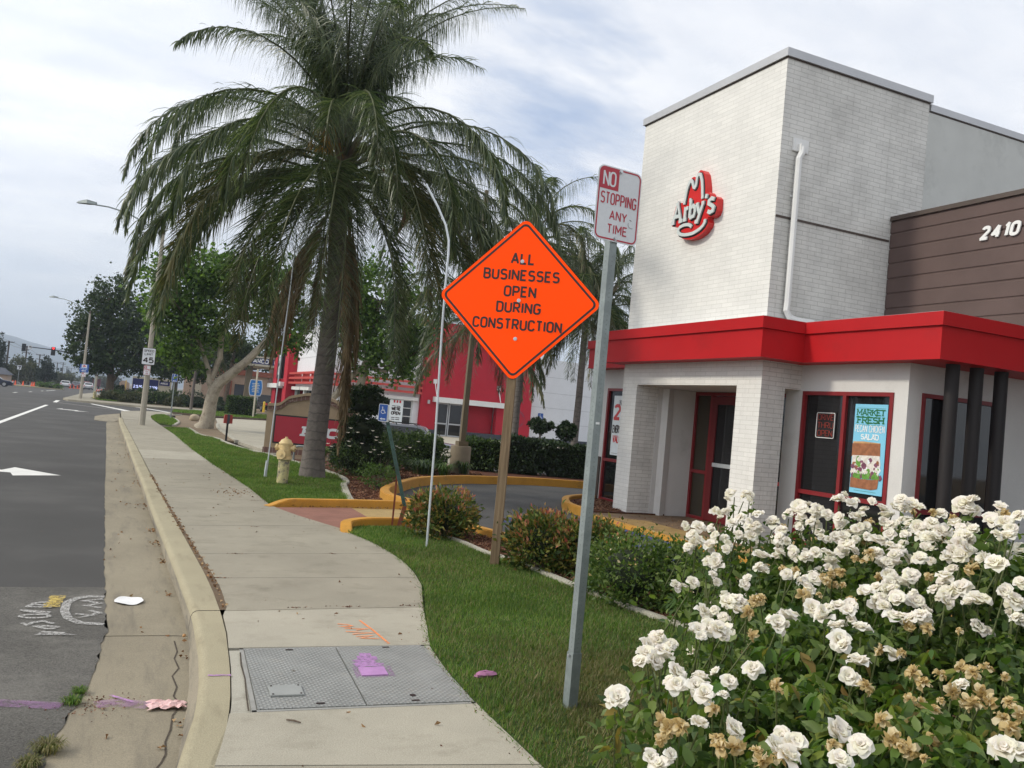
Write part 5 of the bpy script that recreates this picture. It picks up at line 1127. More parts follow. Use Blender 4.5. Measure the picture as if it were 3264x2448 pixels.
u = Vector(az(118)); n = Vector((u.y, -u.x, 0)); sgn = -1 if n.y > 0 else 1
mb = MB(); c = Vector((3.715, 8.268, 0)); mb.obox(c+Vector((0, 0, 1.6)), u, n, (0, 0, 1), .0475, .0475, 1.7)
o = mb.build('timber', M['post'], th)
bv = o.modifiers.new('b', 'BEVEL'); bv.width = .005; bv.segments = 2
# thin rods in the lawn
mb = MB(); mb.tube([(3.3, 9.25, 0), (3.28, 9.26, 1.3), (3.245, 9.28, 2.5), (3.235, 9.28, 3.0), (3.235, 9.28, 3.35), (3.225, 9.285, 3.5), (3.18, 9.31, 3.67), (3.08, 9.35, 3.87), (2.96, 9.4, 4.07), (2.93, 9.41, 4.12)], .0135, 8)
o = mb.build('conduit_pole', M['galvl'], None, True); tag(o, 'thin silver pole with a bent top standing left of the orange sign', 'pole')
mb = MB(); mb.tube([(2.61, 16.55, 0), (2.64, 16.54, 1.3), (2.66, 16.53, 2.4), (2.69, 16.51, 3.4), (2.71, 16.5, 4.6)], .012, 6); mb.tube([(2.585, 16.55, -.02), (2.60, 16.55, .32)], .022, 6)
tag(mb.build('thin_rod', M['galvl'], None, True), 'thin silver rod rising into the palm fronds left of the hydrant', 'pole')
# leaning green post with small blue signs
gp_ = thing('leaning_post', 'leaning green perforated post bent at its foot in the lawn', 'post', (3.42, 10.75, 0))
mb = MB(); a = Vector((3.42, 10.73, 0)); b = Vector((3.47, 10.71, .27)); c = Vector((3.14, 10.93, 1.52))
for p, q, m_ in ((b, c, 0),):
    d = (q-p).normalized(); ux_ = Vector((.9, -.43, 0)); ux_ = (ux_-d*ux_.dot(d)).normalized(); w_ = d.cross(ux_); mb.obox((p+q)/2, ux_, w_, d, .023, .012, (q-p).length/2)
    for k in range(20):
        s_ = p.lerp(q, (k+.5)/20); mb.obox(s_, ux_, w_, d, .005, .0135, .011, 1)
d = (b-a).normalized(); ux_ = Vector((.9, -.43, 0)); ux_ = (ux_-d*ux_.dot(d)).normalized(); mb.obox((a+b)/2, ux_, d.cross(ux_), d, .026, .013, .15, 2)
mb.build('channel', [M['green'], M['blacktr'], M['rust']], gp_)
tag(MB().obox((3.36, 10.82, .33), az(110), (0, 0, 1), (-.3, -.9, 0), .012, .34, .01).build('rusty_stake', M['rust']), 'short rusty upright stake next to the leaning green post', 'stake')
def hcsign(c, azd, w, h, label, tilt=0, v=(0, 0, 1)):
    th = thing('accessible_sign', label, 'sign', c); P = frame(c, az(azd), v)
    panel(P, rrect(w, h, w*.12), .002, 'sign_face', M['signwhite'], M['galv'], th)
    mb = MB(); face(mb, rrect(w*.9, h*.935, w*.08), P, .0015, 0); wheelchair(mb, P, -.01*w, .13*h, w*.82, 1, .0025)
    ribbon(mb, [(-.05*w, -.36*h), (.3*w, -.36*h)], .06*h, P, .003, 1); face(mb, [(-.32*w, -.36*h), (-.08*w, -.29*h), (-.08*w, -.43*h)], P, .0032, 1)
    mb.build('print', [M['blue'], M['signwhite']], th); return th
lean = Vector((-.17, .0, 1)).normalized()
hcsign((3.105, 10.86, 1.455), 108, .118, .225, 'small blue accessible parking sign with an arrow on the leaning green post', v=(-.15, .06, 1))
P = frame((3.135, 10.885, 1.45), az(120), (-.2, .06, 1)); tag(MB().prism([P(x, y, 0) for x, y in rrect(.118, .225, .012)], (0, 0.003, 0)).build('sign_plate', M['signwhite']), 'blank pale plate peeking out behind the small blue sign', 'sign plate')
# hydrant
hy = thing('fire_hydrant', 'pale yellow fire hydrant with a chipped lower barrel on the lawn', 'fire hydrant', (2.74, 15.56, 0)); c = (2.74, 15.56, 0)
MB().lathe(c, [(.1, -.02), (.1, .42), (.115, .425), (.115, .44)], 18).build('lower_barrel', M['hydlow'], hy, True)
MB().lathe(c, [(.13, .44), (.13, .465), (.105, .475), (.105, .60), (.11, .66), (.115, .70), (.125, .705), (.125, .73), (.11, .735), (.085, .78), (.045, .80), (.025, .81), (.025, .835), (.002, .836)], 18).build('bonnet', M['hyd'], hy, True)
ur = Vector((math.cos(yaw), -math.sin(yaw), 0)); uf = Vector((-math.sin(yaw)*.9-.3, -math.cos(yaw), 0)).normalized()
for d_, zz, r_, l_ in ((ur, .64, .048, .17), (-ur, .64, .048, .17), (uf, .53, .07, .16)):
    p = Vector((c[0], c[1], zz)); mb = MB(); mb.tube([p+d_*.08, p+d_*(l_-.03), p+d_*(l_-.03), p+d_*l_, p+d_*l_, p+d_*(l_+.02)], [r_, r_, r_*1.25, r_*1.25, r_*.4, r_*.4], 14); mb.build('outlet_cap', M['hyd'], hy, True)
mb = MB(); [mb.tube([(c[0]+.118*math.cos(a), c[1]+.118*math.sin(a), .435), (c[0]+.118*math.cos(a), c[1]+.118*math.sin(a), .48)], .009, 6) for a in [i*PI/4 for i in range(8)]]; mb.build('flange_bolts', M['hyd'], hy)
# grey pipe loop, red box on a post, small valve stub
mb = MB(); mb.tube([(4.17, 22.4, -.1), (4.17, 22.4, .24), (4.2, 22.38, .29), (4.26, 22.35, .31), (4.62, 22.2, .31), (4.68, 22.17, .29), (4.7, 22.16, .24), (4.7, 22.16, -.1)], .025, 8)
tag(mb.build('pipe_loop', M['galv'], None, True), 'low grey pipe loop in front of the monument sign', 'pipe')
rb = thing('box_on_post', 'small red and grey box on a dark post beside the driveway', 'post box', (3.24, 29.3, -.06))
MB().box(3.205, 3.265, 29.27, 29.33, -.1, .5).build('post', M['blacktr'], rb)
mb = MB(); mb.box(3.11, 3.37, 29.2, 29.42, .5, .73); mb.box(3.125, 3.355, 29.21, 29.41, .73, .78); mb.build('box', mat('faded_red', (.28, .04, .03), .6, .2, 6), rb); MB().box(3.2, 3.28, 29.19, 29.43, .49, .79).build('strap', M['slate'], rb)
# parking lot lamp on its round base
pl = thing('lot_lamp', 'tan square lamp post on a round concrete pedestal behind the loop kerb', 'lamp post', (8.15, 20.85, 0))
MB().lathe((8.12, 20.85, 0), [(.265, -.05), (.265, .66), (.255, .69), (.0, .69)], 22).build('pedestal', M['tanbase'], pl, True)
MB().box(8.0, 8.26, 20.72, 20.98, .69, .81).build('base_cover', M['tanpole'], pl)
mb = MB(); mb.tube([(8.13, 20.85, .8), (8.15, 20.83, 7.4)], [.09, .06], 4, phase=PI/4); mb.build('pole', M['tanpole'], pl)

# ------------------------------------------------------------------ street lamps and their signs
def street_lamp(name, label, base, h, arm, r0_, r1_, m=M['polecon']):
    th = thing(name, label, 'street lamp', base, 0, None); bxx, by, bz = base
    MB().tube([base, (bxx+.02, by, bz+h)], [r0_, r1_], 8).build('pole', m, th, True)
    MB().lathe((bxx+.02, by, bz+h), [(r1_*1.1, -.02), (r1_*1.1, .12), (r1_*.5, .22), (.001, .24)], 8).build('cap', M['dbrown'], th)
    if arm:
        ax, ay, rise, L = arm; d = Vector((ax, ay, 0)).normalized(); p = Vector((bxx, by, bz+h)); pts = [p+d*(L*t)+Vector((0, 0, rise*(1-(1-t)**2)-.1)) for t in (0, .15, .3, .45, .6, .8, 1)]
        MB().tube(pts, [.045, .04, .035, .03, .03, .028, .028], 6).build('arm', M['galv'], th, True)
        q = pts[-1]; s_ = (0, 0, 1); P = frame(q, d); mb = MB(); side = Vector((-d.y, d.x, 0))
        mb.add([q+d*(-.05)+side*.06, q+d*.25+side*.15, q+d*.7+side*.09, q+d*.7-side*.09, q+d*.25-side*.15, q+d*(-.05)-side*.06]+[q+d*(-.05)+side*.04+Vector((0, 0, .1)), q+d*.3+side*.1+Vector((0, 0, .16)), q+d*.62+side*.05+Vector((0, 0, .08)), q+d*.62-side*.05+Vector((0, 0, .08)), q+d*.3-side*.1+Vector((0, 0, .16)), q+d*(-.05)-side*.04+Vector((0, 0, .1))],
               [(0, 5, 4, 3, 2, 1), (6, 7, 8, 9, 10, 11), (0, 1, 7, 6), (1, 2, 8, 7), (2, 3, 9, 8), (3, 4, 10, 9), (4, 5, 11, 10), (5, 0, 6, 11)]); mb.build('lamp_head', M['galv'], th)
    return th
street_lamp('street_lamp', 'nearest tall concrete street lamp with the speed limit sign on it', (.85, 36.5, -.1), 7.55, (-1, .44, 1.0, 2.75), .115, .065)
street_lamp('street_lamp', 'second concrete street lamp with the blue police sign on it', (-3.1, 81.8, -.25), 7.3, (-1, .45, 1.15, 2.9), .13, .07)
th = thing('speed_limit_sign', 'white speed limit 45 sign on the nearest street lamp', 'sign', (.83, 36.35, 2.6)); P = frame((.83, 36.35, 2.6), az(108))
panel(P, rrect(.5, .66, .035), .003, 'sign_face', M['signwhite'], M['galv'], th); mb = MB(); ring(mb, rrect(.5, .66, .035), rrect(.47, .63, .03), P, .001, 0)
text(mb, 'SPEED', P, 0, .17, .09, 1, .18, 0, lift=.002, fit=.36); text(mb, 'LIMIT', P, 0, .035, .09, 1, .18, 0, lift=.002, fit=.3); text(mb, '45', P, 0, -.26, .23, 1.1, .2, 0, lift=.002, fit=.36); mb.build('print', M['black'], th)
nostop((.82, 36.34, 2.055), 108, .25, .37, 'small faded no stopping sign under the speed limit sign', detail=False)
th = thing('police_sign', 'blue police direction sign on the second street lamp', 'sign', (-2.98, 79.6, 2.32)); P = frame((-2.98, 79.6, 2.32), az(114))
panel(P, rrect(.74, .66, .04), .01, 'sign_face', M['blue'], M['galv'], th); mb = MB(); face(mb, rrect(.44, .25, .02, 5, 0, .17), P, .003, 0); face(mb, arcc(0, .12, .13, 0, 180, 8), P, .006, 1); text(mb, 'POLICE', P, 0, -.12, .17, 1, .2, 2, lift=.003, fit=.56); ribbon(mb, [(-.12, -.22), (.18, -.22)], .06, P, .004, 0); face(mb, [(-.22, -.22), (-.1, -.16), (-.1, -.28)], P, .005, 0)
mb.build('print', [M['signwhite'], M['redsign'], flat('sign_pale_blue', (.3, .42, .65))], th)
nostop((-2.96, 79.6, 1.78), 114, .33, .34, 'small faded no stopping sign under the police sign', detail=False)
th = thing('sign_post', 'slim grey post of the blue accessible sign by the side street', 'post', (2.38, 46.5, 0)); MB().tube([(2.38, 46.55, -.15), (2.38, 46.55, 2.15)], .03, 8).build('tube', M['galv'], th)
hcsign((2.37, 46.5, 1.95), 114, .29, .40, 'blue accessible parking sign with an arrow on the slim post by the side street')
# third lamp pole far off
street_lamp('street_lamp', 'distant bare lamp pole left of the dark tree trunk', (-2.9, 116, -.45), 2.3, None, .13, .12)
# ------------------------------------------------------------------ traffic signals, poles
def sighead(th, x, y, z, w=.42, h=1.15, lit=True):
    mb = MB().box(x-w/2, x+w/2, y, y+.1, z-h/2, z+h/2); o = mb.build('signal_head', M['blacktr'], th)
    for k in range(3):
        zz = z+h/2-.2-k*(h-.36)/2; sub(MB().tube([(x, y-.005, zz), (x, y-.02, zz)], .13, 14).build('lens', M['redlamp'] if (lit and k == 0) else M['slate'], th), o)
        sub(MB().tube([(x, y-.01, zz), (x, y-.14, zz+.01)], .155, 12, cap=False).build('visor', M['blacktr'], th), o)
sg = thing('traffic_signal', 'long curved signal mast arm with one red light lit', 'traffic signal', (-3.9, 150, -.55))
MB().tube([(-13.95, 150, 5.4), (-13, 150, 5.42), (-11.4, 150, 5.4), (-9.85, 150, 5.33), (-8.8, 150, 5.24), (-7.4, 150, 4.98), (-6.4, 150, 4.72), (-5.2, 150, 4.3), (-4.3, 150, 3.9), (-3.9, 150, 3.6)], [.06, .07, .075, .08, .09, .1, .11, .12, .13, .14], 8).build('mast_arm', M['slate'], sg, True)
MB().tube([(-3.9, 150, -.6), (-3.9, 150, 3.9)], .15, 8).build('pole', M['galv'], sg, True)
sighead(sg, -10.12, 149.85, 5.13, .6, 1.3); sighead(sg, -14.1, 149.85, 5.25, .55, 1.15, False)
mb = MB(); P = frame((-13.28, 149.8, 5.37), (1, 0, 0)); face(mb, rrect(.58, .55, .04), P, 0, 0); ribbon(mb, [(-.14, .12), (.04, .14), (.16, .1), (.17, -.16)], .09, P, .004, 1); ribbon(mb, [(-.1, .02), (.06, .05), (.0, -.04)], .07, P, .005, 1); mb.build('lane_sign', [M['signwhite'], M['black']], sg)
sg = thing('traffic_signal', 'tiny distant hanging signal head beside a green street name plate', 'traffic signal', (-19.3, 330, -1.3)); MB().tube([(-18.0, 330, 3.9), (-21.2, 330, 4.0)], .06, 6).build('mast_arm', M['galv'], sg); MB().tube([(-21.2, 330, -1.3), (-21.2, 330, 4.1)], .1, 6).build('pole', M['galv'], sg); sighead(sg, -19.25, 329.8, 3.55, .6, 1.25, False)
MB().box(-20.6, -19.9, 329.8, 329.85, 3.15, 4.0).build('name_plate', M['green'], sg)
pr = None
for i, (x, y, h, w_, arms) in enumerate(((-21.5, 200, 8.1, .17, ((7.25, .95),)), (-21.0, 230, 8.5, .16, ((6.69, .45), (6.07, .9))), (-22.1, 280, 7.9, .16, ((6.77, 1.0), (5.56, .9))), (-21.2, 340, 7.0, .16, ((5.68, .9),)), (-21.7, 380, 8.1, .16, ((6.48, 1.0), (5.9, .9))), (-24.0, 450, 7.7, .16, ((5.72, 1.1),)), (-25.6, 520, 7.8, .16, ((5.75, 1.1),)))):
    lab = ('nearest dark utility pole with one crossarm at the left edge', 'utility pole rising behind the left signal head', 'utility pole with two crossarms left of the round dark tree', 'distant utility pole just left of the tiny signal head', 'distant utility pole just right of the tiny signal head', 'very distant utility pole above a small conifer', 'farthest utility pole at the end of the row')[i]
    th = thing('utility_pole', lab, 'utility pole', (x, y, -2), 0, 'utility poles in a row along the far side of the road'); top_z = max(a[0] for a in arms)+.25+(.75 if i == 1 else 0)
    MB().tube([(x, y, -2), (x, y, top_z)], w_, 6).build('pole', M['wood2'], th)
    for z, hw in arms:
        mb = MB().box(x-hw, x+hw, y-.2, y-.1, z-.06, z+.06); [mb.box(x+q*hw-.05, x+q*hw+.05, y-.2, y-.1, z+.06, z+.22) for q in (-.95, -.55, .55, .95)]; mb.build('crossarm', M['wood2'], th)
mb = MB()
for dx in (-.8, .8): mb.tube([(-27, 120, 8.6), (-21.5+dx, 200, 7.3), (-21.3+dx, 215, 6.9), (-21+dx, 230, 6.9), (-21.6+dx, 255, 6.5), (-22.1+dx, 280, 6.9), (-21.7+dx, 310, 6.1), (-21.2+dx, 340, 5.9)], .03, 4)
tag(mb.build('overhead_wires', M['blacktr']), 'thin overhead wires strung between the utility poles', 'wires')
th = thing('lane_sign', 'small white lane arrow sign on a post at the far corner', 'sign', (-14.4, 150, -.4)); mb = MB(); P = frame((-14.4, 149.9, 2.17), (1, 0, 0)); face(mb, rrect(.56, .64, .04), P, 0, 0); ribbon(mb, [(-.15, .16), (.15, .16), (.0, -.2)], .12, P, .004, 1); mb.build('sign_face', [M['signwhite'], M['black']], th); MB().tube([(-14.4, 150, -.5), (-14.4, 150, 2.4)], .04, 6).build('post', M['galv'], th)
# ------------------------------------------------------------------ vehicles
def car(label, cat, loc, rz, paint, L=4.5, Wd=1.82, H=1.5, kind='suv', group=None):
    th = thing('parked_car' if cat == 'car' else 'pickup_truck', label, cat, loc, rz, group); hw = Wd/2; a = L/2
    if kind == 'suv': bp_ = [(-a, .42), (-a-.02, .75), (-a+.08, .98), (-a+.1, 1.0), (a*.42, .98), (a*.88, .88), (a, .74), (a+.03, .5), (a-.05, .3), (-a+.1, .28)]; cp = [(-a+.1, .98), (-a+.32, H-.06), (-a+.5, H), (a*.05, H), (a*.2, H-.05), (a*.46, .97)]
    elif kind == 'sedan': bp_ = [(-a, .42), (-a, .8), (-a+.15, .95), (-a*.45, .98), (a*.45, .9), (a*.9, .78), (a, .62), (a, .4), (a-.1, .25), (-a+.1, .25)]; cp = [(-a*.72, .95), (-a*.35, H-.04), (-a*.1, H), (a*.15, H-.04), (a*.5, .9)]
    else: bp_ = [(-a, .5), (-a, 1.0), (-a*.02, 1.02), (a*.45, 1.05), (a*.9, 1.0), (a, .8), (a, .5), (a-.1, .4), (-a+.1, .4)]; cp = [(-a*.04, 1.0), (a*.02, H-.03), (a*.12, H), (a*.3, H-.03), (a*.5, 1.03)]
    mb = MB()
    def loft(prof, secs, mi=0):
        n = len(prof); o = len(mb.v); zs = [p[1] for p in prof]; zc = (max(zs)+min(zs))/2
        for y, kx, kz in secs:
            for x, z in prof: mb.v.append((x*kx, y, zc+(z-zc)*kz))
        for i in range(len(secs)-1):
            for k in range(n):
                j = (k+1) % n; mb.f.append((o+i*n+k, o+i*n+j, o+(i+1)*n+j, o+(i+1)*n+k)); mb.m.append(mi)
        mb.f.append(tuple(range(o, o+n))); mb.m.append(mi); mb.f.append(tuple(range(o+(len(secs)-1)*n, o+len(secs)*n))[::-1]); mb.m.append(mi)
    loft(bp_, [(-hw, .965, .86), (-hw+.06, .995, .98), (-hw*.5, 1, 1), (hw*.5, 1, 1), (hw-.06, .995, .98), (hw, .965, .86)])
    body = mb.build('body', paint, th, True, False)
    mb = MB(); n = len(cp); zt_ = max(p[1] for p in cp); zb_ = min(p[1] for p in cp); o = 0
    def sec(y): return [(x, y*(1-.16*(z-zb_)/(zt_-zb_)), z) for x, z in cp]
    A, B = sec(-hw+.05), sec(hw-.05); mb.add(A+B, [tuple(range(n)), tuple(range(n, 2*n))[::-1]]+[(i, n+i, n+(i+1) % n, (i+1) % n) for i in range(n)], 0); cab = mb.build('cabin', paint, th, True, False)
    mb = MB()       # glazing panels a few mm outside the cabin
    cz = (zt_+zb_)/2; cxm = sum(p[0] for p in cp)/n
    for sgn in (-1, 1):
        y_ = lambda z: sgn*((hw-.05)*(1-.16*(z-zb_)/(zt_-zb_))+.006)
        q = [(cxm+(x-cxm)*.9, zb_+.03+(z-zb_)*.82) for x, z in cp]; xs_ = sorted(p[0] for p in q); mids = [xs_[0], (xs_[0]*.5+xs_[-1]*.5)-.04, xs_[-1]]
        mb.poly([(x, y_(z), z) for x, z in q])
    side = mb.build('side_windows', M['glass'], th, False, False)
    for nm, (p, q) in (('rear_window', (cp[0], cp[1])), ('windscreen', (cp[-1], cp[-2]))):
        s_ = -1 if nm == 'rear_window' else 1; mb = MB(); pts = []
        for t, w_ in ((.12, .9), (.9, .86)):
            x = p[0]+(q[0]-p[0])*t+s_*.012; z = p[1]+(q[1]-p[1])*t+.008; yy = (hw-.05)*(1-.16*(z-zb_)/(zt_-zb_))*w_; pts.append((x, -yy, z)); pts.append((x, yy, z))
        mb.poly([pts[0], pts[1], pts[3], pts[2]]); mb.build(nm, M['glass'], th, False, False)
    for sx in (-.62, .62):
        for sy in (-1, 1):
            mb = MB().tube([(a*sx, sy*(hw-.2), .33), (a*sx, sy*(hw+.005), .33)], .33, 16); o_ = mb.build('wheel', M['tyre'], th, False, False); sub(MB().tube([(a*sx, sy*(hw+.004), .33), (a*sx, sy*(hw+.012), .33)], .2, 12).build('rim', M['chrome'], th, False, False), o_)
    for sy in (-1, 1):
        MB().box(a-.04, a+.035, sy*(hw-.25)-.14, sy*(hw-.25)+.14, .62, .76).build('headlight', M['signwhite'], th, False, False); MB().box(-a-.02, -a+.06, sy*(hw-.17)-.09, sy*(hw-.17)+.09, .7, .92).build('tail_light', M['redsign'], th, False, False)
        MB().obox((a*.3, sy*(hw+.09), 1.0), (1, 0, 0), (0, 1, 0), (0, 0, 1), .06, .09, .07).build('mirror', M['blacktr'], th, False, False)
    MB().box(a-.06, a+.04, -.45, .45, .42, .68).build('grille', M['blacktr'], th, False, False); MB().box(-a-.06, -a-.02, -.26, .26, .5, .62).build('number_plate', M['signwhite'], th, False, False)
    MB().box(-a-.03, a+.05, -hw*.85, hw*.85, .2, .38).build('bumper', M['blacktr'], th, False, False)
    if kind == 'suv':
        mb = MB(); [mb.tube([(-a+.5, s_*.55, H+.0), (-a+.6, s_*.55, H+.06), (a*.0, s_*.55, H+.06), (a*.08, s_*.55, H)], .018, 6) for s_ in (-1, 1)]; mb.build('roof_rails', M['blacktr'], th, False, False)
    return th
pt = lambda n, c, r=.25: mat(n, c, r, .03, 2, .3, 0, 60, .6, 0)
car('grey sport utility vehicle parked behind the hedge by the red building', 'car', (12.3, 37.6, -.84), rad(-24), pt('grey_paint', (.26, .27, .30)), 4.4, 1.8, 1.62, 'suv')
car('dark blue sedan crossing the junction at the left edge', 'car', (-15.4, 130.4, -.6), 0, pt('dark_blue_paint', (.02, .025, .05)), 4.7, 1.82, 1.45, 'sedan')
car('white car waiting in the far lane, nearest of the far queue', 'car', (-10.4, 197, -.88), rad(90), pt('white_paint_car', (.7, .7, .7)), 4.5, 1.8, 1.45, 'suv', 'cars queued far up the road')
car('dark grey car just right of the white car in the far queue', 'car', (-9.0, 210, -.93), rad(90), pt('grey2', (.12, .13, .15)), 4.5, 1.8, 1.45, 'sedan', 'cars queued far up the road')
car('small white car between the dark car and the red truck', 'car', (-8.3, 222, -.98), rad(90), pt('white2', (.6, .6, .62)), 4.5, 1.8, 1.45, 'sedan', 'cars queued far up the road')
car('red vehicle in the far queue behind the police sign pole', 'car', (-7.1, 205, -.9), rad(90), pt('red2', (.25, .03, .03)), 4.8, 1.9, 1.65, 'suv', 'cars queued far up the road')
car('white car at the right end of the far queue', 'car', (-6.3, 200, -.88), rad(90), pt('white3', (.65, .65, .65)), 4.5, 1.8, 1.45, 'sedan', 'cars queued far up the road')
car('black pickup truck parked behind the square hedge near the yellow bollards', 'pickup', (14.0, 94, -.25), rad(100), pt('black_paint', (.01, .01, .012)), 5.3, 1.95, 1.75, 'pickup')
tk = thing('dump_truck', 'dark red box truck body seen behind the far lamp pole', 'truck', (-4.9, 200, -.9)); MB().box(-5.65, -4.15, 200, 205, .0, 1.5).build('box', pt('maroon', (.1, .02, .03), .5), tk); mb = MB(); [mb.tube([(x, 200.3, -.45), (x+.3, 200.3, -.45)], .45, 12) for x in (-5.5, -4.6)]; mb.build('wheels', M['tyre'], tk)
# cones, barricades, bollards
cn = None
for i, (x, y, lab) in enumerate(((-15.15, 151, 'left cone of the pair right behind the dark blue sedan'), (-14.8, 151, 'right cone of the pair right behind the dark blue sedan'), (-13.85, 152, 'cone at the far corner below the lane arrow sign'), (-12.65, 152, 'cone left of the yellow green median bushes'), (-12.45, 153, 'cone touching the median bushes'))):
    if cn is None:
        cn = thing('traffic_cone', 'orange traffic '+lab, 'traffic cone', (x, y, zt(y)-.1), 0, 'orange cones around the far junction'); MB().lathe((0, 0, 0), [(.3, 0), (.3, .05), (.17, .06), (.04, .8), (.0, .81)], 12).build('cone', M['cone'], cn, False, False); MB().lathe((0, 0, 0), [(.122, .33), (.09, .5)], 12).build('collar', M['signwhite'], cn, False, False)
    else: dup(cn, (x, y, zt(y)-.1), None, 'orange traffic '+lab)
for i, (x, y) in enumerate(((-9.45, 195), (-8.85, 196), (-8.2, 197), (-7.7, 198))): dup(cn, (x, y, zt(y)-.15), None, 'tiny orange cone between the queued far cars', 'cones between the queued cars')
bc = thing('barricade', 'orange and white striped barricade left of the dark tree trunk', 'barricade', (-2.4, 112, -.5)); mb = MB(); mb.box(-2.75, -2.05, 112, 112.1, .1, .35); mb.box(-2.75, -2.05, 112, 112.1, -.25, -.05); mb.build('boards', M['signwhite'], bc)
mb = MB(); P = frame((-2.4, 111.99, .22), (1, 0, 0)); [face(mb, [(-.3+k*.22, -.12), (-.2+k*.22, -.12), (-.1+k*.22, .12), (-.2+k*.22, .12)], P, .003, 0) for k in range(3)]; mb.build('stripes', M['cone'], bc); mb = MB(); mb.box(-2.7, -2.65, 112.1, 112.15, -.6, .4); mb.box(-2.15, -2.1, 112.1, 112.15, -.6, .4); mb.build('legs', M['cone'], bc)
rs = thing('warning_sign', 'orange temporary road sign edge on beside the dark tree trunk', 'sign', (-1.6, 125, -.5)); MB().prism([(-1.9, 125, 1.0), (-1.5, 125, .5), (-1.2, 125, 1.0), (-1.5, 125, 1.6)], (0, .03, 0)).build('sign_face', M['cone'], rs); MB().tube([(-1.5, 125.1, -.6), (-1.5, 125.1, 1.0)], .04, 6).build('stand', M['galv'], rs); MB().box(-2.0, -1.0, 125.2, 125.3, -.1, .35).build('red_board', M['redsign'], rs)
for i, (x, y, lab) in enumerate(((13.28, 90, 'left yellow bollard beside the black pickup'), (14.05, 91, 'right yellow bollard beside the black pickup'))):
    tag(MB().lathe((x, y, 0), [(.11, -.4), (.11, .72), (.08, .8), (.0, .82)], 12).build('bollard', mat('bollard_yellow', (.75, .5, .04), .5)), lab, 'bollard', 'yellow bollards')
tag(MB().box(.45, .62, 148, 148.2, -.6, 1.75).build('yellow_post', mat('post_yellow', (.7, .45, .1), .6)), 'tall yellow post in front of the small tan arched building', 'post')
tag(MB().tube([(-2.1, 84.6, -.2), (-2.1, 84.6, .18), (-2.1, 84.6, .4), (-2.1, 84.6, .42)], [.14, .14, .12, .02], 12).build('fire_hydrant', M['hydlow'], None, True), 'weathered squat hydrant on the lawn patch across the side street', 'fire hydrant')
# ------------------------------------------------------------------ utility vault in the pavement
def tread(name):
    m, nt, bs, out = new_mat(name); co = objco(nt); mp = node(nt, 'ShaderNodeMapping'); mp.inputs['Rotation'].default_value = (0, 0, rad(45)); mp.inputs['Scale'].default_value = (36, 36, 36); nt.links.new(co, mp.inputs[0])
    v = node(nt, 'ShaderNodeTexVoronoi', feature='F1'); v.inputs['Randomness'].default_value = 0; v.inputs['Scale'].default_value = 1; v.voronoi_dimensions = '2D'; nt.links.new(mp.outputs[0], v.inputs['Vector'])
    rr = ramp(nt, v.outputs['Distance'], [(.2, (1,)*3), (.36, (0,)*3)])
    base = ramp(nt, noise(nt, co, 3, 6, .7), [(.3, (.235, .24, .225)), (.7, (.36, .365, .345))]); base = mix(nt, ramp(nt, noise(nt, co, 7, 6, .7), [(.55, (0,)*3), (.75, (.5,)*3)]), base, (.36, .33, .26))
    col = mix(nt, rr, mix(nt, .45, base, (.07, .068, .06)), (.37, .375, .36)); nt.links.new(mix(nt, .55, base, col), bs.inputs['Base Color'])
    bs.inputs['Metallic'].default_value = .2; bs.inputs['Roughness'].default_value = .6; b = node(nt, 'ShaderNodeBump'); b.inputs['Strength'].default_value = .9; b.inputs['Distance'].default_value = .006; nt.links.new(rr, b.inputs['Height']); nt.links.new(b.outputs[0], bs.inputs['Normal']); return m
TR = tread('tread_plate')
vt = thing('utility_vault', 'grey steel tread plate utility vault cover set in the pavement', 'vault cover', (1.3, 4.9, 0))
mb = MB(); q = [(.735, 4.345), (1.895, 4.295), (1.975, 5.41), (.805, 5.435)]
for i in range(4):
    a, b = Vector(q[i]), Vector(q[(i+1) % 4]); d = (b-a).normalized(); n_ = Vector((-d.y, d.x)); mb.prism([(a.x, a.y, .002), (b.x, b.y, .002), (b.x+n_.x*.022, b.y+n_.y*.022, .002), (a.x+n_.x*.022, a.y+n_.y*.022, .002)], (0, 0, -.03))
mb.build('rim', mat('vault_rim', (.30, .295, .27), .7, .15, 8, .1), vt)
pA = MB().prism([(.765, 4.37, .006), (1.305, 4.345, .006), (1.38, 5.395, .006), (.83, 5.41, .006)], (0, 0, -.012)).build('cover_plate', TR, vt)
pB = MB().prism([(1.313, 4.345, .007), (1.87, 4.32, .007), (1.945, 5.385, .007), (1.388, 5.395, .007)], (0, 0, -.012)).build('cover_plate', TR, vt)
sub(MB().prism([(.85, 4.53, .016), (1.02, 4.525, .016), (1.03, 4.685, .016), (.86, 4.69, .016)], (0, 0, -.008)).build('hatch', mat('hatch', (.36, .37, .35), .5, .08, 8, .3), vt), pA)
mb = MB(); [mb.tube([(x, y, .015), (x, y, .019)], .006, 6) for x, y in ((.865, 4.545), (1.008, 4.54), (1.016, 4.67), (.874, 4.675))]; sub(mb.build('hatch_screws', M['black'], vt), pA)
sub(MB().prism([(1.40, 4.80, .014), (1.555, 4.80, .014), (1.57, 4.945, .014), (1.415, 4.95, .014)], (0, 0, -.006)).build('painted_hatch', mat('purple_paint', (.42, .22, .44), .6, .12, 10), vt), pB)
mb = MB()
for x, y in ((1.09, 5.36), (1.7, 5.36), (1.08, 4.4), (1.58, 4.37)): mb.box(x-.022, x+.022, y-.009, y+.009, .008, .0095)
mb.tube([(1.59, 4.45, .008), (1.59, 4.45, .0098)], .018, 10); mb.build('lift_slots', M['black'], vt)
gpoly('vault_frame_concrete', [(SL(y), y) for y in np.arange(5.42, 4.36, -.08)]+[(SL(4.36), 4.36), (1.90, 4.27), (2.02, 5.43)], -.006, M['edging'], .05)
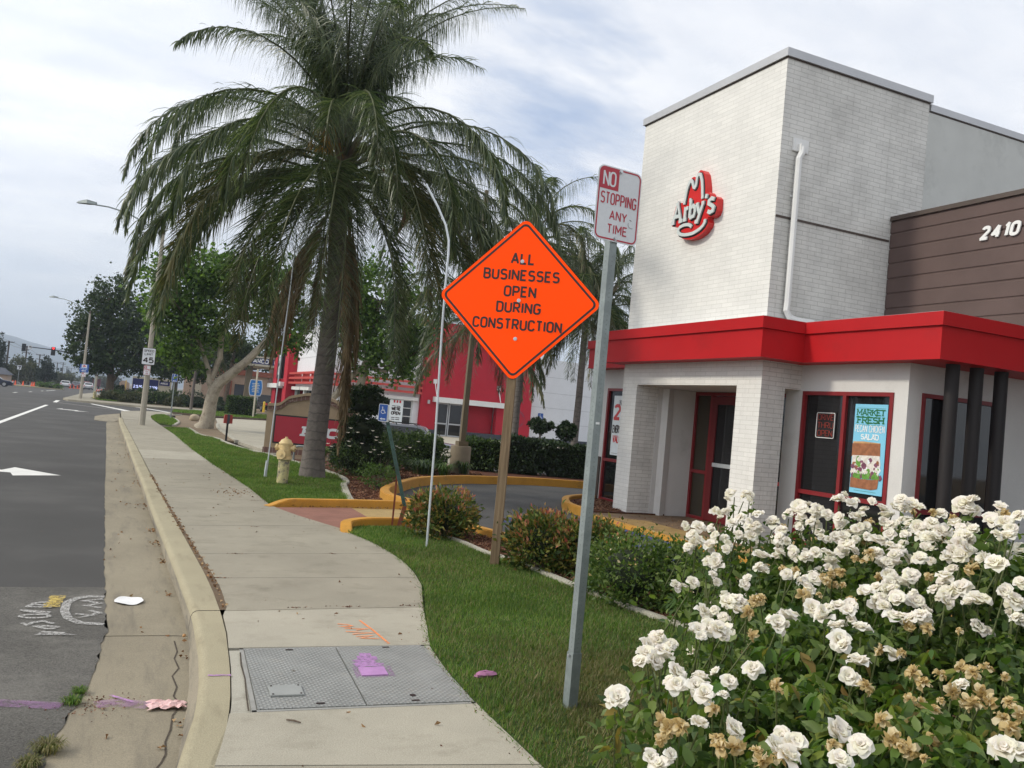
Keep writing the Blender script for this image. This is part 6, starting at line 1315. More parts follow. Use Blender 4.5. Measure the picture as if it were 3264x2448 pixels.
gribbon('purple_spray_patch', [[(1.41, 5.0), (1.5, 5.02), (1.58, 4.99)], [(1.42, 5.07), (1.55, 5.09)], [(1.46, 5.15), (1.58, 5.13)], [(1.49, 5.21), (1.56, 5.2)]], .075, M['spp2'], .009)
gribbon('purple_spray_patch', [[(1.38, 4.79), (1.58, 4.79), (1.6, 4.96), (1.4, 4.97), (1.38, 4.79)]], .03, M['spp'], .0085)
# ------------------------------------------------------------------ litter
mb = MB(); rr = random.Random(2); pts = [(.215+.105*math.cos(a)*rr.uniform(.96, 1.03), 7.32+.135*math.sin(a)*rr.uniform(.96, 1.03)) for a in [i*PI/12 for i in range(24)]]
mb.add([(x, y, -.140+.005*math.sin(i*.9)) for i, (x, y) in enumerate(pts)]+[(.215+(x-.215)*.75, 7.32+(y-7.32)*.75, -.143) for x, y in pts]+[(.215, 7.32, -.142)], [(i, (i+1) % 24, 24+(i+1) % 24, 24+i) for i in range(24)]+[(24+i, 24+(i+1) % 24, 48) for i in range(24)])
tag(mb.build('paper_plate', M['litter'], None, True), 'crushed white paper plate lying in the gutter', 'paper plate')
mb = MB(); g = 9; rr = random.Random(4)
for j in range(g):
    for i in range(g): mb.v.append((.29+.19*i/(g-1)+rr.uniform(-.012, .012), 4.87+.12*j/(g-1)+rr.uniform(-.01, .01), -.147+rr.uniform(.0, .02)*(1 if 0 < i < g-1 else .3)))
mb.f = [(j*g+i, j*g+i+1, (j+1)*g+i+1, (j+1)*g+i) for j in range(g-1) for i in range(g-1)]; mb.m = [0]*len(mb.f)
tag(mb.build('napkin', M['pink']), 'crumpled pink napkin in the gutter', 'napkin')
tag(MB().tube([(.875, 4.2, .008), (.905, 4.175, .011), (.935, 4.155, .007)], [.004, .005, .003], 6).build('twig', M['bark2']), 'short twig on the near pavement slab', 'twig')
mb = MB(); mb.blob((.555, 6.27, -.138), (.012, .012, .012), 8); tag(mb.build('pebble', mat('tan_pebble', (.5, .28, .12), .7)), 'round orange tan pebble at the gutter joint', 'pebble')
mb = MB(); mb.blob((2.13, 4.72, .015), (.07, .045, .02), 10, 0, .2, 3); tag(mb.build('stone', mat('purple_stone', (.30, .12, .22), .8, .2, 10)), 'purple painted stone at the lawn edge beside the vault cover', 'stone')
mb = MB(); mb.blob((3.55, 47.0, .0), (.26, .2, .2), 14, 0, .1, 6); tag(mb.build('boulder', mat('boulder', (.42, .34, .24), .85, .15, 5, 0, .5, 20), None, True), 'tan boulder on the bare bed behind the leaning tree', 'boulder')
def scatter_leaves(name, label, pts, m, size, kind=None, z=None):
    pos = np.array(pts); d = randdir(len(pos)); d[:, 2] = np.abs(d[:, 2])*.25; d /= np.linalg.norm(d, axis=1)[:, None]
    o = fast(name, leaves(pos, size, .6, .25, d), 4, m); tag(o, label, 'fallen leaves', None, 'stuff'); return o
pp = []
for (x, y, n, s_) in ((.49, 10.9, 26, .07), (.5, 10.0, 22, .06), (.53, 9.0, 16, .05), (.50, 7.55, 8, .04), (.53, 5.83, 5, .03), (.43, 4.67, 6, .04), (.45, 13, 22, .12), (.42, 16, 20, .2), (.33, 22, 24, .3)):
    for k in range(n): yy = y+random.gauss(0, s_*1.5); pp.append((min(x+random.gauss(0, s_*.6), interp(GU, yy)-.01), yy, -.15+zt(yy)))
for k in range(70): yy = random.uniform(2, 30); pp.append((random.uniform(interp(AE, yy), interp(GU, yy)), yy, -.148+zt(yy)))
for k in range(60): yy = random.uniform(4, 20); pp.append((random.uniform(SL(yy), interp(SR, yy)), yy, .003+zt(yy)))
for k in range(230): yy = random.uniform(6.5, 16); pp.append((SL(yy)-.02+random.gauss(0, .012), yy, .003+zt(yy)))
for k in range(80): pp.append((random.gauss(1.75, .16), random.gauss(13.9, .28), .003))
for k in range(110): x = random.uniform(2.3, 4.1); pp.append((x, 12.45+(x-2.3)*.12+random.gauss(0, .05), .004))
for k in range(160): pp.append((random.uniform(7.6, 9.6), random.uniform(9, 13.2), .012))
scatter_leaves('fallen_leaves', 'small dry brown leaves scattered along the gutter and the pavement', pp, M['deadleaf'], .03)
pp = []
for cx_, cy_ in ((1.15, 8.62), (1.33, 6.46), (1.72, 6.47), (1.57, 10.4), (2.1, 8.72), (.9, 7.5), (2.2, 6.5), (1.9, 12.95)):
    for k in range(26): pp.append((cx_+random.gauss(0, .035), cy_+random.gauss(0, .008), .002))
for k in range(220):
    q = random.choice([(2.45, 7.0), (1.95, 4.9), (2.05, 5.5), (1.9, 4.1), (2.4, 10.9), (2.1, 13)]); yy = q[1]+random.gauss(0, .5); pp.append((interp(SR, yy)+random.gauss(-.02, .03), yy, .003))
pp += [(random.uniform(-4, -.2), random.uniform(3.5, 14), -.144) for k in range(60)]+[(random.uniform(.8, 2.3), random.uniform(3.5, 12), .002) for k in range(50)]+[(random.gauss(.03, .1), random.gauss(4.99, .09), -.146) for k in range(140)]
scatter_leaves('grit', 'specks of grit and soil on the road edge', pp, M['chip'], .012)
# crack dirt strips
mb = MB(); yy_ = list(np.arange(6.42, 16, .1))
for i, y in enumerate(yy_): mb.v.extend([(interp(KB, y)-.002, y, -.006+random.uniform(0, .006)), (SL(y)+.002, y, -.004+random.uniform(0, .006))])
mb.f = [(2*i, 2*i+1, 2*i+3, 2*i+2) for i in range(len(yy_)-1)]; mb.m = [0]*len(mb.f); struct(mb.build('joint_soil', M['soil']))
# ------------------------------------------------------------------ vegetation
def inst(name, V, tmpl, m, parent=None, smooth=False):
    """many copies of one small connected template: V (n,k,3), tmpl = list of quads"""
    V = np.asarray(V, float); n, k, _ = V.shape
    v = V.reshape(-1, 3)
    if parent is not None: v = to_local(v, parent)
    T = np.array(tmpl); F = (T[None]+(np.arange(n)*k)[:, None, None]).reshape(-1, T.shape[1])
    me = bpy.data.meshes.new(name); me.vertices.add(len(v)); me.loops.add(F.size); me.polygons.add(len(F))
    me.vertices.foreach_set('co', v.ravel().astype(np.float32)); me.loops.foreach_set('vertex_index', F.ravel().astype(np.int32))
    me.polygons.foreach_set('loop_start', np.arange(0, F.size, T.shape[1], dtype=np.int32))
    for q in (m if isinstance(m, (list, tuple)) else [m]): me.materials.append(q)
    if smooth: me.polygons.foreach_set('use_smooth', np.ones(len(F), dtype=bool))
    me.update(calc_edges=True); o = bpy.data.objects.new(name, me); COL.objects.link(o)
    if parent is not None: o.parent = parent
    return o
def frond_geo(base, phi, e0, L, drop, n=85, ll=.62, lw=.026, gdroop=1.0, seed=0, sparse=1., pw=1.25):
    """rachis points and leaflet strips (n*2,8,3); phi = heading in image terms, 0 right, 90 away"""
    rg = np.random.default_rng(seed); d = np.array(r0)*math.cos(rad(phi))+np.array((math.sin(yaw), math.cos(yaw), 0))*math.sin(rad(phi))
    N = 24; p = np.array(base, float); pts = [p.copy()]; curl = rg.uniform(-14, 14)
    for i in range(N):
        t = (i+.5)/N; e = rad(e0-drop*(t**pw)); a = rad(curl*t); side = np.array([-d[1], d[0], 0]); dd = d*math.cos(a)+side*math.sin(a)
        p = p+(dd*math.cos(e)+np.array([0, 0, math.sin(e)]))*L/N; pts.append(p.copy())
    pts = np.array(pts); ts = np.linspace(.14, .995, n); idx = ts*N; i0 = np.clip(idx.astype(int), 0, N-1); fr = (idx-i0)[:, None]
    P0 = pts[i0]*(1-fr)+pts[i0+1]*fr; T = pts[i0+1]-pts[i0]; T /= np.linalg.norm(T, axis=1)[:, None]
    up = np.array([0, 0, 1.]); S = np.cross(T, up); S /= np.linalg.norm(S, axis=1)[:, None]+1e-9; Nn = np.cross(S, T)
    out = []
    for sgn in (-1, 1):
        el = rg.uniform(-.35, .75, n)[:, None]      # plumose: leaflets leave the rachis in several planes
        D = S*sgn*np.cos(el)+Nn*np.sin(el)+T*.55; D /= np.linalg.norm(D, axis=1)[:, None]
        ln = ll*(np.sin(np.clip(ts, .05, .97)*PI)**.45)*(1-.35*ts)*rg.uniform(.55, 1.2, n); ln = ln[:, None]
        W = np.cross(D, T); W /= np.linalg.norm(W, axis=1)[:, None]; q = P0.copy(); vs = []
        wd = (lw*rg.uniform(.7, 1.2, n))[:, None]; cur = D.copy(); g = gdroop*rg.uniform(.25, 1.6, n)[:, None]
        for s_, wk in ((0, .5), (.33, 1.), (.33, .8), (.34, .08)):
            if s_:
                cur = cur+np.array([0, 0, -1])*g*.62; cur /= np.linalg.norm(cur, axis=1)[:, None]; q = q+cur*ln*s_
            vs.append(q-W*wd*wk*.5); vs.append(q+W*wd*wk*.5)
        V = np.stack(vs, 1)
        if sparse < 1: V = V[rg.uniform(0, 1, n) < sparse]
        out.append(V)
    return pts, np.concatenate(out)
LT = [(0, 1, 3, 2), (2, 3, 5, 4), (4, 5, 7, 6)]
def palm(th, base, trunk, crown, fronds, dens=85, mats=('frond', 'frondo', 'frondd'), ll=.62, lw=.026, seed=1, shaft=True, tr=(.235, .2, .175, .16, .15)):
    tp = [Vector(p) for p in trunk]; mb = MB()
    pts = []; rs = []
    for i in range(len(tp)-1):
        for k in range(8): t = k/8; pts.append(tp[i].lerp(tp[i+1], t)); rs.append((tr[i]*(1-t)+tr[i+1]*t)*(1+.006*math.sin((i*8+k)*2.4)))
    pts.append(tp[-1]); rs.append(tr[len(tp)-1]); mb.tube(pts, rs, 20); mb.build('trunk', M['palmbark'], th, True)
    c = Vector(crown); mb = MB(); mb.tube([tp[-1]-Vector((0, 0, .05)), c+Vector((0, 0, -.3)), c+Vector((0, 0, .1)), c+Vector((.0, 0, .9)), c+Vector((.02, 0, 1.7))], [tr[-1]*1.05, tr[-1]*1.5, tr[-1]*1.35, .13, .03], 12)
    rg = random.Random(seed)
    for k in range(16): a = k*2.4; h = -.45+.07*k; q = c+Vector((math.cos(a)*.13, math.sin(a)*.13, h)); mb.tube([q, q+Vector((math.cos(a)*.16, math.sin(a)*.16, .3)), q+Vector((math.cos(a)*.34, math.sin(a)*.34, .55))], [.06, .04, .02], 5)
    mb.build('crown_shaft', M['shaft'], th, True)
    grp = {}
    for i, (phi, e0, L, dr_, kind, *pw_) in enumerate(fronds):
        z = crown[2]+float(np.interp(e0, [-20, 10, 35, 55, 80], [-.4, -.25, .1, .4, .8]))
        hd = np.array(r0)*math.cos(rad(phi))+np.array((math.sin(yaw), math.cos(yaw), 0))*math.sin(rad(phi))
        b = (crown[0]+hd[0]*.13, crown[1]+hd[1]*.13, z)
        pts, V = frond_geo(b, phi, e0, L, dr_, dens, ll*(1.1 if kind else 1), lw, .6 if pw_ and pw_[0] < .7 else (1.7, 1.7, 2.4)[kind], seed*100+i, 1 if kind < 2 else .8, pw_[0] if pw_ else 1.25)
        grp.setdefault(kind, [[], []]); grp[kind][0].append(V); grp[kind][1].append(pts)
        ro = MB(); ro.tube(pts[::2].tolist(), list(np.linspace(.03, .006, len(pts[::2]))), 5)
        o = inst('frond' if kind < 2 else 'dead_frond', V, LT, M[mats[kind]], th); sub(ro.build('rachis', M['frondo' if kind < 2 else 'frondd'], th), o)
pm = thing('palm_tree', 'big queen palm with drooping fronds rising behind the fire hydrant', 'palm tree', (3.57, 17.07, 0))
FR = [(186, 30, 5.2, 118, 0), (180, 58, 4.6, 150, 0), (172, 40, 5.0, 128, 0), (203, 28, 5.0, 122, 0), (215, 16, 4.8, 105, 0), (194, 8, 4.8, 92, 1), (160, 20, 5.0, 100, 0), (150, 55, 4.4, 140, 0), (183, 48, 5.3, 135, 0),
      (2, 52, 4.4, 148, 0), (8, 38, 5.8, 125, 0), (352, 28, 5.5, 112, 0), (340, 18, 5.0, 108, 0), (20, 26, 5.4, 106, 0), (30, 50, 4.3, 140, 0), (356, 8, 4.8, 90, 1), (12, 12, 5.2, 92, 0), (0, 46, 5.6, 132, 0),
      (272, 56, 4.6, 152, 0, .8), (250, 52, 4.6, 148, 0, .8), (296, 50, 4.8, 146, 0, .8), (228, 42, 4.8, 138, 0, .9), (318, 42, 5.0, 138, 0, .9),
      (195, 24, 5.0, 110, 0, .6), (208, 34, 5.4, 120, 0, .6), (222, 22, 5.2, 108, 0, .55), (234, 36, 5.3, 124, 1, .55), (247, 22, 5.0, 110, 0, .5), (256, 8, 4.6, 96, 0, .5), (265, 28, 5.0, 117, 0, .5), (273, 12, 4.4, 101, 1, .45), (281, 30, 5.2, 119, 0, .5), (290, 10, 4.8, 99, 0, .5), (300, 26, 5.3, 114, 0, .5), (310, 40, 5.5, 128, 1, .55), (322, 22, 5.3, 109, 0, .55), (334, 36, 5.6, 122, 0, .6), (346, 20, 5.2, 107, 0, .6), (357, 26, 5.0, 112, 1, .6), (184, 18, 5.0, 102, 1, .65), (240, 4, 4.4, 92, 1, .5), (316, 4, 4.6, 93, 0, .5),
      (258, 60, 5.2, 146, 0, .7), (288, 62, 5.2, 148, 0, .7), (220, 60, 5.2, 145, 0, .75), (330, 62, 5.2, 147, 0, .75),
      (90, 78, 5.0, 95, 0), (270, 83, 5.0, 80, 0), (178, 79, 4.6, 80, 0), (4, 79, 4.8, 82, 0), (145, 76, 4.4, 84, 0), (38, 76, 4.4, 84, 0), (205, 78, 4.4, 80, 0), (330, 78, 4.4, 84, 0), (118, 82, 4.8, 72, 0), (60, 84, 4.8, 66, 0), (235, 80, 5.0, 92, 0), (305, 80, 5.0, 92, 0), (160, 84, 5.0, 84, 0), (15, 84, 5.0, 84, 0), (275, 70, 4.8, 118, 0), (222, 68, 4.2, 122, 0), (312, 70, 4.0, 126, 0), (250, 72, 4.4, 116, 0), (300, 72, 4.4, 116, 0), (100, 68, 4.2, 118, 0), (70, 70, 4.2, 116, 0), (200, 85, 4.4, 34, 0), (345, 84, 4.4, 36, 0), (250, 80, 4.4, 55, 0), (290, 79, 4.4, 58, 0), (170, 83, 4.5, 44, 0), (8, 84, 4.5, 42, 0), (90, 84, 4.6, 40, 0), (228, 82, 4.4, 52, 0), (318, 82, 4.4, 52, 0),
      (90, 45, 5.0, 122, 0), (115, 18, 5, 100, 0), (65, 18, 5, 100, 0), (130, 40, 5, 120, 0), (50, 40, 5, 120, 0), (90, 15, 4.8, 98, 0), (140, 10, 4.8, 90, 1), (40, 10, 4.8, 90, 1)]
palm(pm, (3.57, 17.07, 0), [(3.57, 17.07, -.05), (3.56, 17.07, .5), (3.6, 17.05, 2.0), (3.64, 17.03, 3.9), (3.56, 17.07, 5.5)], (3.55, 17.07, 6.05), FR, 220, ll=.92, lw=.021, seed=3, tr=(.27, .215, .195, .178, .165))
for i, (phi, e0, L, dr_) in enumerate(((195, -62, 3.2, 24), (215, -68, 3.0, 18), (320, -76, 3.0, 10), (350, -83, 4.4, 6), (345, -85, 4.7, 4), (185, -58, 2.9, 30), (205, -66, 3.3, 20), (240, -78, 2.4, 10), (330, -82, 3.8, 6), (355, -78, 3.0, 10))):
    hd = np.array(r0)*math.cos(rad(phi))+np.array((math.sin(yaw), math.cos(yaw), 0))*math.sin(rad(phi)); b = (3.58+hd[0]*.2, 17.05+hd[1]*.2-.12, 5.3)
    pts, V = frond_geo(b, phi, e0, L, dr_, 130, .75, .02, 2.2, 900+i, .9); o = inst('dead_frond', V, LT, M['frondd'], pm); sub(MB().tube(pts[::3].tolist(), .014, 5).build('rachis', M['frondd'], pm), o)
mb = MB(); q = Vector((3.6, 17.0, 5.9)); rr_ = Vector(r0)
mb.tube([q+rr_*.55+Vector((0, -.2, .35)), q+rr_*.95+Vector((0, -.3, .1)), q+rr_*1.2+Vector((0, -.3, -.3)), q+rr_*1.22+Vector((0, -.3, -.65)), q+rr_*1.05+Vector((0, -.3, -1.05))], [.012, .05, .085, .075, .008], 8); mb.build('spathe', mat('spathe', (.22, .12, .08), .7, .15, 8), pm, True)
V = []; c = np.array([3.6, 17.05, 6.9])-np.array(r0)*.45+np.array([0, -.25, .1])
for k in range(170): b = c+RNG.normal(size=3)*[.07, .07, .1]; e = b+np.array([RNG.normal()*.16, RNG.normal()*.16, -RNG.uniform(.25, .75)]); w_ = np.array(r0)*.008; mid = (b+e)/2+RNG.normal(size=3)*.04; V.append([b-w_, b+w_, mid-w_, mid+w_, (mid+e)/2-w_, (mid+e)/2+w_, e-w_*.5, e+w_*.5])
inst('flower_cluster', V, LT, M['inflor'], pm)

bp0 = thing('palm_tree', 'tall slim queen palm directly behind the orange diamond sign', 'palm tree', (13.1, 28.5, -.1), 0, 'queen palms behind the loop kerb')
FB = [(185, 45, 4.3, 140, 0), (200, 25, 4.2, 115, 1), (170, 60, 4.2, 150, 0), (5, 45, 4.3, 140, 0), (350, 28, 4.2, 118, 0), (15, 62, 4.2, 150, 0), (270, 50, 3.8, 150, 0), (240, 30, 4.2, 128, 0), (300, 32, 4.2, 130, 1), (225, 5, 4.2, 90, 1), (320, 5, 4.2, 90, 1), (270, -10, 4, 72, 1), (90, 50, 4.2, 130, 0), (120, 20, 4.2, 100, 0), (60, 20, 4.2, 100, 0), (180, 75, 4, 110, 0), (0, 76, 4, 110, 0), (90, 80, 3.6, 60, 0), (150, 60, 4, 120, 0), (30, 60, 4, 120, 0), (200, -15, 4.4, 62, 1), (345, -15, 4.4, 62, 1), (255, 68, 4, 130, 0), (285, 66, 4, 130, 0), (190, 25, 4.6, 112, 0, .55), (215, 35, 4.6, 122, 0, .55), (245, 25, 4.4, 112, 0, .5), (270, 35, 4.4, 122, 0, .5), (300, 25, 4.6, 112, 0, .55), (325, 35, 4.6, 122, 0, .55), (350, 25, 4.6, 112, 0, .6)]
palm(bp0, (13.1, 28.5, -.1), [(13.1, 28.5, -.5), (13.1, 28.5, 2), (13.15, 28.45, 4.5), (13.15, 28.45, 7.6)], (13.15, 28.45, 8.0), FB, 100, ll=.85, lw=.036, seed=5, tr=(.17, .14, .13, .12))
def dup_palm(loc, rz, s, label):
    r = dup(bp0, loc, rz, label); r.scale = (s[0], s[0], s[1]); return r
dup_palm((15.0, 27.4, -1.9), 1.3, (.95, .95), 'shorter queen palm between the orange sign and the white tower')
dup_palm((11.42, 29.15, -2.5), 2.6, (.9, .93), 'queen palm with fronds hanging over the tan lot lamp post')
dup_palm((17.0, 29.2, -1.4), 4.1, (.95, .95), 'queen palm half hidden behind the left edge of the white tower')
dup_palm((5.3, 75, -.3), .7, (.8, .62), 'distant palm trunk standing left of the leaning sycamore')

# sycamores
def maple(pos, size, dirs):
    """three-lobed leaves: (n,7,3) fans as quads"""
    n = len(pos); s = (size*RNG.uniform(.65, 1.3, n))[:, None]; w = perp(dirs); nn = np.cross(dirs, w)
    a = pos; b1 = pos+dirs*s*.35+w*s*.52+nn*s*.08; b2 = pos+dirs*s*.35-w*s*.52+nn*s*.08; m1 = pos+dirs*s*.62+w*s*.2; m2 = pos+dirs*s*.62-w*s*.2; t = pos+dirs*s; k = pos+dirs*s*.4-nn*s*.05
    return np.stack([a, b1, m1, t, m2, b2, k], 1)
MT = [(0, 1, 2, 6), (6, 2, 3, 4), (0, 6, 4, 5)]
def leafytree(name, label, loc, limbs, blobs, nl, ls, m, bark='bark', clumps=45, csize=.2, group=None, cat='tree', lobed=True, shell=.35):
    t = thing(name, label, cat, loc, 0, group); mb = MB(); [mb.tube(p, r, 9) for p, r in limbs]
    mb.build('trunk', M[bark], t, True); A = []; D = []
    tot = sum(b[3]*b[4]*b[5] for b in blobs)
    for b in blobs:
        k = int(nl*b[3]*b[4]*b[5]/tot); p = ell_points(b[:3], b[3:6], k, max(10, int(clumps*b[3]*b[4]*b[5]/tot)), shell, csize); A.append(p); D.append(outdirs(p, b[:3], -.1, 1.0))
    A = np.concatenate(A); D = np.concatenate(D)
    if lobed: inst('crown', maple(A, ls, D), MT, M[m], t)
    else: fast('crown', leaves(A, ls, .6, .12, D), 4, M[m], t)
    # twigs reaching into the clumps
    mb = MB(); tips = A[RNG.integers(0, len(A), 60)]
    for q in tips:
        b = min(((Vector(p[-1]), p) for p, r in limbs), key=lambda z: (z[0]-Vector(q)).length)[0]; mb.tube([b, b.lerp(Vector(q), .5)+Vector((0, 0, -.1)), Vector(q)], [.035*(ls/.16), .02*(ls/.16), .008], 4)
    mb.build('twigs', M['bark2'], t); return t
s1 = leafytree('sycamore_tree', 'leaning pale barked sycamore beyond the lawn left of the monument sign', (3.45, 38.2, -.1),
  [([(3.25, 38.3, -.2), (3.38, 38.25, .05), (3.42, 38.2, .5), (3.45, 38.18, 1.0), (3.52, 38.12, 1.5), (3.7, 38.05, 1.85), (4.1, 37.9, 2.25), (4.65, 37.7, 2.85), (5.1, 37.5, 3.45), (5.5, 37.3, 4.0), (5.7, 37.2, 4.8)], [.42, .33, .28, .26, .25, .23, .2, .17, .15, .13, .08]),
   ([(3.5, 38.15, 1.4), (3.3, 38.2, 1.9), (3.25, 38.25, 2.3), (2.9, 38.4, 3.2), (2.4, 38.6, 4.2)], [.16, .13, .1, .08, .05]),
   ([(3.4, 38.2, 2.0), (3.62, 38.15, 2.9), (3.6, 38.15, 3.7), (3.85, 38.1, 4.6), (4.3, 37.9, 5.6)], [.1, .12, .11, .09, .05])],
  [(1.9, 38.9, 5.9, 1.5, 1.6, 1.15), (1.6, 39.0, 4.7, 1.15, 1.4, 1.0), (2.5, 38.6, 3.5, 1.25, 1.3, .85), (2.9, 38.4, 6.4, 1.4, 1.5, .9), (4.3, 37.9, 6.5, 1.4, 1.5, .95), (4.8, 37.5, 5.3, 1.0, 1.2, .8), (5.7, 37.2, 5.9, 1.0, 1.2, 1.2), (5.9, 37.1, 3.6, .6, .8, .5), (2.1, 38.7, 2.7, .8, .9, .5), (3.3, 38.3, 5.0, 1.1, 1.2, .8), (6.4, 37.0, 4.6, .8, 1, 1.0), (3.2, 38.3, 4.0, .9, 1., .6), (1.5, 39.0, 3.1, .8, 1., .6), (2.5, 38.6, 2.3, .6, .7, .35)], 15000, .17, 'syc', clumps=330, csize=.23)
s2 = leafytree('sycamore_tree', 'leafy sycamore between the big palm and the red building', (9.2, 36.4, -.4),
  [([(9.2, 36.4, -.5), (9.2, 36.4, 1.5), (9.35, 36.3, 3.0), (9.6, 36.2, 4.5), (9.7, 36.2, 6.0)], [.24, .2, .17, .12, .07]), ([(9.3, 36.35, 3.1), (8.85, 36.5, 2.6), (8.45, 36.6, 1.95), (8.2, 36.7, 1.65)], [.13, .14, .15, .16]), ([(9.4, 36.3, 3.2), (10.2, 36.0, 3.0), (10.9, 35.8, 3.5)], [.1, .07, .04])],
  [(9.6, 36.2, 6.3, 1.6, 1.6, 1.5), (9.0, 36.4, 4.6, 1.1, 1.3, 1.1), (10.6, 35.9, 4.5, 1.4, 1.5, 1.1), (10.2, 35.9, 3.3, 1.3, 1.2, .7), (11.3, 35.6, 3.4, .7, .9, .6), (9.4, 36.3, 3.4, .8, 1, .6), (8.6, 36.6, 5.8, 1, 1.2, 1.2), (11.2, 35.6, 5.6, 1.1, 1.3, 1.2), (7.6, 37, 6.0, .8, 1, 1.0)], 11000, .17, 'syc', clumps=240, csize=.23)
leafytree('shade_tree', 'large dark round tree across the side street behind the police sign', (-1.0, 88, -.3),
  [([(-1.0, 88, -.6), (-1.0, 88, 1.0), (-1.1, 88, 3), (-1.4, 88, 6), (-1.8, 88, 9)], [.42, .34, .28, .2, .08]), ([(-1, 88, 1.2), (0, 87.5, 3), (1.2, 87, 5)], [.2, .15, .06]), ([(-1.1, 88, 2), (-2.5, 88, 4), (-3.4, 88, 6)], [.18, .12, .05])],
  [(-1.9, 88.2, 9.3, 1.6, 2, 2.0), (-2.6, 88, 7.0, 2.0, 2.4, 2.1), (-.6, 87.8, 7.4, 2.2, 2.4, 2.2), (-3.1, 88, 4.6, 1.7, 2.2, 1.9), (-1.2, 88, 4.6, 2.2, 2.6, 2.0), (.9, 87.2, 6.1, 2.0, 2.4, 2.2), (1.7, 87, 4.1, 1.8, 2.4, 1.7), (-2.6, 88, 3.0, 1.6, 2, 1.1), (-.3, 87.6, 3.1, 1.8, 2.2, 1.0), (-4.2, 88.5, 5.9, .8, 1, .8)], 19000, .26, 'dark', 'bark2', clumps=300, csize=.2)
leafytree('shade_tree', 'dark tree behind the leaning sycamore and the price sign', (5.0, 96, -.3), [([(5, 96, -.6), (5, 96, 2), (5, 96, 5)], [.3, .25, .1])], [(4.2, 96, 5, 2.6, 2.5, 2.4), (7.2, 96, 5.2, 2.6, 2.5, 2.4), (5.5, 96, 3.2, 3.4, 2.5, 1.1), (9.5, 97, 5.2, 2.2, 2, 1.4)], 8000, .3, 'dark', 'bark2', clumps=120)
leafytree('shade_tree', 'dark tree showing between the sycamore leaves above the fuel canopy', (17, 135, -.3), [([(17, 135, -.6), (17, 135, 5)], [.3, .15])], [(14, 135, 7.5, 4, 3, 2.5), (19, 135, 7.8, 4, 3, 2.6)], 4500, .4, 'dark', 'bark2', clumps=100)
# distant trees on the left
def fartree(label, loc, blobs, n, ls, m, group='distant trees across the road'):
    x, y, z = loc; return leafytree('tree', label, loc, [([(x, y, z), (x, y, blobs[0][2])], [.2, .08])], blobs, n, ls, m, 'bark2', 60, .2, group, lobed=False, shell=.2)
fartree('dark tall conifer cut off by the left edge of the picture', (-20.0, 170, -1), [(-20.2, 170, 2.4, 1.9, 2, 2.2), (-20.0, 170, 4.6, 1.2, 1.5, 2), (-19.9, 170, 6.8, .6, .8, 1.4), (-18.9, 170, 1.4, 1.0, 1, 1.4)], 4200, .36, 'fard')
fartree('olive green rounded tree behind the lane arrow sign', (-18.6, 190, -1), [(-18.8, 190, 2.6, 1.5, 1.5, 1.9), (-19.3, 190, 1.1, 1.2, 1.4, 1.6), (-17.6, 190, 1.0, 1.2, 1.4, 1.6)], 3200, .36, 'far')
fartree('lower olive tree between the utility pole and the round dark tree', (-16.6, 192, -1), [(-16.7, 192, 1.6, 1.2, 1.4, 1.8), (-15.8, 192, .9, 1.1, 1.4, 1.5)], 2600, .36, 'far')
fartree('thin pointed cypress rising behind the olive trees', (-17.1, 196, -1), [(-17.1, 196, 3.2, .45, .5, 1.8), (-16.4, 197, 2.9, .35, .5, 1.2)], 700, .34, 'fard')
fartree('round dark tree in the middle of the far left verge', (-12.9, 180, -.8), [(-12.9, 180, 1.8, 1.5, 1.6, 1.7), (-12.9, 180, 3.5, .9, 1, 1.3), (-13.6, 180, .9, 1.0, 1.2, 1.2), (-12.1, 180, 1.0, .9, 1.2, 1.3)], 4600, .32, 'fard')
fartree('low bushy trees just right of the round dark tree', (-14.4, 240, -1), [(-14.2, 240, .8, 1.6, 1.6, 1.2), (-12.2, 240, .7, 1.5, 1.6, 1.0)], 2200, .4, 'far')
fartree('small conifer under the very distant utility pole', (-22.6, 440, -2), [(-23.0, 440, 2.2, .9, .9, 2.0), (-23.0, 440, .4, 1.6, 1.2, 1.5)], 1100, .6, 'fard')
for i, (x, y, rx, rz) in enumerate(((-27, 330, 4, 3.0), (-22, 330, 3.4, 2.6), (-17, 335, 3.4, 2.4), (-12, 340, 3.4, 2.2), (-7.2, 350, 3.0, 2.2), (-3.0, 350, 2.8, 3.2), (-34, 300, 6, 4))):
    fartree('hazy far tree %s' % ('at the left end', 'second from the left end', 'behind the tiny signal head', 'above the queued white car', 'above the red vehicle', 'behind the far lamp pole', 'beyond the left edge of the picture')[i], (x, y, -2), [(x, y, .2, rx, 2.5, rz), (x+rx*.5, y, -.3, rx*.7, 2, rz*.8)], 1500, .6, 'fard' if i % 2 else 'far')
med = bush('median_shrub', 'yellow green low shrubs on the far median beside the cones', 'shrub', (-10.3, 151, -.6), [(-11.1, 151, -.2, .9, .8, .5), (-9.9, 151, -.25, 1.0, .8, .52), (-9.0, 151, -.35, .7, .8, .45)], 2600, .16, M['hedgel'], clumps=40)
struct(MB().box(-16.5, -8.4, 149.6, 156, -.8, -.53).build('median_kerb', M['kerb']))

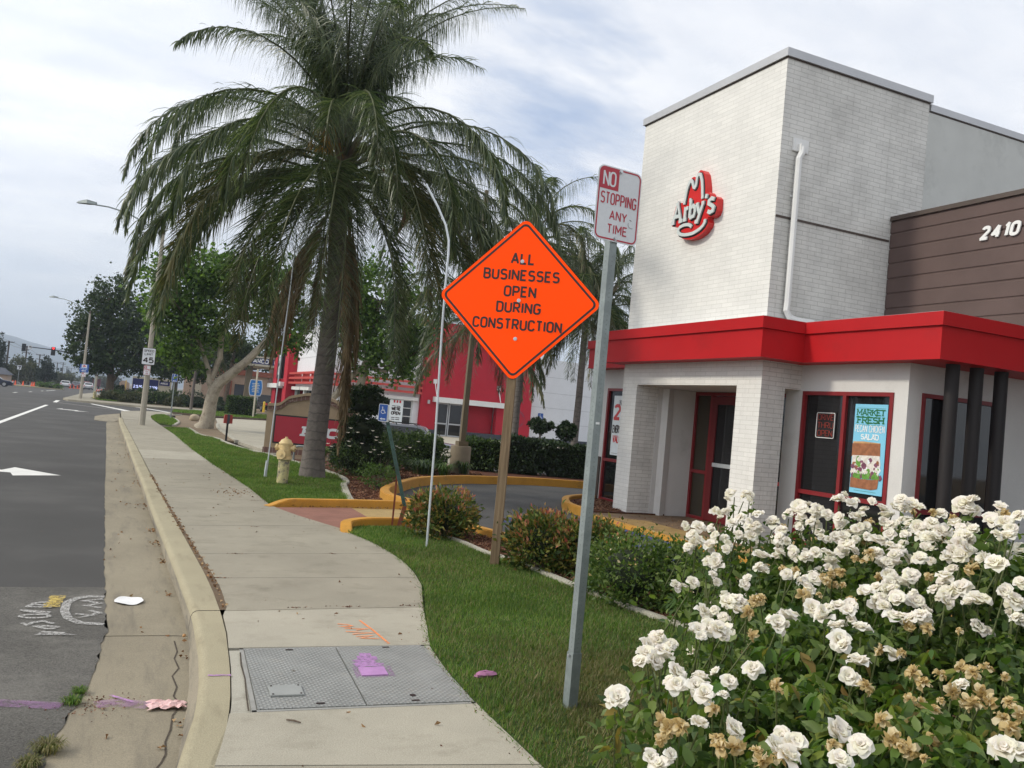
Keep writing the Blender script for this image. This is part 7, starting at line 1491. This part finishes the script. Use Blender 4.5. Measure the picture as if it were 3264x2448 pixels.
# mountains
mb = MB(); nx = 160
for j, (y, k) in enumerate(((2350, 0), (2500, 1.0), (2900, 1.15), (3400, 0))):
    for i in range(nx+1):
        x = -2600+i*(5200/nx); h = np.interp(x, [-2600, -900, -420, -290, -235, -225, -200, -180, -150, -100, 100, 600, 2600], [120, 130, 104, 94, 85, 79, 77, 70, 73, 72, 85, 60, 90])
        h = h*k+(math.sin(x*.031)*3+math.sin(x*.083+j)*1.6+math.sin(x*.21+j*2)*.8)*(1 if k else 0); mb.v.append((x, y, h-6 if k else -12))
for j in range(3):
    for i in range(nx): a = j*(nx+1)+i; mb.f.append((a, a+1, a+nx+2, a+nx+1)); mb.m.append(0)
o = struct(mb.build('mountains', mat('mountain_scrub', (.075, .095, .105), .95, .25, .01), None, True))  # bluish base: distant haze is put into the scrub colour

# near shrubs
nd = []
def nandina(label, loc, r, seedn):
    x, y = loc; t = bush('nandina_shrub', label, 'shrub', (x, y, 0), [(x, y, r[2]*.92, r[0], r[1], r[2])], 3600, .062, M['nand'], 'red tipped shrubs in the mulch bed', .42, True, 130, .16, .5)
    p = ell_points((x, y, r[2]*1.1), (r[0]*.98, r[1]*.98, r[2]*.98), 620, 46, .85, .1); p = p[p[:, 2] > r[2]*1.0]; tag(fast('red_shoots', leaves(p, .055, .4, .1, outdirs(p, (x, y, .1), .8, .6)), 4, M['nand2'], t), None, None, None, 'stuff'); return t
nandina('round red tipped shrub just left of the thin silver pole', (3.74, 9.98), (.39, .36, .30), 1)
nandina('red tipped shrub between the wooden post and the steel post', (4.12, 8.02), (.37, .34, .29), 2)
nandina('red tipped shrub partly behind the galvanized steel post', (4.55, 7.72), (.38, .34, .28), 3)
b4 = bush('rose_shrub', 'dull green shrub with faded buds between the steel post and the white roses', 'shrub', (4.35, 6.4, 0), [(4.27, 6.5, .28, .45, .4, .33), (4.68, 6.15, .30, .42, .4, .32)], 8000, .042, M['rose'], None, .5, True, 170, .15, .4)
p = ell_points((4.45, 6.35, .33), (.7, .55, .34), 60, 30, .9, .08); fast('faded_buds', leaves(p, .03, .8, .2), 4, M['petalt'], b4)
def clump(name, label, x, y, z, n, h, m, spread=.12, group=None, wd=.012):
    t = thing(name, label, 'plant', (x, y, z), 0, group); V = []
    for k in range(n):
        a = RNG.uniform(0, 2*PI); r = RNG.uniform(0, spread); b = np.array([x+math.cos(a)*r, y+math.sin(a)*r, z]); d = np.array([math.cos(a), math.sin(a), 0]); hh = h*RNG.uniform(.6, 1.1); s_ = np.array([-d[1], d[0], 0])*wd
        m1 = b+d*hh*.18+np.array([0, 0, hh*.7]); m2 = b+d*hh*.5+np.array([0, 0, hh*.95]); e = b+d*hh*.95+np.array([0, 0, hh*.6]); V.append([b-s_*.6, b+s_*.6, m1-s_, m1+s_, m2-s_*.8, m2+s_*.8, e-s_*.1, e+s_*.1])
    inst('blades', V, LT, m, t); return t
GR = 'strappy green clumps'
clump('grass_clump', 'strappy clump at the foot of the faded bud shrub by the edging', 4.1, 6.95, 0, 60, .22, M['hedgel'], .1, GR); clump('grass_clump', 'strappy clump under the left end of the white roses', 4.35, 5.75, 0, 60, .24, M['hedgel'], .1, GR)
clump('grass_clump', 'strappy clump in the mulch behind the yellow loop kerb left of the silver pole', 6.75, 19.65, 0, 120, .36, M['hedge'], .28, GR, .016); clump('grass_clump', 'strappy clump at the foot of the round lamp pedestal', 8.1, 20.45, 0, 60, .32, M['hedge'], .12, GR, .016); clump('grass_clump', 'strappy clump right of the silver pole by the loop kerb', 7.2, 19.5, 0, 60, .3, M['hedgel'], .15, GR, .016)
clump('grass_clump', 'strappy clump at the foot of the monument sign', 4.9, 22.6, 0, 60, .32, M['hedgel'], .15, GR, .016)
tp = thing('topiary', 'dark three tiered topiary shrub right of the palm trunk', 'topiary', (4.88, 18.6, 0))
for (z, rx, rz, n) in ((.42, .62, .42, 4200), (.98, .47, .29, 2600), (1.62, .47, .33, 3000)):
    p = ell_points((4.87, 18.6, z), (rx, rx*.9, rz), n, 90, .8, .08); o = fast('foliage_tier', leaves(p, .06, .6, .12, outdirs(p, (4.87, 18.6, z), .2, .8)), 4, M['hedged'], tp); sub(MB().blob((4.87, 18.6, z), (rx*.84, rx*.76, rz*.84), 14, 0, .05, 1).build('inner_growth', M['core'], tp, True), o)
MB().tube([(4.87, 18.6, -.02), (4.89, 18.6, .8), (4.86, 18.6, 1.6)], [.05, .045, .035], 7).build('trunk', M['bark2'], tp)
def whiteroses(parent, pts, s):
    for q in pts:
        rs = []
        for k in range(6): a = k*PI/3+q[0]*9; d = np.array([math.cos(a), math.sin(a), .45]); w = np.array([-math.sin(a), math.cos(a), 0]); c = np.array(q); rs.append([c, c+d*s*.5+w*s*.45, c+d*s, c+d*s*.5-w*s*.45])
        fast('bloom', np.array(rs), 4, M['petal'], parent)
lr = bush('rose_shrub', 'straggling white rose shrub around the tiered topiary', 'shrub', (5.3, 18.2, 0), [(5.35, 18.3, .4, .4, .35, .45), (4.5, 18.0, .3, .35, .3, .32), (5.6, 18.6, .55, .3, .3, .4)], 2600, .055, M['hedge'], None, .5, False, 80, .2)
whiteroses(lr, [(4.7+RNG.normal()*.5, 17.95+RNG.normal()*.1, RNG.uniform(.45, 1.0)) for k in range(16)]+[(5.55, 18.1, .68), (5.5, 18.1, .6), (5.62, 18.1, .65), (5.75, 18.1, .62), (5.35, 18.1, 1.22), (5.28, 18.1, 1.2), (5.42, 18.1, 1.18), (5.2, 18.1, 1.25), (4.4, 17.9, .9), (4.45, 17.9, 1.0), (5.05, 18.0, .78), (5.4, 18, .72)], .05)
bush('rose_shrub', 'small light green rose shrub in the mulch right of the palm', 'shrub', (4.45, 15.4, 0), [(4.42, 15.4, .26, .32, .3, .2)], 800, .05, M['hedgel'], None, .5, False, 50, .2)
bush('hedge', 'loose rounded hedge hiding the lower half of the grey vehicle', 'hedge', (6.7, 20.6, 0), [(6.25, 20.8, .45, .45, .45, .46), (6.85, 20.55, .5, .6, .5, .48), (7.15, 20.45, .45, .45, .4, .45)], 6500, .07, M['hedge'], 'hedges behind the loop kerb', .6, True, 200, .1)
for lab, x0, x1, h in (('clipped hedge right of the lamp pedestal', 8.75, 9.85, .83), ('taller middle hedge right of the wooden post', 9.9, 11.1, 1.0), ('hedge section nearest the white restaurant', 11.15, 12.9, .93)):
    hedgebox('hedge', lab, (8.75, 22.35), 8.75+(x0-8.75), 8.75+(x1-8.75), 22.35, 23.1, 0, h, 4200, .085, M['hedge'] if h < .9 else M['hedged'], 'hedges behind the loop kerb', .08, -.26)
def pomtree(label, x, y, zb, zc, r, rz):
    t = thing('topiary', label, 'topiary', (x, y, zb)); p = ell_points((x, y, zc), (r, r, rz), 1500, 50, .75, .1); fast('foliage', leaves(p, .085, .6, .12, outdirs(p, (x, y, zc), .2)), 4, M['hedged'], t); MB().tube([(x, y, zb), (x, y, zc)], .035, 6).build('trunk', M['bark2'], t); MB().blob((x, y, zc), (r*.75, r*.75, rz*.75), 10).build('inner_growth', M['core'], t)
pomtree('small mushroom shaped topiary before the white wall with the blue sign', 12.57, 25.3, -.4, 1.38, .36, .22); pomtree('small ball topiary nearest the white restaurant', 13.35, 24.95, -.4, 1.26, .28, .27)
hedgebox('hedge', 'square clipped hedge left of the blue barrel shaped sign', (6.7, 62.3), 6.72, 8.62, 62.3, 63.4, -.18, 1.2, 3600, .12, M['hedge'], None, .05, -.05)
for i, (x, y, rx, h, m_, lab) in enumerate(((2.2, 83.5, 1.3, 1.35, 'hedge', 'bright green bush below the price board'), (4.3, 84, 1.5, 1.3, 'hedge', 'wide green bush in the middle of the far bed'), (6.4, 84, 1.4, 1.35, 'hedged', 'dark bush with pale flowers left of the leaning trunk'), (4.3, 81.7, .7, .75, 'far', 'small grey green spiky bush in front of the far bed'), (.9, 82.4, .9, .75, 'far', 'low grey green bush left of the nearest street lamp'), (-.9, 83.2, .75, .7, 'far', 'low bush beside the squat hydrant'), (-.2, 90, 1.5, 1.3, 'hedged', 'dark bush at the foot of the large dark tree'), (8.3, 83, .9, 1.0, 'hedged', 'dark low bush right of the leaning trunk'), (.3, 85.5, 1.2, 1.0, 'hedge', 'green bush before the small tan arched building'))):
    bush('far_shrub', lab, 'shrub', (x, y, -.25), [(x, y, h*.35-.2, rx, rx*.7, h*.62)], 2200, .16, M[m_], 'shrubs across the side street', .55, True, 60, .14)
bush('far_shrub', 'tree trunk base planting right of the leaning sycamore', 'shrub', (7.6, 74, -.3), [(7.5, 74, .2, .6, .6, .5)], 700, .14, M['hedged'], 'shrubs across the side street')
tt = thing('tree', 'grey trunk left of the square clipped hedge', 'tree', (7.85, 74.5, -.4)); MB().tube([(7.85, 74.5, -.4), (7.8, 74.5, .1), (7.85, 74.5, .6), (8.0, 74.5, 3.0), (8.2, 74.5, 5)], [.38, .26, .2, .17, .1], 9).build('trunk', M['bark2'], tt, True)
p = ell_points((8.2, 74.5, 5.2), (1.7, 1.5, 1.3), 2600, 60, .3, .2); inst('crown', maple(p, .2, outdirs(p, (8.2, 74.5, 5), 0, 1)), MT, M['dark'], tt)

# ------------------------------------------------------------------ foreground white roses
BL = np.array([[float(q) for q in s_.split(',')] for s_ in BLOOMS.split()])
rb = thing('rose_bush', 'large foreground bush covered in white and faded tan roses', 'rose bush', (2.9, 2.6, 0))
FOOT = [(1.45, 1.2), (1.5, 2.1), (1.72, 2.5), (2.1, 2.72), (2.45, 3.1), (2.9, 3.85), (3.4, 4.15), (4.1, 3.9), (4.5, 2.6), (4.2, 1.0), (3.0, .6), (1.9, .7)]
def ztop(x, y):
    base = np.interp(x, [1.4, 1.7, 2.2, 2.5, 2.8, 3.1, 3.4, 3.9, 4.4], [.60, .74, .84, .90, .98, 1.12, 1.2, 1.15, .8])
    far = np.clip((np.asarray(y)-3.0)*.25, 0, .3); return base-far+.05*np.sin(x*9+y*5)+.04*np.sin(x*17-y*13)
def edge_d(x, y):      # rough distance to the footprint edge
    d = np.full(np.shape(x), 9.); n = len(FOOT)
    for i in range(n):
        ax, ay = FOOT[i]; bx_, by_ = FOOT[(i+1) % n]; L2 = (bx_-ax)**2+(by_-ay)**2; t = np.clip(((x-ax)*(bx_-ax)+(y-ay)*(by_-ay))/L2, 0, 1); d = np.minimum(d, np.hypot(x-ax-t*(bx_-ax), y-ay-t*(by_-ay)))
    return d
n = 130000; x = RNG.uniform(1.4, 4.5, n); y = RNG.uniform(.6, 4.2, n); ok = inpoly(x, y, FOOT); x, y = x[ok], y[ok]
# keep the part near the left rim and the top shell dense
ed = edge_d(x, y); zt_ = ztop(x, y)*np.clip(.45+ed*2.2, .45, 1); u = RNG.uniform(0, 1, len(x))
z = zt_-.04-(u**1.6)*np.where(ed < .35, zt_-.05, .5); z = np.maximum(z, .05)
cl_ = np.sin(x*13+z*9)+np.sin(y*15-z*7)+np.sin((x+y)*11); keep = (cl_+RNG.normal(size=len(x))*.9 > -.55); x, y, z = x[keep], y[keep], z[keep]
P_ = np.stack([x, y, z], 1)+RNG.normal(size=(len(x), 3))*.012; k = min(len(P_), 75000); P_ = P_[RNG.permutation(len(P_))[:k]]
d_ = RNG.normal(size=P_.shape)*.8+np.array([-.25, -.25, .1]); d_ /= np.linalg.norm(d_, axis=1)[:, None]
def leaf6(pos, size, dirs, aspect=.6, curl=.18):
    """pointed oval leaf with a folded midrib: (n,8,3)"""
    n_ = len(pos); s = (size*RNG.uniform(.6, 1.35, n_))[:, None]; w = perp(dirs); w[:, 2] *= .5; w /= np.linalg.norm(w, axis=1)[:, None]; nn = np.cross(w, dirs); nn *= np.sign(nn[:, 2:3]+1e-6)
    a = pos; m1 = pos+dirs*s*.5-nn*s*.04; t = pos+dirs*s-nn*s*curl
    l1 = pos+dirs*s*.22+w*s*aspect*.38+nn*s*.07; l2 = pos+dirs*s*.6+w*s*aspect*.42+nn*s*.03; r1 = pos+dirs*s*.22-w*s*aspect*.38+nn*s*.07; r2 = pos+dirs*s*.6-w*s*aspect*.42+nn*s*.03
    return np.stack([a, l1, l2, t, r2, r1, m1, m1], 1)
L6 = [(0, 1, 2, 6), (6, 2, 3, 4), (0, 6, 4, 5)]
q_ = np.repeat(BL[:, :3], 26, 0); t_ = RNG.uniform(.06, .42, len(q_))[:, None]; off = RNG.normal(size=(len(q_), 3))*(.02+t_*.22)*[1, 1, .3]; awy = q_[:, :2]/np.linalg.norm(q_[:, :2], axis=1)[:, None]
u_ = q_+off+np.concatenate([awy*t_*.35, -t_], 1); u_ = u_[u_[:, 2] > .05]; du = RNG.normal(size=u_.shape)*.8+np.array([-.2, -.2, .05]); du /= np.linalg.norm(du, axis=1)[:, None]
P_ = np.concatenate([P_, u_]); d_ = np.concatenate([d_, du])
inst('foliage', leaf6(P_, .046, d_), L6, M['rose'], rb)
# stems
mb = MB()
for i in range(0, len(BL)):
    q = Vector(BL[i, :3]); rr = random.Random(i); dn = Vector((rr.uniform(-.1, .16), rr.uniform(-.05, .18), -rr.uniform(.3, .55))); mb.tube([q-Vector((0, 0, .02)), q+dn*.5+Vector((rr.uniform(-.03, .03),)*3), q+dn], [.0028, .0035, .005], 5)
for k in range(90):
    x_, y_ = RNG.uniform(1.7, 4.0), RNG.uniform(1.1, 3.8)
    if inpoly([x_], [y_], FOOT)[0]: zz = float(ztop(x_, y_)); mb.tube([(x_*.7+.85, y_*.7+.75, .0), (x_*.9+.25, y_*.9+.2, zz*.5), (x_, y_, zz-.03)], [.011, .008, .004], 5)
mb.build('stems', M['stem'], rb, True)
# compound new leaves (five drooping leaflets) in the middle front
V = []; 
for k in range(80):
    x_ = RNG.uniform(1.72, 2.5); y_ = RNG.uniform(1.55, 2.5)-.1*(x_-1.7); c = np.array([x_, y_, float(ztop(x_, y_))+RNG.uniform(-.12, .03)])
    for j in range(5): a = -1.9+j*.95+RNG.normal()*.15+k; d = np.array([math.cos(a), math.sin(a), -.85+RNG.normal()*.25]); V.append(leaf6(c[None]+d*.01, .07, (d/np.linalg.norm(d))[None], .42, .22)[0])
inst('new_leaves', V, L6, M['rosel'], rb)
# sprig with a bud leaning over the lawn, left
sp_ = np.array([[1.5, 2.32, .66], [1.53, 2.3, .62], [1.56, 2.27, .58], [1.52, 2.3, .57], [1.6, 2.25, .53], [1.49, 2.3, .55]]); inst('sprig_leaves', leaf6(np.repeat(sp_, 4, 0)+RNG.normal(size=(24, 3))*.012, .045, randdir(24, .2)), L6, M['rosel'], rb)
def rose_mesh(seed, faded):
    rg = np.random.default_rng(seed); V = []; opn = rg.uniform(-.25, .35)
    rings = ((5, .0, 1.0, .25), (6, .14, .92, .5), (6, .25, .74, .85), (5, .36, .5, 1.2), (4, .42, .3, 1.7)) if not faded else ((5, .0, .8, -.35), (6, .1, .8, .1), (5, .2, .62, .7), (4, .3, .45, 1.2))
    R = .037
    for (n_, z0, L, el) in rings:
        for k in range(n_):
            a = 2*PI*k/n_+rg.uniform(-.25, .25)+z0*9; e = el+opn*(1-z0)+rg.uniform(-.3, .3); l = L*R*rg.uniform(.85, 1.15); d = np.array([math.cos(a)*math.cos(e), math.sin(a)*math.cos(e), math.sin(e)]); w = np.array([-math.sin(a), math.cos(a), 0]); up = np.cross(d, w); up *= np.sign(up[2]+.01)
            if faded: w = w*.8+rg.normal(size=3)*.25
            b = np.array([0, 0, z0*R*.5]); wd = l*(.60 if not faded else .45); cup = .22+rg.uniform(-.08, .1); rf = lambda: rg.uniform(-.11, .11)*l*(1.8 if faded else 1)
            r0_ = [b-w*wd*.25, b, b+w*wd*.25]; r1_ = [b+d*l*.45-w*wd*.85+up*l*cup, b+d*l*.45+up*rf(), b+d*l*.45+w*wd*.85+up*l*cup]; r2_ = [b+d*l*.9-w*wd*.8+up*(l*cup*.9+rf()), b+d*l*.95+up*(l*.02+rf()), b+d*l*.9+w*wd*.8+up*(l*cup*.9+rf())]; r3_ = [b+d*l*1.02-w*wd*.35-up*l*(.1)+up*rf(), b+d*l*1.1-up*l*.12+up*rf(), b+d*l*1.02+w*wd*.35-up*l*.1+up*rf()]
            V.append(r0_+r1_+r2_+r3_)
    tm = [(0, 1, 4, 3), (1, 2, 5, 4), (3, 4, 7, 6), (4, 5, 8, 7), (6, 7, 10, 9), (7, 8, 11, 10)]
    return np.array(V), tm
RV = [rose_mesh(s_, False) for s_ in range(8)]+[rose_mesh(20+s_, True) for s_ in range(5)]
protos = {}
order = np.argsort(((BL[:, 0])**2+(BL[:, 1])**2+(BL[:, 2]-EYE)**2)); rest_w, rest_t = [], []
def rotm(dirv, spin, s):
    zax = Vector(dirv).normalized(); xax = Vector((1, 0, 0)); xax = (xax-zax*xax.dot(zax)).normalized(); yax = zax.cross(xax); Rm = np.array([xax, yax, zax]).T; c, sn = math.cos(spin), math.sin(spin); return Rm@np.array([[c, -sn, 0], [sn, c, 0], [0, 0, 1]])*s
for rank, i in enumerate(order):
    bx_, by_, bz_, kd = BL[i]; kd = int(kd); rr = random.Random(int(i)*7+1); tow = Vector((-bx_, -by_, EYE-bz_)).normalized(); dirv = (tow*.45+Vector((rr.uniform(-.6, .6), rr.uniform(-.6, .6), .75+rr.uniform(-.2, .3)))).normalized()
    if kd: dirv = (dirv+Vector((0, 0, rr.uniform(-1.1, .2)))).normalized()
    vi = rr.randrange(8) if not kd else 8+rr.randrange(5); s = rr.choice([.55, .72, .82, .9, .98, 1.1])*(1 if not kd else .84); Rm = rotm(dirv, rr.uniform(0, 6.28), s)
    if rank < 100:
        nm = 'white_rose' if not kd else 'faded_rose'
        if vi not in protos: o = inst(nm, RV[vi][0], RV[vi][1], M['petalt' if kd else 'petal'], None, True); protos[vi] = o
        else: o = protos[vi].copy(); COL.objects.link(o)
        o.parent = rb; m4 = Matrix(Rm.tolist()).to_4x4(); m4.translation = Vector((bx_, by_, bz_))-Vector(rb.location); o.matrix_local = m4
    else: (rest_t if kd else rest_w).append(RV[vi][0]@Rm.T+np.array([bx_, by_, bz_]))
for i in range(len(BL)):      # tight neighbours in the farther sprays
    if np.hypot(BL[i, 0], BL[i, 1]) > 2.95 and BL[i, 3] == 0:
        for k_ in range(1 if i % 3 else 2):
            vi = int(RNG.integers(0, 8)); q = BL[i, :3]+np.array([RNG.normal()*.045, RNG.normal()*.045, RNG.normal()*.022-.01]); (rest_w).append(RV[vi][0]@rotm((RNG.normal()*.4-.3, RNG.normal()*.4-.3, .7), RNG.uniform(0, 6), RNG.uniform(.5, .88)).T+q)
# further blooms scattered over the far side and the right
ex = []
for k in range(400):
    x_, y_ = RNG.uniform(2.2, 4.4), RNG.uniform(.9, 4.0)
    if inpoly([x_], [y_], FOOT)[0] and (y_ > 2.6 or x_ > 3.0): ex.append((x_, y_, float(ztop(x_, y_)*np.clip(.45+edge_d(x_, y_)*2.2, .45, 1))+RNG.uniform(-.03, .06)))
for k, q in enumerate(ex[:110]):
    kd = RNG.uniform() < .35; vi = int(RNG.integers(0, 8)) if not kd else 8+int(RNG.integers(0, 5)); Rm = rotm((RNG.normal()*.5, RNG.normal()*.5-.3, .8), RNG.uniform(0, 6), RNG.uniform(.8, 1.1)); (rest_t if kd else rest_w).append(RV[vi][0]@Rm.T+np.array(q))
tag(inst('white_roses', np.concatenate(rest_w), RV[0][1], M['petal'], rb, True), None, None, None, 'stuff'); tag(inst('faded_roses', np.concatenate(rest_t), RV[0][1], M['petalt'], rb, True), None, None, None, 'stuff')

# ------------------------------------------------------------------ grass, mulch
def grass(name, label, poly, n, h, z=0., m='grass', dry=0., wd=.0028, near=None):
    xs = [p[0] for p in poly]; ys_ = [p[1] for p in poly]; x = RNG.uniform(min(xs), max(xs), n*2); y = RNG.uniform(min(ys_), max(ys_), n*2)
    if near: y = near[0]+(near[1]-near[0])*RNG.uniform(0, 1, n*2)**near[2]
    ok = inpoly(x, y, poly); x, y = x[ok][:n], y[ok][:n]; k = len(x); zz = z-.004*np.maximum(0, y-15)
    a = RNG.uniform(0, 2*PI, k); hh = h*RNG.uniform(.5, 1.25, k)*(1+.25*np.sin(x*5)*np.sin(y*4)); b = np.stack([x, y, zz], 1); sd_ = np.stack([np.cos(a), np.sin(a), 0*a], 1)*(wd*RNG.uniform(.7, 1.4, k)*(1+np.maximum(0, y-4)*.12))[:, None]
    ln = np.stack([-np.sin(a), np.cos(a), 0*a], 1)*(hh*RNG.uniform(.1, 1.0, k))[:, None]; tip = b+ln+np.stack([0*a, 0*a, hh], 1); V = np.stack([b-sd_, b+sd_, tip], 1)
    o = fast(name, V, 3, [M['grass'], M['grassdry']], None, (RNG.uniform(0, 1, k)+.22*np.sin(x*2.3+1)*np.sin(y*1.7) > 1-dry-.75*np.exp(-((x-2.75)/.7)**2-((y-3.7)/1.3)**2)).astype(int)); return tag(o, label, 'grass', None, 'stuff')
grass('grass', 'mown green lawn between the pavement and the mulch bed', [p for p in L1], 170000, .034, .0, dry=.21, near=(.5, 10.7, 1.35))
dp = [(2.0, 2.2), (3.4, 2.2), (3.9, 3.5), (3.6, 5.2), (2.6, 5.0), (2.2, 3.6)]
grass('grass', 'yellowish dry patch of lawn beside the roses', dp, 26000, .03, .0, dry=.7)
grass('grass', 'green lawn around the hydrant and the palm', L2, 90000, .05, 0., dry=.08, wd=.003, near=(12.6, 37, 1.9))
grass('grass', 'grass strip beside the side street', L3, 26000, .09, .1, dry=.03, wd=.003); grass('grass', 'small lens shaped grass island by the street lamp', L4, 9000, .06, .02, dry=.03, wd=.003); grass('grass', 'small lawn patch across the side street', lawn_far, 5000, .09, .03, dry=.1, wd=.004)
ex_ = []
for yy in np.arange(2.5, 10.1, .012): ex_.append((interp(SR, yy)+random.gauss(-.012, .018), yy))
for yy in np.arange(12.7, 30, .03): ex_.append((interp(SR, yy)+random.gauss(-.012, .022), yy))
ex_ = np.array(ex_); k = len(ex_); b = np.stack([ex_[:, 0], ex_[:, 1], -.004*np.maximum(0, ex_[:, 1]-15)], 1); a = RNG.uniform(0, 6.28, k); w2 = np.stack([np.cos(a), np.sin(a), 0*a], 1)*.003; tp2 = b+np.stack([RNG.normal(size=k)*.022-.012, RNG.normal(size=k)*.02, RNG.uniform(.008, .04, k)], 1)
tag(fast('grass', np.stack([b-w2, b+w2, tp2], 1), 3, M['grass']), 'ragged grass blades creeping over the pavement edge', 'grass', None, 'stuff')
for nm, lab, c, n, r in (('weed_tuft', 'upper green weed tuft at the road edge', (-.045, 5.19, -.146), 130, .045), ('weed_tuft', 'weed tuft beside the purple line', (-.07, 5.02, -.146), 150, .055), ('weed_tuft', 'larger weed tuft low at the left edge', (-.14, 4.40, -.146), 260, .075), ('weed_tuft', 'lowest weed tuft at the bottom left', (-.2, 4.24, -.146), 200, .06)):
    clump(nm, lab, *c, n, r*.7, M['grassdry'] if n > 180 else M['grass'], r*.8, 'weeds in the road edge joint', .0022)
def chips(name, label, poly, n, z, s=.03):
    xs = [p[0] for p in poly]; ys_ = [p[1] for p in poly]; x = RNG.uniform(min(xs), max(xs), n*3); y = RNG.uniform(min(ys_), max(ys_), n*3); ok = inpoly(x, y, poly); x, y = x[ok][:n], y[ok][:n]
    d = randdir(len(x)); d[:, 2] = np.abs(d[:, 2])*.3; d /= np.linalg.norm(d, axis=1)[:, None]; p = np.stack([x, y, z-.004*np.maximum(0, y-15)+RNG.uniform(0, .015, len(x))], 1); return tag(fast(name, leaves(p, s, .4, .2, d), 4, M['chip']), label, 'mulch', None, 'stuff')
chips('mulch_chips', 'bark mulch in the near bed under the shrubs', edging_near+[(5.0, -3), (5.0, 7), (4.65, 9.6), (4.3, 10.7), (3.6, 10.8)], 26000, .0)
chips('mulch_chips', 'red bark mulch around the topiary', [(3.45, 12.95), (3.5, 13.6), (3.95, 15.8), (4.3, 17.8), (4.25, 20), (6, 21), (9, 21.5), (8.1, 18.9), (6.6, 18.2), (5.7, 17.25), (4.75, 15.6), (4.3, 14.5), (4.08, 13.5), (4.2, 12.95)], 16000, .0, .04)
chips('mulch_chips', 'red bark mulch beside the restaurant window', [(7.7, 13.4), (7.9, 14.2), (8.3, 14.9), (9.1, 15.5), (9.2, 13.4)], 3000, .035, .04)
# ------------------------------------------------------------------ air
if HAZE:
    hm = bpy.data.materials.new('haze'); hm.use_nodes = True; nt = hm.node_tree; nt.nodes.clear(); out = node(nt, 'ShaderNodeOutputMaterial'); pv = node(nt, 'ShaderNodeVolumePrincipled')
    pv.inputs['Color'].default_value = (.74, .85, 1, 1); pv.inputs['Density'].default_value = HAZE; pv.inputs['Anisotropy'].default_value = .2; nt.links.new(pv.outputs[0], out.inputs['Volume'])
    hb = MB().box(-3100, 3100, -100, 4100, -25, 190).build('haze', hm); tag(hb, 'thin pale haze in the air', 'haze', None, 'stuff')
